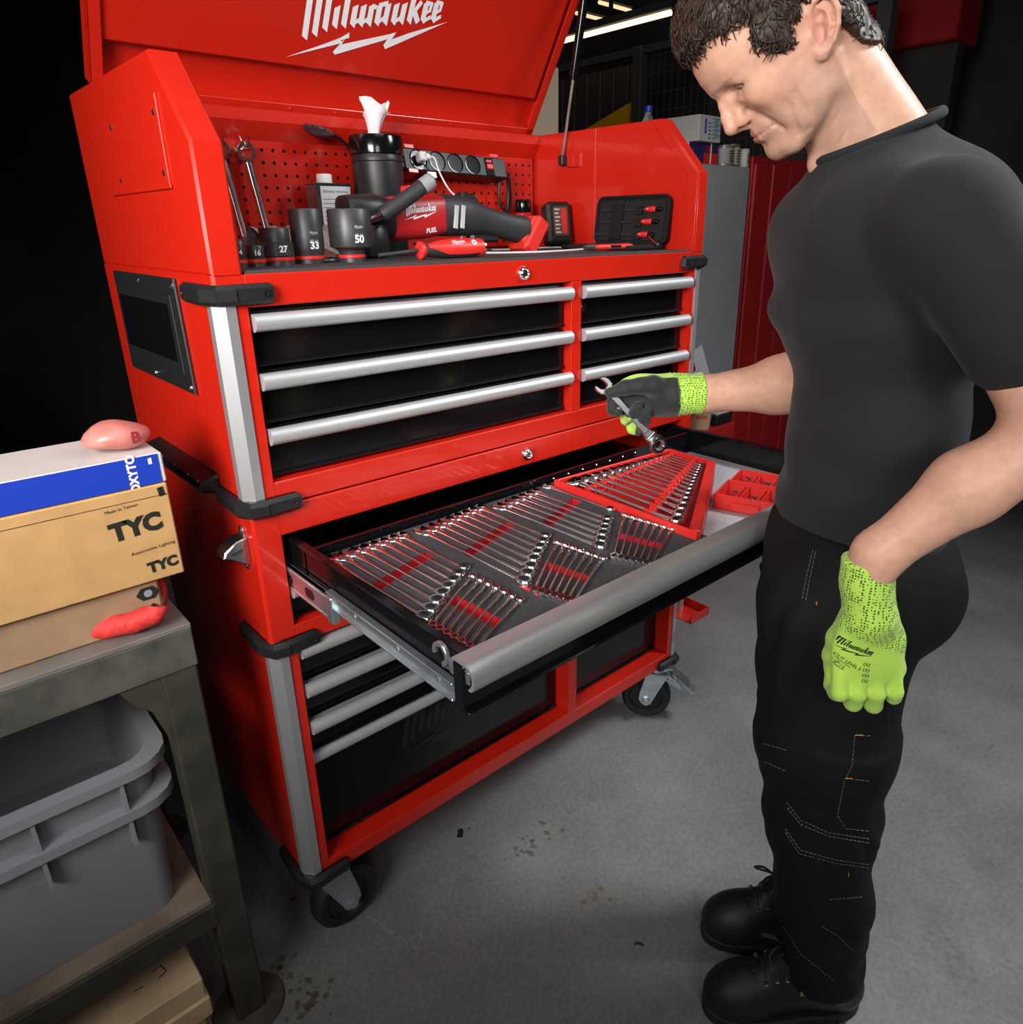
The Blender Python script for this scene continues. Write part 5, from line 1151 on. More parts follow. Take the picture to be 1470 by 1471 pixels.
# ceiling: strip lights on dark beams
TUBE = mat('lit_tube', (1, 0.9, 0.7), 0.4, emit=((1.0, 0.78, 0.44), 2.2)); TUBE2 = mat('dim_tube', (1, 0.85, 0.6), 0.4, emit=((1.0, 0.72, 0.40), 1.1))
def strip(lab, c, ax, L, m):
    t = thing('strip_light', lab, 'strip light', c, 'strip lights under the ceiling'); h = L / 2
    if ax == 'y':
        MB().box(c[0] - 0.03, c[0] + 0.03, c[1] - h, c[1] + h, c[2] + 0.02, c[2] + 0.06, 0.004).build('housing', CEILM, t); MB().tube([(c[0], c[1] - h + 0.02, c[2]), (c[0], c[1] + h - 0.02, c[2])], 0.016, 12).build('tube', m, t)
    else:
        MB().box(c[0] - h, c[0] + h, c[1] - 0.03, c[1] + 0.03, c[2] + 0.02, c[2] + 0.06, 0.004).build('housing', CEILM, t); MB().tube([(c[0] - h + 0.02, c[1], c[2]), (c[0] + h - 0.02, c[1], c[2])], 0.013, 12).build('tube', m, t)
    MB().box(c[0] - 0.01, c[0] + 0.01, c[1] - 0.01, c[1] + 0.01, c[2] + 0.09, ZC).build('hanger', BMETAL, t)
strip('long bright strip light running away above the lid edge', (3.50, 2.45, 2.60), 'y', 0.98, TUBE)
strip('dim strip light nearest the top of the picture', (4.40, 3.23, 3.0), 'x', 0.40, TUBE2)
strip('dim strip light behind the gas strut', (4.46, 3.55, 3.0), 'x', 0.36, TUBE2)
strip('small dim strip light right of the gas strut at the top', (4.55, 2.60, 3.02), 'x', 0.25, TUBE2)
for i, y in enumerate((2.0, 3.9)):
    o = MB().box(X0, X1, y - 0.06, y + 0.06, ZC - 0.22, ZC, 0.004).build('ceiling_beam', mat('beam_steel', (0.045, 0.043, 0.04), 0.7) if 'beam_steel' not in MATS else MATS['beam_steel'], None); tag(o, 'dark steel ceiling beam, %s the chest' % ('just behind' if i == 0 else 'far behind'), 'beam', 'ceiling beams')

# marks and litter on the floor
def floor_at(px, py):
    d = ray(px, py); t = -CAMLOC[2] / d[2]; return Vector((CAMLOC[0] + d[0] * t, CAMLOC[1] + d[1] * t, 0))
fl = bpy.data.objects['floor']
q = MB()
def scratch(P, w, n=26, jit=0.003):
    P = [floor_at(*p) for p in P]
    for i in range(len(P) - 1):
        for k in range(n):
            c = P[i].lerp(P[i + 1], (k + random.random()) / n) + Vector((random.gauss(0, jit), random.gauss(0, jit), 0)); d = (P[i + 1] - P[i]).normalized(); s = random.uniform(0.004, 0.012); nn = Vector((-d.y, d.x, 0)) * random.uniform(0.3, 1) * w
            q.add([tuple(c - d * s + Vector((0, 0, .0005))), tuple(c + nn + Vector((0, 0, .0005))), tuple(c + d * s + Vector((0, 0, .0005))), tuple(c - nn + Vector((0, 0, .0005)))], [(0, 1, 2, 3)])
scratch([(525, 1312), (560, 1338), (600, 1363)], 0.0012, 26, 0.0012); scratch([(475, 1330), (462, 1390), (457, 1418)], 0.0007, 12, 0.002); scratch([(500, 1320), (495, 1395)], 0.0006, 10, 0.002); scratch([(604, 1338), (608, 1350)], 0.0006, 8, 0.001)
q.build('chalk_scratch', mat('chalk_scratch', (0.42, 0.42, 0.42), 0.8), fl, smooth=0, kind='stuff')
def stain(px, py, rx, ry, n, m):
    c = floor_at(px, py); q = MB()
    for k in range(n):
        a = c + Vector((random.gauss(0, rx), random.gauss(0, ry), 0.0004)); r = random.uniform(0.002, 0.010) if n > 5 else 0.02
        N = 9; q.add([(a.x + r * random.uniform(.5, 1.2) * math.cos(2 * PI * i / N), a.y + r * random.uniform(.5, 1.2) * math.sin(2 * PI * i / N), a.z + 0.00001 * k) for i in range(N)], [tuple(range(N))])
    q.build('floor_stain', m, fl, smooth=0, kind='stuff')
ST = mat('brown_floor_stain', (0.13, 0.11, 0.065), 0.6, noise=0.3, nscale=60); ST.node_tree.nodes['Principled BSDF'].inputs['Alpha'].default_value = 0.45
GST = mat('grey_brown_stain', (0.14, 0.13, 0.11), 0.6); GST.node_tree.nodes['Principled BSDF'].inputs['Alpha'].default_value = 0.4
stain(425, 1400, 0.018, 0.05, 26, ST); stain(440, 1440, 0.03, 0.02, 16, ST); stain(860, 1285, 0.02, 0.012, 8, mat('faint_floor_stain', (0.17, 0.15, 0.09), 0.6)); stain(760, 1205, 0.05, 0.03, 22, GST); stain(665, 1195, 0.012, 0.006, 6, PRINTK)
P = [floor_at(*p) + Vector((0, 0, 0.0025)) for p in ((911, 1357), (916, 1355.5), (921, 1357), (925, 1360))]
o = MB().tube(P, [0.0015, 0.0026, 0.0026, 0.0012], 6).build('rubber_scrap', BRUB, None); tag(o, 'short black rubber scrap on the grey floor left of the boots', 'scrap')
o = MB().lathe([(0, 0), (0.006, 0), (0.005, 0.004), (0, 0.005)], tuple(floor_at(421, 1293)), 10).build('rusty_nut', mat('rust_brown', (0.16, 0.06, 0.02), 0.5), None); tag(o, 'small rusty nut on the floor behind the front left caster', 'nut')
# ------------------------------------------------------------------ the man
# local frame of the man: a forward, b to his left, z up
PF = Vector((-0.742, 0.670, 0)).normalized(); PL = Vector((-PF.y, PF.x, 0)); PO = Vector((0.732, -0.684, 0))
PM_ = frame(PO, PF, PL, Vector((0, 0, 1)))
def loc(px, py, b):
    d = Vector(ray(px, py)); o = Vector(CAMLOC); t = (b - (o - PO).dot(PL)) / d.dot(PL); q = o + d * t - PO
    return (q.dot(PF), b, q.z)
TH = math.radians(40); CT, ST = math.cos(TH), math.sin(TH)
HO = Vector((0.215, 0, 1.534))
HM = PM_ @ frame(HO, Vector((CT, 0, -ST)), Vector((0, 1, 0)), Vector((ST, 0, CT)))     # head frame: u forward, b left, w up; origin at the chin
class G:
    def __init__(s, lo, hi, h):
        s.lo = np.array(lo, np.float32); s.h = h; n = [int((hi[i] - lo[i]) / h) + 2 for i in range(3)]
        ax = [s.lo[i] + h * np.arange(n[i], dtype=np.float32) for i in range(3)]
        s.X, s.Y, s.Z = ax[0][:, None, None], ax[1][None, :, None], ax[2][None, None, :]; s.n = n
    def full(s, F): return np.broadcast_to(F, s.n).astype(np.float32)
def smin(a, b, k):
    h = np.maximum(k - np.abs(a - b), 0) / k; return np.minimum(a, b) - h * h * k * 0.25
def furrow(f, d, depth, sig): return f + depth * np.exp(-(d / sig) ** 2)
def smax(a, b, k): return -smin(-a, -b, k)
def ell(g, c, r, R=None):
    x, y, z = g.X - c[0], g.Y - c[1], g.Z - c[2]
    if R is not None: x, y, z = R[0][0] * x + R[0][1] * y + R[0][2] * z, R[1][0] * x + R[1][1] * y + R[1][2] * z, R[2][0] * x + R[2][1] * y + R[2][2] * z
    k0 = np.sqrt((x / r[0]) ** 2 + (y / r[1]) ** 2 + (z / r[2]) ** 2); k1 = np.sqrt((x / r[0] ** 2) ** 2 + (y / r[1] ** 2) ** 2 + (z / r[2] ** 2) ** 2)
    return k0 * (k0 - 1) / np.maximum(k1, 1e-6)
def cap(g, a, b, ra, rb=None, sq=None):
    rb = ra if rb is None else rb; d = [b[i] - a[i] for i in range(3)]; L = sum(v * v for v in d) + 1e-12
    x, y, z = g.X - a[0], g.Y - a[1], g.Z - a[2]
    t = np.clip((x * d[0] + y * d[1] + z * d[2]) / L, 0, 1)
    dx, dy, dz = x - t * d[0], y - t * d[1], z - t * d[2]
    if sq: dx, dy, dz = dx / sq[0], dy / sq[1], dz / sq[2]
    return np.sqrt(dx * dx + dy * dy + dz * dz) - (ra + (rb - ra) * t)
def chain(g, P, R, k=0.004, f=None):
    for i in range(len(P) - 1):
        c = cap(g, P[i], P[i + 1], R[i], R[i + 1]); f = c if f is None else smin(f, c, k)
    return f
def sub(f, c, k): return smax(f, -c, k)
def poly2(px, py, pts):
    d = np.full(np.broadcast(px, py).shape, 1e9, np.float32); sgn = np.ones(d.shape, np.float32); n = len(pts)
    for i in range(n):
        ax, ay = pts[i]; bx, by = pts[i - 1]; ex, ey = bx - ax, by - ay; wx, wy = px - ax, py - ay
        t = np.clip((wx * ex + wy * ey) / (ex * ex + ey * ey), 0, 1); d = np.minimum(d, (wx - ex * t) ** 2 + (wy - ey * t) ** 2)
        c1 = py >= ay; c2 = py < by; c3 = ex * wy > ey * wx
        m = (c1 & c2 & c3) | (~c1 & ~c2 & ~c3); sgn = np.where(m, -sgn, sgn)
    return sgn * np.sqrt(d)
def surfnet(F, g):
    F = g.full(F); n = F.shape; ins = F < 0
    cs = [(i, j, k) for i in (0, 1) for j in (0, 1) for k in (0, 1)]
    sl = lambda c: (slice(c[0], n[0] - 1 + c[0]), slice(c[1], n[1] - 1 + c[1]), slice(c[2], n[2] - 1 + c[2]))
    cnt = sum(ins[sl(c)].astype(np.int8) for c in cs); act = (cnt > 0) & (cnt < 8)
    I = np.argwhere(act); V = {c: F[I[:, 0] + c[0], I[:, 1] + c[1], I[:, 2] + c[2]] for c in cs}
    acc = np.zeros((len(I), 3)); num = np.zeros(len(I))
    for c in cs:
        for a in range(3):
            if c[a]: continue
            d = list(c); d[a] = 1; d = tuple(d); f0, f1 = V[c], V[d]; m = (f0 < 0) != (f1 < 0)
            t = np.where(m, f0 / np.where(m, f0 - f1, 1), 0); p = np.tile(np.array(c, float), (len(I), 1)); p[:, a] += t
            acc[m] += p[m]; num[m] += 1
    vs = (I + acc / num[:, None]) * g.h + g.lo
    idx = np.full(act.shape, -1, np.int64); idx[act] = np.arange(len(I)); faces = []
    for a in range(3):
        b, c = (a + 1) % 3, (a + 2) % 3
        s0 = [slice(None)] * 3; s1 = [slice(None)] * 3
        s0[a] = slice(0, n[a] - 1); s1[a] = slice(1, n[a])
        for q in (b, c): s0[q] = slice(1, n[q] - 1); s1[q] = slice(1, n[q] - 1)
        A, B = ins[tuple(s0)], ins[tuple(s1)]
        E = np.argwhere(A != B); flip = ~A[E[:, 0], E[:, 1], E[:, 2]]
        off = np.zeros(3, int); off[b] = 1; off[c] = 1; E = E + off
        def cell(db, dc):
            q = E.copy(); q[:, b] -= db; q[:, c] -= dc; return idx[q[:, 0], q[:, 1], q[:, 2]]
        Q = np.stack([cell(1, 1), cell(0, 1), cell(0, 0), cell(1, 0)], 1); Q[flip] = Q[flip][:, ::-1]; faces.append(Q)
    return vs, np.concatenate(faces)
def sdf_obj(name, vs, fs, mats, parent, M, col=None, mi=None, smooth=180, label=None):
    MM = np.array(M); P = vs @ MM[:3, :3].T + MM[:3, 3]; off = np.array(WL.get(parent.name, (0, 0, 0))) if parent is not None else np.zeros(3)
    me = bpy.data.meshes.new(name); me.from_pydata((P - off).tolist(), [], fs.tolist())
    for q in (mats if isinstance(mats, list) else [mats]): me.materials.append(q)
    if mi is not None: me.polygons.foreach_set('material_index', np.asarray(mi, np.int32))
    if col is not None:
        ca = me.color_attributes.new('Col', 'FLOAT_COLOR', 'POINT'); ca.data.foreach_set('color', (col if col.shape[1] == 4 else np.concatenate([col, np.ones((len(col), 1))], 1)).astype(np.float32).ravel())
    me.update(); me.shade_smooth()
    o = bpy.data.objects.new(name, me); COL.objects.link(o)
    if parent is not None: o.parent = parent; WL[o.name] = tuple(off)
    if label: o['label'] = label
    return o
def fnoise(x, y, z, s, seed=0, n=5):
    r = np.random.default_rng(seed); out = 0
    for i in range(n):
        k = r.normal(size=3); k /= np.linalg.norm(k); k *= s * r.uniform(0.6, 1.6); out = out + np.sin(k[0] * x + k[1] * y + k[2] * z + r.uniform(0, 6.28))
    return out / n

man = thing('person', 'man with short curly dark hair in black T-shirt and work trousers, holding a chrome wrench', 'person', tuple(PO))
SKIN = mat('skin', (0.5, 0.28, 0.2), 0.46, spec=0.4, attr=True, sss=0.25, noise=0.07, nscale=90, bump=0.10, bscale=420)
# ---- head
g = G((-0.210, -0.098, -0.135), (0.052, 0.098, 0.258), 0.0023)
U, B, Wd = g.X, g.Y, g.Z; aB = np.abs(B)
prof = [(-0.080, 0.012), (-0.055, 0.000), (-0.030, -0.007), (-0.010, -0.0065), (-0.001, -0.001), (0.003, 0.008), (0.0025, 0.016), (-0.001, 0.0235), (-0.001, 0.030), (0.001, 0.040), (0.002, 0.050), (0.002, 0.060),
        (0.003, 0.080), (0.005, 0.095), (0.009, 0.106), (0.013, 0.114), (0.017, 0.123), (0.0185, 0.135), (0.016, 0.150), (0.009, 0.168), (-0.012, 0.190), (-0.050, 0.200), (-0.100, 0.170), (-0.100, 0.05)]
bend = np.interp(Wd.ravel(), [-0.02, 0.02, 0.06, 0.10, 0.13, 0.19], [11.0, 11.5, 9.0, 6.5, 5.2, 5.0]).astype(np.float32)[None, None, :]
hw = np.interp(Wd.ravel(), [-0.02, 0.0, 0.03, 0.06, 0.09, 0.13, 0.19], [0.036, 0.043, 0.052, 0.059, 0.065, 0.066, 0.062]).astype(np.float32)[None, None, :]
f = smax(poly2(U + bend * B * B, Wd + 0 * U, prof), aB - hw, 0.030)
f = smin(f, ell(g, (-0.086, 0, 0.148), (0.1005, 0.0765, 0.090)), 0.030)
class S:   # mirrored in b
    X = U; Y = aB; Z = Wd
f = smin(f, cap(S, (-0.022, 0.027, 0.006), (-0.078, 0.053, 0.034), 0.012, 0.0145), 0.016)
f = smin(f, cap(S, (-0.076, 0.050, 0.036), (-0.088, 0.060, 0.085), 0.014, 0.012), 0.020)
f = smin(f, ell(S, (-0.052, 0.046, 0.050), (0.034, 0.016, 0.036)), 0.022)
f = smin(f, ell(S, (-0.026, 0.0475, 0.084), (0.026, 0.0115, 0.015)), 0.026)
f = smin(f, cap(S, (0.0105, 0.009, 0.1175), (-0.012, 0.046, 0.1150), 0.0072, 0.0065), 0.011)
f = smin(f, ell(g, (-0.008, 0, 0.009), (0.0115, 0.017, 0.0125)), 0.010)
f = sub(f, ell(S, (0.013, 0.030, 0.1035), (0.0165, 0.0145, 0.0095)), 0.010)
# nose
f = smin(f, chain(g, [(0.0085, 0, 0.114), (0.0155, 0, 0.098), (0.0215, 0, 0.082), (0.0245, 0, 0.0705)], [0.0062, 0.0068, 0.0075, 0.0082], 0.006), 0.007)
f = smin(f, ell(g, (0.0225, 0, 0.0690), (0.0095, 0.0095, 0.0080)), 0.006)
f = smin(f, ell(S, (0.0095, 0.0120, 0.0690), (0.0100, 0.0055, 0.0080)), 0.007)
f = smin(f, cap(S, (0.0065, 0.008, 0.100), (0.0085, 0.011, 0.078), 0.006, 0.006), 0.012)
f = smin(f, cap(g, (0.021, 0, 0.0655), (0.006, 0, 0.058), 0.0052, 0.0048), 0.004)
f = sub(f, ell(S, (0.0140, 0.0072, 0.0600), (0.0062, 0.0036, 0.0058)), 0.003)
f = sub(f, cap(S, (0.0065, 0.0205, 0.0750), (0.0030, 0.0200, 0.0630), 0.0016), 0.004)
# lips and mouth
f = smin(f, ell(g, (-0.0085, 0, 0.0400), (0.0125, 0.027, 0.0200)), 0.010)
f = smin(f, chain(S, [(0.0035, 0.000, 0.0432), (0.0030, 0.008, 0.0440), (-0.0110, 0.0275, 0.0405)], [0.0038, 0.0038, 0.0022], 0.003), 0.004)
f = smin(f, chain(S, [(0.0030, 0.000, 0.0348), (0.0018, 0.010, 0.0353), (-0.0110, 0.0260, 0.0386)], [0.0046, 0.0046, 0.0024], 0.003), 0.005)
f = sub(f, chain(S, [(0.0075, 0.000, 0.0393), (0.0055, 0.010, 0.0398), (-0.0055, 0.0265, 0.0396), (-0.0120, 0.0330, 0.0385)], [0.0008, 0.0009, 0.0011, 0.0010], 0.001), 0.0020)
f = sub(f, cap(g, (0.003, 0.0, 0.0255), (0.003, 0.0, 0.0256), 0.0030), 0.008)
# folds
f = furrow(f, chain(S, [(0.0010, 0.0205, 0.0740), (-0.0065, 0.0300, 0.060), (-0.0135, 0.0360, 0.0430), (-0.0190, 0.0370, 0.030)], [0, 0, 0, 0]), 0.0032, 0.0042)
f = furrow(f, chain(S, [(-0.0300, 0.0560, 0.064), (-0.0310, 0.0565, 0.045), (-0.0270, 0.0460, 0.012)], [0, 0, 0]), 0.0030, 0.0050)
f = furrow(f, chain(S, [(-0.0440, 0.0600, 0.056), (-0.0430, 0.0590, 0.035), (-0.0390, 0.0490, 0.010)], [0, 0, 0]), 0.0024, 0.0048)
f = furrow(f, chain(S, [(-0.0060, 0.0310, 0.088), (-0.0180, 0.0440, 0.090)], [0, 0]), 0.0012, 0.0040)
for wv, dp in ((0.136, 0.0014), (0.144, 0.0017), (0.152, 0.0014), (0.160, 0.0008)): f = furrow(f, chain(S, [(0.0180 - (wv - 0.139) * 0.40, 0.0, wv), (0.0125 - (wv - 0.139) * 0.45, 0.030, wv + 0.003), (-0.002, 0.046, wv - 0.004)], [0, 0, 0]), dp, 0.0020)
for k in range(4): f = furrow(f, cap(S, (-0.0230, 0.0540, 0.101 + 0.0015 * k), (-0.040, 0.0640, 0.090 + 0.010 * k), 0, 0), 0.0014, 0.0018)
f = furrow(f, cap(S, (0.0165, 0.0055, 0.119), (0.0165, 0.0065, 0.130), 0, 0), 0.0009, 0.0022)
# eyelids
ey = (-0.0120, 0.0335, 0.1040)
f = smin(f, ell(S, ey, (0.0150, 0.0152, 0.0142)), 0.004)
f = smin(f, chain(S, [(0.002, 0.020, 0.0945), (0.001, 0.031, 0.0925), (-0.009, 0.042, 0.0955)], [0.0024, 0.0028, 0.0024], 0.003), 0.008)
f = sub(f, chain(S, [(0.0070, 0.0195, 0.1090), (0.0050, 0.0320, 0.1125), (-0.0080, 0.0450, 0.1090), (-0.018, 0.049, 0.103)], [0.0010, 0.0012, 0.0012, 0.0008], 0.001), 0.0035)
er = math.radians(20); f = sub(f, ell(S, (-0.0080, 0.0370, 0.1020), (0.0165, 0.0150, 0.0036), [[math.cos(er), 0, math.sin(er)], [0, 1, 0], [-math.sin(er), 0, math.cos(er)]]), 0.0018)
f_face = f
# neck
f = smin(f, cap(g, (-0.100, 0, 0.070), (-0.085, 0, -0.140), 0.0505, 0.056), 0.014)
f = smin(f, cap(g, (-0.125, 0, 0.070), (-0.125, 0, -0.140), 0.047, 0.058), 0.030)
f = smin(f, cap(S, (-0.100, 0.058, 0.060), (-0.052, 0.020, -0.095), 0.011, 0.011), 0.014)
f = smin(f, ell(g, (-0.038, 0, -0.045), (0.012, 0.011, 0.014)), 0.018)
for k, (wv, rr) in enumerate(((-0.030, 0.0009), (-0.052, 0.0007))): f = sub(f, chain(S, [(-0.028 - 0.004 * k, 0.0, wv), (-0.045, 0.034, wv + 0.012), (-0.075, 0.056, wv + 0.030)], [rr, rr, rr * .6], 0.001), 0.004)
f_hair = f
# ears
ec = Vector((-0.100, 0.0775, 0.0935)); e1 = Vector((-0.48, 0.06, 0.875)).normalized(); e2 = Vector((0.82, -0.36, 0.47)); e2 = (e2 - e1 * e2.dot(e1)).normalized(); e3 = e2.cross(e1).normalized()
if e3.y < 0: e3 = -e3
ep = lambda x, y, z=0: tuple(ec + e2 * x + e1 * y + e3 * z)
R_ = [list(e2), list(e1), list(e3)]
ear = ell(S, ep(-0.001, 0.001), (0.0165, 0.0315, 0.0040), R_)
rim = [(0.0120, 0.004, 0.003), (0.0135, 0.017, 0.004), (0.0085, 0.028, 0.0055), (-0.002, 0.0325, 0.0065), (-0.0125, 0.027, 0.0065), (-0.0180, 0.014, 0.006), (-0.0175, -0.001, 0.005), (-0.0130, -0.015, 0.004), (-0.006, -0.025, 0.003)]
ear = smin(ear, chain(S, [ep(*p) for p in rim], [0.0022, 0.0026, 0.0030, 0.0034, 0.0036, 0.0034, 0.0032, 0.0032, 0.0034], 0.002), 0.003)
ear = smin(ear, ell(S, ep(0.001, -0.0265, 0.001), (0.0085, 0.0090, 0.0045), R_), 0.004)
ear = smin(ear, chain(S, [ep(0.004, 0.0215, 0.002), ep(-0.006, 0.014, 0.004), ep(-0.0095, 0.002, 0.004), ep(-0.005, -0.013, 0.003)], [0.0022, 0.0028, 0.0030, 0.0028], 0.002), 0.0025)
ear = smin(ear, ell(S, ep(0.0110, -0.006, 0.001), (0.0042, 0.0062, 0.0050), R_), 0.003)
ear = sub(ear, ell(S, ep(0.0035, -0.005, 0.0045), (0.0078, 0.0125, 0.0085), R_), 0.0025)
ear = sub(ear, ell(S, ep(0.003, 0.012, 0.005), (0.0070, 0.0065, 0.0062), R_), 0.0025)
f = smin(f, ear, 0.005)
f = f + 0.0004 * fnoise(U, B, Wd, 160, 3)
hv, hf = surfnet(f, g); gh = g
u, b_, w_ = hv.T; ab = np.abs(b_)
def msk(c, r, p=2.0):
    d = ((u - c[0]) / r[0]) ** 2 + ((ab - c[1]) / r[1]) ** 2 + ((w_ - c[2]) / r[2]) ** 2; return np.exp(-d ** (p / 2))[:, None]
col = np.tile(np.array([0.660, 0.375, 0.262]), (len(hv), 1))
def tint(c, m): 
    global col
    col = col * (1 - m) + np.array(c) * m
tint((0.56, 0.245, 0.165), 0.5 * msk((-0.02, 0.05, 0.075), (0.03, 0.03, 0.03)))
tint((0.58, 0.25, 0.18), 0.7 * msk((0.022, 0.0, 0.072), (0.014, 0.016, 0.016)))
tint((0.56, 0.23, 0.165), 0.7 * msk((-0.10, 0.08, 0.095), (0.03, 0.014, 0.04)))
beard = 1 / (1 + np.exp(-(0.060 - w_ - 0.25 * (u + 0.02)) / 0.006)) * (u > -0.10) * (w_ > -0.05); tint((0.395, 0.235, 0.175), 0.55 * beard[:, None])
tint((0.475, 0.195, 0.155), 0.85 * np.maximum(msk((0.006, 0.0, 0.0445), (0.012, 0.024, 0.0038), 4), msk((0.005, 0.0, 0.0345), (0.012, 0.021, 0.0042), 4)))
tint((0.20, 0.11, 0.07), 0.72 * np.maximum(msk((0.012, 0.016, 0.1185), (0.014, 0.012, 0.0038), 3), msk((-0.002, 0.036, 0.1195), (0.014, 0.014, 0.0034), 3)))
tint((0.40, 0.20, 0.15), 0.55 * msk((0.000, 0.034, 0.104), (0.016, 0.018, 0.009)))
tint((0.12, 0.06, 0.05), 0.9 * msk((-0.004, 0.036, 0.1060), (0.016, 0.018, 0.0014), 4))
tint((0.30, 0.10, 0.08), 0.8 * msk((0.014, 0.0072, 0.061), (0.006, 0.005, 0.004)))
tint((0.28, 0.12, 0.09), 0.7 * msk((0.006, 0.0, 0.0395), (0.016, 0.024, 0.0011), 4))
col *= (1 + 0.06 * fnoise(u, b_, w_, 220, 9, 8))[:, None]
HM_np = np.array(HM); headW = hv @ HM_np[:3, :3].T + HM_np[:3, 3]
# ---- body under the clothes, with the bare right arm
AR = [(0.070, -0.185, 1.445), (0.012, -0.245, 1.185), (0.012, -0.245, 1.165), (0.100, -0.235, 1.170), loc(1008, 566, -0.226), loc(972, 566, -0.222)]
AL = [(0.060, 0.190, 1.450), (-0.045, 0.280, 1.235), (-0.045, 0.280, 1.215), (0.030, 0.270, 1.155), (0.115, 0.255, 1.060), (0.122, 0.255, 1.03)]
g = G((-0.20, -0.34, 0.05), (0.34, 0.36, 1.56), 0.0075)
f = ell(g, (0.045, 0, 1.34), (0.080, 0.135, 0.18)); f = smin(f, ell(g, (0.015, 0, 1.10), (0.075, 0.115, 0.20)), 0.04)
f = smin(f, cap(g, (0.055, -0.15, 1.445), (0.055, 0.15, 1.445), 0.05), 0.05); f = smin(f, cap(g, (0.05, 0, 1.46), (0.085, 0, 1.54), 0.052), 0.03)
f = smin(f, ell(g, (0.02, 0, 0.93), (0.085, 0.12, 0.13)), 0.05)
for L_ in ([(0.075, 0.095, 0.88), (0.07, 0.105, 0.52), (0.022, 0.095, 0.10)], [(0.035, -0.090, 0.88), (0.03, -0.085, 0.52), (-0.030, -0.058, 0.10)]): f = smin(f, chain(g, L_, [0.075, 0.050, 0.038], 0.03), 0.03)
f = smin(f, chain(g, AL, [0.050, 0.042, 0.042, 0.043, 0.029, 0.027], 0.02), 0.02)
f = smin(f, chain(g, AR, [0.052, 0.048, 0.050, 0.0480, 0.0310, 0.026], 0.02), 0.02)
f = smin(f, ell(g, (0.060, -0.240, 1.190), (0.070, 0.036, 0.042)), 0.02)
f = smax(f, 0.67 * g.X - 0.742 * g.Y - 0.13 - 4.0 * np.maximum(0.875 - g.Z, 0) - 4.0 * np.maximum(g.Z - 1.0, 0), 0.02)
bv_, bf_ = surfnet(f, g); PMn = np.array(PM_); bodyW = bv_ @ PMn[:3, :3].T + PMn[:3, 3]
bcol = np.tile(np.array([0.640, 0.360, 0.255]), (len(bv_), 1)) * (1 + 0.05 * fnoise(bv_[:, 0], bv_[:, 1], bv_[:, 2], 70, 5, 6))[:, None]
body = sdf_obj('body', np.concatenate([headW, bodyW]), np.concatenate([hf, bf_ + len(headW)]), SKIN, man, Matrix.Identity(4), np.concatenate([col, bcol]))
# eyes
EYE = mat('eye', (0.7, 0.66, 0.62), 0.12, attr=True)
for s in (1, -1):
    q = MB(); c = Vector((ey[0], ey[1] * s, ey[2])); look = Vector((0.86, 0.16 * s, -0.34)).normalized(); n1, n2 = 20, 14
    q.ball((0, 0, 0), 0.0136, 28)
    cl_ = []
    M = HM @ Matrix.Translation(c) @ look.to_track_quat('Z', 'Y').to_matrix().to_4x4()
    for p in q.v:
        a = math.acos(max(-1, min(1, p[2] / 0.0136)))
        cl_.append((0.008, 0.006, 0.005, 1) if a < 0.20 else (0.11, 0.075, 0.045, 1) if a < 0.46 else (0.42, 0.35, 0.31, 1))
    q.v = [tuple(M @ Vector(p)) for p in q.v]; q.build('eyeball', EYE, man, smooth=180, col=cl_)
# ---- hair
HAIR = mat('dark_brown_hair', (0.036, 0.021, 0.014), 0.5, spec=0.4, noise=0.4, nscale=120)
hp_ = [(0.060, 0.178), (0.012, 0.176), (-0.004, 0.168), (-0.026, 0.164), (-0.042, 0.158), (-0.032, 0.146), (-0.030, 0.136), (-0.040, 0.118), (-0.052, 0.102), (-0.064, 0.102), (-0.074, 0.122), (-0.100, 0.134), (-0.118, 0.110), (-0.126, 0.075), (-0.138, 0.045), (-0.160, 0.030), (-0.230, 0.030), (-0.230, 0.280), (0.060, 0.280)]
g = gh; aB = np.abs(g.Y)
f = smin(f_hair - 0.0065, ell(g, (-0.050, 0, 0.185), (0.072, 0.066, 0.050)), 0.03)
f = f - 0.0032 * fnoise(g.X, g.Y, g.Z, 130, 21, 7) - 0.0015 * fnoise(g.X, g.Y, g.Z, 330, 22, 7)
f = smax(f, poly2(g.X + 0 * g.Z, g.Z + 0 * g.X, hp_), 0.006)
hv2, hf2 = surfnet(f, g)
hair = sdf_obj('hair', hv2, hf2, HAIR, man, HM)
bvh_h = BVHTree.FromPolygons([Vector(p) for p in hv2], hf2.tolist())
q = MB(); q.xf = HM; cnt = 0; cen = Vector((-0.086, 0, 0.13))
def inpoly(x, y, P):
    c = False
    for i in range(len(P)):
        (x1, y1), (x2, y2) = P[i], P[i - 1]
        if (y1 > y) != (y2 > y) and x < (x2 - x1) * (y - y1) / (y2 - y1) + x1: c = not c
    return c
def curl(p, nrm, flow, L, amp, turns, r):
    s1 = flow.cross(nrm).normalized(); ph = random.uniform(0, 6.28); pts = []; rs = []
    for i in range(8):
        t = i / 7; a = ph + turns * 2 * PI * t
        pts.append(p + flow * (L * t) + nrm * (0.003 * math.sin(PI * min(1, t * 1.2)) + amp * 0.6 * math.cos(a) * t ** 0.5 - 0.004 * t * t) + s1 * (amp * math.sin(a) * t ** 0.5)); rs.append(r * (1 - 0.75 * t))
    q.tube(pts, rs, 3, caps=False)
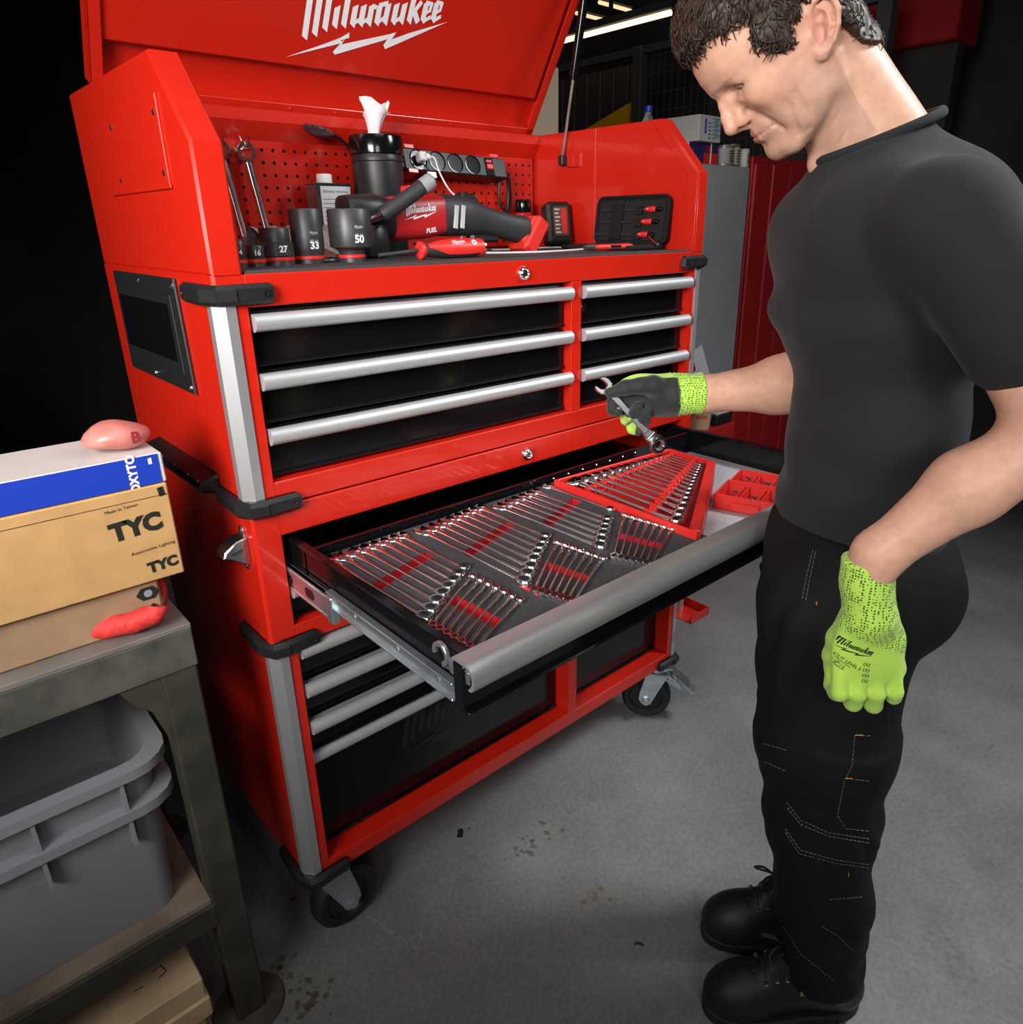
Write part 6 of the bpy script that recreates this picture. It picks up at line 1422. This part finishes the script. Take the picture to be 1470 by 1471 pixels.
while cnt < 3000:
    d = Vector((random.gauss(0.1, 1), random.gauss(0.25, 1), random.gauss(0.1, 1))).normalized(); h = bvh_h.ray_cast(cen + d * 0.25, -d)
    if h[0] is None or not inpoly(h[0].x, h[0].z, hp_): continue
    p, nrm = h[0], h[1]; flow = Vector((0.55 if p.x > -0.06 else -0.35, 0.15 * (1 if p.y > 0 else -1), -0.8)); flow += Vector((random.gauss(0, .5), random.gauss(0, .5), random.gauss(0, .4)))
    flow = flow - nrm * flow.dot(nrm)
    if flow.length < 0.05: continue
    curl(p - nrm * 0.002, nrm, flow.normalized(), random.uniform(0.014, 0.030) * (0.6 if p.z < 0.12 else 1), random.uniform(0.0022, 0.0045), random.uniform(0.6, 1.3), random.uniform(0.0012, 0.0024)); cnt += 1
for i in range(150):      # fringe curling over the forehead
    y = random.uniform(-0.045, 0.045); p = Vector((0.020 - 4.5 * y * y + random.uniform(-0.01, 0.004), y, random.uniform(0.176, 0.196)))
    curl(p, Vector((0.9, y * 4, 0.2)).normalized(), Vector((0.18 - 0.2 * random.random(), random.gauss(0, 0.3), -1)).normalized(), random.uniform(0.010, 0.026), random.uniform(0.003, 0.006), random.uniform(0.7, 1.2), random.uniform(0.0012, 0.0019))
for p0 in ((-0.012, 0.040, 0.168), (-0.006, 0.035, 0.170), (0.0, 0.03, 0.172)):
    p0 = Vector(p0); curl(p0, Vector((0.5, 0.85, 0.1)).normalized(), Vector((0.05, 0.0, -1)).normalized(), 0.026, 0.006, 0.9, 0.0014)
q.build('hair_curls', HAIR, hair, smooth=180, kind='stuff')
# ---- T-shirt
SHIRT = mat('black_cotton', (0.017, 0.017, 0.021), 0.85, spec=0.22, bump=0.25, bscale=900, sheen=0.06)
g = G((-0.20, -0.34, 0.955), (0.30, 0.36, 1.640), 0.0065); A, B, Zc = g.X, g.Y, g.Z
f = ell(g, (0.065, 0, 1.370), (0.118, 0.180, 0.175)); f = smin(f, cap(g, (0.108, -0.07, 1.435), (0.108, 0.07, 1.435), 0.085), 0.03); f = smin(f, ell(g, (-0.015, 0, 1.38), (0.115, 0.165, 0.17)), 0.05)
f = smin(f, cap(g, (0.060, -0.165, 1.452), (0.060, 0.165, 1.452), 0.066), 0.06)
f = smin(f, cap(g, (0.060, 0, 1.47), (0.085, 0, 1.545), 0.100, 0.070), 0.05)
f = smin(f, ell(g, (0.024, 0, 1.16), (0.120, 0.165, 0.20)), 0.030); f = smin(f, ell(g, (0.030, 0, 1.00), (0.120, 0.165, 0.16)), 0.04)
f = smin(f, cap(g, (0.065, 0.190, 1.450), (-0.008, 0.250, 1.325), 0.068, 0.064), 0.03)
f = smin(f, cap(g, (0.072, -0.188, 1.448), (0.035, -0.232, 1.320), 0.068, 0.062), 0.03)
f = sub(f, chain(g, [(0.235, -0.12, 1.318), (0.222, 0.0, 1.312), (0.190, 0.12, 1.325), (0.11, 0.20, 1.345)], [0.020, 0.022, 0.020, 0.010], 0.01), 0.03)
f = sub(f, chain(g, [(0.20, -0.02, 1.278), (0.165, 0.11, 1.282), (0.07, 0.19, 1.30)], [0.006, 0.009, 0.004], 0.004), 0.012)
f = smin(f, chain(g, [(0.160, -0.06, 1.330), (0.150, 0.05, 1.325), (0.105, 0.135, 1.335)], [0.024, 0.026, 0.018], 0.01), 0.025)
f = f + 0.0030 * np.sin(60 * Zc + 16 * B + 10 * A) * np.exp(-((Zc - 1.08) / 0.10) ** 2) + 0.0035 * fnoise(A, B, Zc, 26, 31, 6) + 0.0015 * fnoise(A, B, Zc, 60, 32, 6)
f = smax(f, 0.67 * A - 0.742 * B - 0.145 + np.maximum(Zc - 1.0, 0) * -0.8, 0.02)
f = smax(f, 0.985 + 0.008 * np.sin(14 * A + 9 * B) - Zc, 0.004)
# collar plane: falls to the front
f = smax(f, (A - 0.085) * 0.36 + (Zc - 1.558) * 0.93, 0.006)
ax0 = (0.002, 0.245, 1.320); f = smax(f, (A - ax0[0]) * -0.46 + (B - ax0[1]) * 0.40 + (Zc - ax0[2]) * -0.79 - 0.012 + 0 * A, 0.004) if False else f
sv, sf = surfnet(f, g); shirt = sdf_obj('t_shirt', sv, sf, SHIRT, man, PM_)
# collar rib round the neck
ring = []
for i in range(36):
    a = 2 * PI * i / 36
    ring.append((0.083 + 0.078 * math.cos(a), 0.074 * math.sin(a)))
q = MB(); q.xf = PM_
q.tube([(x, y, 1.5585 - (x - 0.085) * 0.387) for x, y in ring], 0.0050, 10, closed=True, flat=1.3); q.build('collar', SHIRT, shirt, smooth=180)
# ---- trousers
TROU = mat('black_work_cloth', (0.0050, 0.0054, 0.0060), 0.75, spec=0.22, bump=0.3, bscale=700)
g = G((-0.20, -0.24, 0.085), (0.26, 0.28, 1.055), 0.0070); A, B, Zc = g.X, g.Y, g.Z
f = ell(g, (0.030, 0, 0.95), (0.136, 0.178, 0.15)); f = smin(f, ell(g, (-0.040, 0, 0.90), (0.095, 0.160, 0.12)), 0.05)
lg = chain(g, [(0.080, 0.098, 0.89), (0.072, 0.108, 0.66), (0.060, 0.108, 0.50), (0.030, 0.104, 0.30), (0.004, 0.098, 0.115)], [0.116, 0.100, 0.084, 0.078, 0.074], 0.04)
rg_ = chain(g, [(0.026, -0.092, 0.89), (0.028, -0.092, 0.66), (0.018, -0.088, 0.50), (-0.012, -0.076, 0.30), (-0.040, -0.060, 0.105)], [0.110, 0.094, 0.084, 0.076, 0.070], 0.04)
f = smin(f, smin(lg, rg_, 0.006), 0.05)
f = f + 0.0045 * np.sin(62 * Zc + 10 * np.sin(9 * A + 14 * B)) * (np.exp(-((Zc - 0.19) / 0.09) ** 2) + 0.6 * np.exp(-((Zc - 0.50) / 0.06) ** 2)) + 0.0065 * fnoise(A, B, Zc, 20, 41, 7) + 0.0045 * fnoise(A, B, 0.6 * Zc, 50, 42, 7) + 0.004 * np.sin(45 * A + 25 * Zc + 6 * np.sin(20 * B)) * np.exp(-((Zc - 0.86) / 0.09) ** 2)
f = f - 0.0045 / (1 + np.exp(-(0.085 - np.abs(A - 0.045)) / 0.0015)) / (1 + np.exp(-(0.105 - np.abs(Zc - 0.60)) / 0.0015)) / (1 + np.exp(-(B - 0.13) / 0.004))
f = f - 0.0040 / (1 + np.exp(-(0.130 - np.abs(Zc - 0.46)) / 0.0015)) / (1 + np.exp(-(A - 0.095) / 0.006))
f = smax(f, 0.67 * A - 0.742 * B - 0.143 - 4.0 * np.maximum(0.875 - Zc, 0), 0.02)
f = smax(f, np.abs(Zc - 0.555) - 0.462, 0.006)
tv, tf = surfnet(f, g); trou = sdf_obj('trousers', tv, tf, TROU, man, PM_)
bvt = bvh_of(trou)
def on_surface(pts, bv, step=6.0, lift=0.0008):
    out = []
    for i in range(len(pts) - 1):
        a, c = Vector(pts[i]), Vector(pts[i + 1]); n = max(1, int((c - a).length / step))
        for k in range(n + (i == len(pts) - 2)):
            p = a + (c - a) * (k / n); d = Vector(ray(p.x, p.y)).normalized(); h = bv.ray_cast(Vector(CAMLOC), d)
            if h[0] is not None: out.append(h[0] - d * lift)
    return out
STITCH = mat('grey_stitching', (0.13, 0.13, 0.13), 0.7); ORNG = mat('orange_stitching', (0.55, 0.22, 0.02), 0.6)
q = MB()
for pl in ([(1168, 790), (1158, 830), (1152, 862)], [(1172, 792), (1163, 832), (1157, 864)], [(1097, 1068), (1132, 1078)], [(1098, 1094), (1130, 1108)],
           [(1130, 1152), (1150, 1178), (1190, 1196), (1250, 1205)], [(1131, 1160), (1150, 1184), (1190, 1201), (1250, 1211)], [(1128, 1195), (1148, 1226), (1200, 1240), (1250, 1247)], [(1128, 1190), (1150, 1221), (1200, 1235), (1250, 1242)],
           [(1250, 1057), (1228, 1056), (1224, 1100), (1215, 1118), (1250, 1122)], [(1213, 1122), (1203, 1172), (1215, 1190), (1250, 1194)], [(1125, 1330), (1150, 1370), (1200, 1410)], [(1180, 1330), (1205, 1345), (1228, 1368)], [(1192, 1292), (1240, 1288)]):
    P_ = on_surface(pl, bvt)
    for i in range(0, len(P_) - 1): 
        if (P_[i + 1] - P_[i]).length < 0.03: q.tube([P_[i], P_[i].lerp(P_[i + 1], 0.72)], 0.00055, 4)
q.build('stitching', STITCH, trou, smooth=0, kind='stuff')
q = MB()
for pl in ([(1228, 1056), (1240, 1056)], [(1214, 1118), (1224, 1118)], [(1240, 810), (1250, 811)], [(1173, 864), (1173, 869)], [(1219, 1253), (1219, 1259)]):
    P_ = on_surface(pl, bvt, 3.0)
    if len(P_) > 1: q.tube(P_, 0.0009, 4)
q.build('bar_tacks', ORNG, trou, smooth=0, kind='stuff')
# ---- boots
LEATH = mat('black_boot_leather', (0.010, 0.011, 0.012), 0.5, spec=0.35, bump=0.25, bscale=260); SOLE = mat('black_boot_sole', (0.010, 0.010, 0.010), 0.7)
LACE = mat('black_lace', (0.012, 0.012, 0.012), 0.7)
def boot(toe_a, cb, yaw, lab):
    M = PM_ @ Matrix.Translation((toe_a - 0.20, cb, 0)) @ rotz(yaw)
    g = G((-0.13, -0.075, 0.012), (0.215, 0.075, 0.215), 0.0042)
    f = ell(g, (0.138, 0, 0.046), (0.068, 0.052, 0.054)); f = smin(f, ell(g, (0.060, 0, 0.062), (0.105, 0.045, 0.056)), 0.03)
    f = smin(f, ell(g, (-0.055, 0, 0.050), (0.055, 0.042, 0.060)), 0.03); f = smin(f, cap(g, (-0.018, 0, 0.090), (-0.030, 0, 0.215), 0.052, 0.050), 0.03)
    f = smin(f, cap(g, (0.070, 0, 0.112), (0.010, 0, 0.175), 0.024, 0.028), 0.02)
    f = sub(f, chain(S2(g), [(0.118, 0.0, 0.1135), (0.100, 0.030, 0.092), (0.078, 0.052, 0.050)], [0.0012, 0.0014, 0.0014], 0.001), 0.004)
    f = smax(f, 0.020 - g.Z, 0.004)
    v, fc = surfnet(f, g); bt = sdf_obj('boot', v, fc, LEATH, man, M, label=lab)
    out = []
    for i in range(40):
        a = 2 * PI * i / 40; x = math.cos(a); y = math.sin(a); X = 0.155 * math.copysign(abs(x) ** 0.8, x) + 0.05; wd = 0.054 + 0.004 * math.cos(a) - 0.007 * math.exp(-((X - 0.02) / 0.04) ** 2); out.append((X, wd * math.copysign(abs(y) ** 0.8, y)))
    q = MB(); q.xf = M; q.prism(out, 'z', 0.0, 0.026, b=0.004)
    for i in range(7): 
        X = -0.06 + i * 0.027
        q.box(X, X + 0.014, 0.046, 0.0545, 0.0, 0.012, 0.001).box(X, X + 0.014, -0.0545, -0.046, 0.0, 0.012, 0.001)
    q.build('sole', SOLE, bt, smooth=40)
    bvb = bvh_of(bt); q = MB(); lc = MB()
    def top(x, y):
        d = -(M.to_3x3() @ Vector((0, 0, 1))); h = bvb.ray_cast(M @ Vector((x, y, 0.3)), d); return h[0] if h[0] is not None else M @ Vector((x, y, 0.1))
    xs = (0.098, 0.078, 0.058)
    for i, x in enumerate(xs):
        for s in (-1, 1): q.ball(top(x, s * 0.029) + Vector((0, 0, 0.001)), 0.0050, 10)
        lc.tube([top(x, -0.024) + Vector((0, 0, .003)), top(x, -0.01) + Vector((0, 0, .004)), top(x, 0.01) + Vector((0, 0, .004)), top(x, 0.024) + Vector((0, 0, .003))], 0.0026, 6)
        if i < 2: lc.tube([top(x, -0.024) + Vector((0, 0, .003)), top(xs[i + 1], 0.024) + Vector((0, 0, .004))], 0.0024, 6)
    c = top(0.060, 0.0) + Vector((0, 0, 0.006)); fx = M.to_3x3() @ Vector((1, 0, 0)); fy = M.to_3x3() @ Vector((0, 1, 0)); uz = Vector((0, 0, 1))
    for s in (-1, 1): lc.tube(smooth_path([c, c + fx * 0.02 + fy * 0.012 * s + uz * 0.012, c + fx * 0.036 + fy * 0.022 * s + uz * 0.004, c + fx * 0.028 + fy * 0.028 * s - uz * 0.008, c + fy * 0.008 * s]), 0.0024, 6)
    q.build('eyelet', CHROME, bt, kind='stuff'); lc.build('laces', LACE, bt, smooth=60)
    if cb > 0:
        q = MB(); q.xf = M; q.box(0.040, 0.058, 0.0, 0.002, 0, 0.010); 
        q.v = [tuple(top(0.030, 0.0460) + (Vector(p) - (M @ Vector((0.049, 0.001, 0.005)))) + PL * 0.002) for p in q.v]; q.build('boot_tab', mat('tan_tab', (0.34, 0.19, 0.05), 0.6), bt, smooth=0)
class S2:
    def __init__(s, g): s.X = g.X; s.Y = np.abs(g.Y); s.Z = g.Z
boot(0.222, 0.096, 0.04, 'near black lace-up work boot'); boot(0.190, -0.056, 0.0, 'far black lace-up work boot')
# ---- gloves
GLV = mat('knit_glove', (0.4, 0.6, 0.05), 0.75, attr=True, bump=0.35, bscale=700, sheen=0.2)
def knit_dots():
    # knitted cuff: small dark gaps where the vertex alpha is zero
    nt = GLV.node_tree; L = nt.links.new; b = nt.nodes['Principled BSDF']; vc = [n for n in nt.nodes if n.type == 'VERTEX_COLOR'][0]
    tc = [n for n in nt.nodes if n.type == 'TEX_COORD'][0]; vo = nt.nodes.new('ShaderNodeTexVoronoi'); vo.inputs['Scale'].default_value = 260; vo.inputs['Randomness'].default_value = 0.35
    L(tc.outputs['Object'], vo.inputs['Vector'])
    lt = nt.nodes.new('ShaderNodeMath'); lt.operation = 'LESS_THAN'; lt.inputs[1].default_value = 0.36; L(vo.outputs['Distance'], lt.inputs[0])
    iv = nt.nodes.new('ShaderNodeMath'); iv.operation = 'SUBTRACT'; iv.inputs[0].default_value = 1; L(vc.outputs['Alpha'], iv.inputs[1])
    mu = nt.nodes.new('ShaderNodeMath'); mu.operation = 'MULTIPLY'; L(lt.outputs[0], mu.inputs[0]); L(iv.outputs[0], mu.inputs[1])
    mx = nt.nodes.new('ShaderNodeMix'); mx.data_type = 'RGBA'; L(mu.outputs[0], mx.inputs['Factor']); L(vc.outputs['Color'], mx.inputs['A']); mx.inputs['B'].default_value = (0.055, 0.10, 0.015, 1)
    L(mx.outputs['Result'], b.inputs['Base Color'])
knit_dots()
LIME = np.array([0.44, 0.72, 0.085]); NITR = np.array([0.012, 0.0155, 0.0145])
KNITD = np.array([0.10, 0.20, 0.03])
# right hand, closed round the wrench: points read in the picture, each with its own depth b
HB = -0.222
def gp_(x, y, db=0.0): return loc(840 + x / 7.35, 520 + y / 7.35, HB + db)
WA = Vector(gp_(165, 215, 0.004)); WB_ = Vector(gp_(775, 870, 0.016))
cu0, cu1 = Vector(gp_(1235, 330, -0.004)), Vector(gp_(960, 345, 0))
g = G((0.215, -0.300, 1.045), (0.455, -0.150, 1.245), 0.0026)
f = ell(g, gp_(730, 370, -0.012), (0.066, 0.0185, 0.036)); f = smin(f, ell(g, gp_(850, 350, -0.006), (0.050, 0.024, 0.036)), 0.02)
f = smin(f, ell(g, gp_(560, 330, -0.022), (0.042, 0.018, 0.034)), 0.02)
f = smin(f, chain(g, [gp_(860, 340, 0.004), gp_(720, 250, 0.020), gp_(590, 250, 0.026), gp_(430, 275, 0.026), gp_(270, 325, 0.020)], [0.020, 0.0165, 0.0130, 0.0118, 0.0100], 0.012), 0.014)
for P_, R__ in (([gp_(520, 235, -0.026), gp_(340, 330, -0.020), gp_(300, 420, -0.008), gp_(300, 505, 0.000), gp_(345, 530, 0.008)], [0.0125, 0.0112, 0.0108, 0.0102, 0.0085]),
                ([gp_(560, 330, -0.030), gp_(430, 520, -0.028), gp_(440, 610, -0.020), gp_(500, 560, 0.004), gp_(560, 470, 0.018)], [0.0128, 0.0112, 0.0100, 0.0100, 0.0096]),
                ([gp_(620, 430, -0.030), gp_(500, 640, -0.028), gp_(505, 705, -0.020), gp_(590, 610, 0.004), gp_(655, 530, 0.016)], [0.0122, 0.0108, 0.0098, 0.0096, 0.0090]),
                ([gp_(690, 500, -0.028), gp_(560, 680, -0.028), gp_(560, 725, -0.018), gp_(610, 680, 0.002), gp_(665, 615, 0.012)], [0.0112, 0.0098, 0.0090, 0.0086, 0.0080])):
    f = smin(f, chain(g, P_, R__, 0.006), 0.004)
f = smin(f, chain(g, [tuple(cu1), tuple(cu0.lerp(cu1, 0.5)), tuple(cu0)], [0.0355, 0.0345, 0.0385], 0.01), 0.016)
dcu = (cu0 - cu1).normalized(); tcu = (g.X - cu1.x) * dcu.x + (g.Y - cu1.y) * dcu.y + (g.Z - cu1.z) * dcu.z
f = f + 0.0012 * np.sin(tcu * 900) * (tcu > -0.01) * (tcu < 0.030); f = smax(f, tcu - (cu0 - cu1).length, 0.003)
f = f + 0.0008 * fnoise(g.X, g.Y, g.Z, 120, 51, 6)
v, fc = surfnet(f, g)
me_n = np.zeros_like(v); fn = np.cross(v[fc[:, 1]] - v[fc[:, 0]], v[fc[:, 2]] - v[fc[:, 0]])
for k in range(4): np.add.at(me_n, fc[:, k], fn)
me_n /= np.linalg.norm(me_n, axis=1)[:, None] + 1e-9
tv_ = (v - np.array(cu1)) @ np.array(dcu)
back = (me_n[:, 1] < -0.25) | ((v[:, 1] < HB - 0.022)) | ((me_n[:, 2] > 0.80) & (v[:, 1] < HB + 0.012))
lime = back | ((me_n[:, 0] > 0.15) & (v[:, 2] < gp_(450, 575)[2]) & (v[:, 0] > gp_(545, 600)[0])) | (tv_ + 0.06 * (v[:, 2] - cu1.z) > 0.000)
gc = np.where(lime[:, None], LIME, NITR)
gc = np.concatenate([gc, np.where(tv_ > -0.004, 0.0, 1.0)[:, None]], 1)
glove_r = sdf_obj('glove', v, fc, GLV, man, PM_, gc, label='lime glove with black coated palm, closed on the wrench')
# the wrench in the hand
hwr = thing('held_wrench', 'chrome flex-head ratcheting wrench held in the gloved right hand', 'wrench', tuple(PM_ @ ((WA + WB_) / 2)))
wa, wbb = PM_ @ WA, PM_ @ WB_; wd_ = (wa - wbb).normalized(); L = (wa - wbb).length
toC = (Vector(CAMLOC) - wbb).normalized(); nz = (toC - wd_ * toC.dot(wd_)).normalized(); nz = (nz + Vector((0, 0, 0.35))).normalized(); nz = (nz - wd_ * nz.dot(wd_)).normalized(); nx = wd_.cross(nz)
HWM = frame(wbb, nx, wd_, nz)
q = MB(); q.xf = HWM; q.prism([(-0.0062, 0.026), (0.0062, 0.026), (0.0058, 0.08), (0.0062, L - 0.024), (-0.0062, L - 0.024), (-0.0058, 0.08)], 'z', -0.0030, 0.0030, b=0.0014); q.build('shank', SATIN, hwr)
q = MB(); q.xf = HWM; q.prism([(x, y + L - 0.010) for x, y in jaw_poly(0.0155)], 'z', -0.0042, 0.0042, b=0.0014); q.build('open_end', SATIN, hwr)
q = MB(); q.xf = HWM @ Matrix.Rotation(0.35, 4, 'X'); q.lathe(ring_prof(0.0178, 0.0110, 0.0066), (0, 0, 0), 24); rgp = q.build('ring_end', SATIN, hwr)
q = MB(); q.xf = HWM
for i in range(12):
    a = 2 * PI * i / 12; q.box(-0.0012, 0.0012, 0.0085, 0.0100, -0.005, 0.005, 0.0003, xf=HWM @ Matrix.Rotation(0.35, 4, 'X') @ rotz(a))
q.build('ring_teeth', ZINC, rgp, kind='stuff')
q = MB(); q.xf = HWM; q.tube([(-0.0095, 0.0215, 0), (0.0095, 0.0215, 0)], 0.0062, 14); q.box(-0.0085, 0.0085, 0.020, 0.034, -0.0055, 0.0055, 0.002); q.build('flex_joint', SATIN, hwr)
# left hand hanging at the thigh
g = G((0.02, 0.190, 0.790), (0.19, 0.315, 1.075), 0.0030)
wr = (0.120, 0.252, 1.045)
f = chain(g, [(0.124, 0.250, 1.062), (0.122, 0.252, 1.02), (0.113, 0.256, 0.975)], [0.0330, 0.0310, 0.0340], 0.01)
f = smin(f, ell(g, (0.107, 0.256, 0.925), (0.049, 0.0200, 0.055), None), 0.018)
f = smin(f, ell(g, (0.100, 0.255, 0.890), (0.050, 0.0180, 0.030), None), 0.015)
for a0, a1, zz, r in ((0.142, 0.140, 0.842, 0.0112), (0.1195, 0.1150, 0.826, 0.0122), (0.0950, 0.0870, 0.823, 0.0120), (0.0705, 0.0610, 0.835, 0.0105)):
    f = smin(f, chain(g, [(a0, 0.260, 0.892), (a0 * 0.6 + a1 * 0.4, 0.268, 0.862), (a1, 0.257, zz + 0.012), (a1 - 0.002, 0.236, zz + 0.010), (a1 - 0.004, 0.226, zz + 0.030)], [r, r, r * 0.95, r * 0.9, r * 0.8], 0.004), 0.0035)
f = smin(f, chain(g, [(0.130, 0.245, 0.960), (0.138, 0.232, 0.925), (0.138, 0.224, 0.892), (0.132, 0.220, 0.868)], [0.0170, 0.0140, 0.0120, 0.0105], 0.008), 0.008)
f = smax(f, g.Z - 1.052, 0.004); f = f + 0.0007 * fnoise(g.X, g.Y, g.Z, 110, 61, 6)
v, fc = surfnet(f, g); gc = np.tile(LIME, (len(v), 1))
cuffm = v[:, 2] > 0.930 + (0.155 - v[:, 0]) * -0.42 + 0.030
gc[(v[:, 1] < 0.232) & (v[:, 2] < 0.93) & (v[:, 0] < 0.125)] = NITR
gc = np.concatenate([gc, np.where(cuffm, 0.0, 1.0)[:, None]], 1)
glove_l = sdf_obj('glove', v, fc, GLV, man, PM_, gc, label='lime glove with black lettering on its back')
bvl = bvh_of(glove_l)
def on_glove(px, py): return Vector(loc(px, py, 0.276))
def glove_text(q, geo, px0, py0, px1, py1, width, yoff=0.0):
    a, c = PM_ @ on_glove(px0, py0), PM_ @ on_glove(px1, py1); ex = (c - a); k = ex.length / width; ex.normalize(); n = PL.copy(); n = (n - ex * n.dot(ex)).normalized(); ey_ = n.cross(ex)
    if ey_.z < 0: ey_ = -ey_
    wrap_decal(q, geo, frame(a + n * 0.05, ex * k, ey_ * k, n), bvl, 0.0008)
q = MB(); glove_text(q, LOGO, 1203, 929, 1254, 942, 4.9)
t3 = [[(p[0], p[1]) for p in text2d(s, 1.0, 0.01)[0]] for s in ('CUT LEVEL 5',)]
gv, gf = text2d('CUT LEVEL 5', 1.0, 0.01); x0 = min(p[0] for p in gv); wv = max(p[0] for p in gv) - x0; glove_text(q, ([(x - x0, y) for x, y in gv], gf), 1204, 946, 1236, 962, wv)
gv, gf = text2d('10" / L', 1.0, 0.02); x0 = min(p[0] for p in gv); wv = max(p[0] for p in gv) - x0; glove_text(q, ([(x - x0, y) for x, y in gv], gf), 1203, 956, 1216, 963, wv)
for a_, c_ in (((1190, 945), (1200, 942)), ((1205, 951), (1223, 961)), ((1192, 955), (1214, 966))):
    bar_ = subdiv2d([[(0, -0.02), (1, -0.02), (1, 0.02), (0, 0.02)]], 0.1); glove_text(q, bar_, *a_, *c_, 1.0)
for i in range(4): bar_ = subdiv2d([[(0, -0.10), (1, -0.10), (1, -0.04), (0, -0.04)], [(0, -0.10), (0.10, -0.10), (0.10, 0.5), (0, 0.5)], [(0.9, -0.10), (1, -0.10), (1, 0.5), (0.9, 0.5)], [(0, 0.44), (1, 0.44), (1, 0.5), (0, 0.5)], [(0.35, 0.1), (0.65, 0.1), (0.65, 0.32), (0.35, 0.32)]], 0.2); glove_text(q, bar_, 1240 - i * 0.8, 955 + i * 8, 1250 - i * 0.8, 957 + i * 8, 1.2)
q.build('glove_print', PRINTK, glove_l, smooth=0)
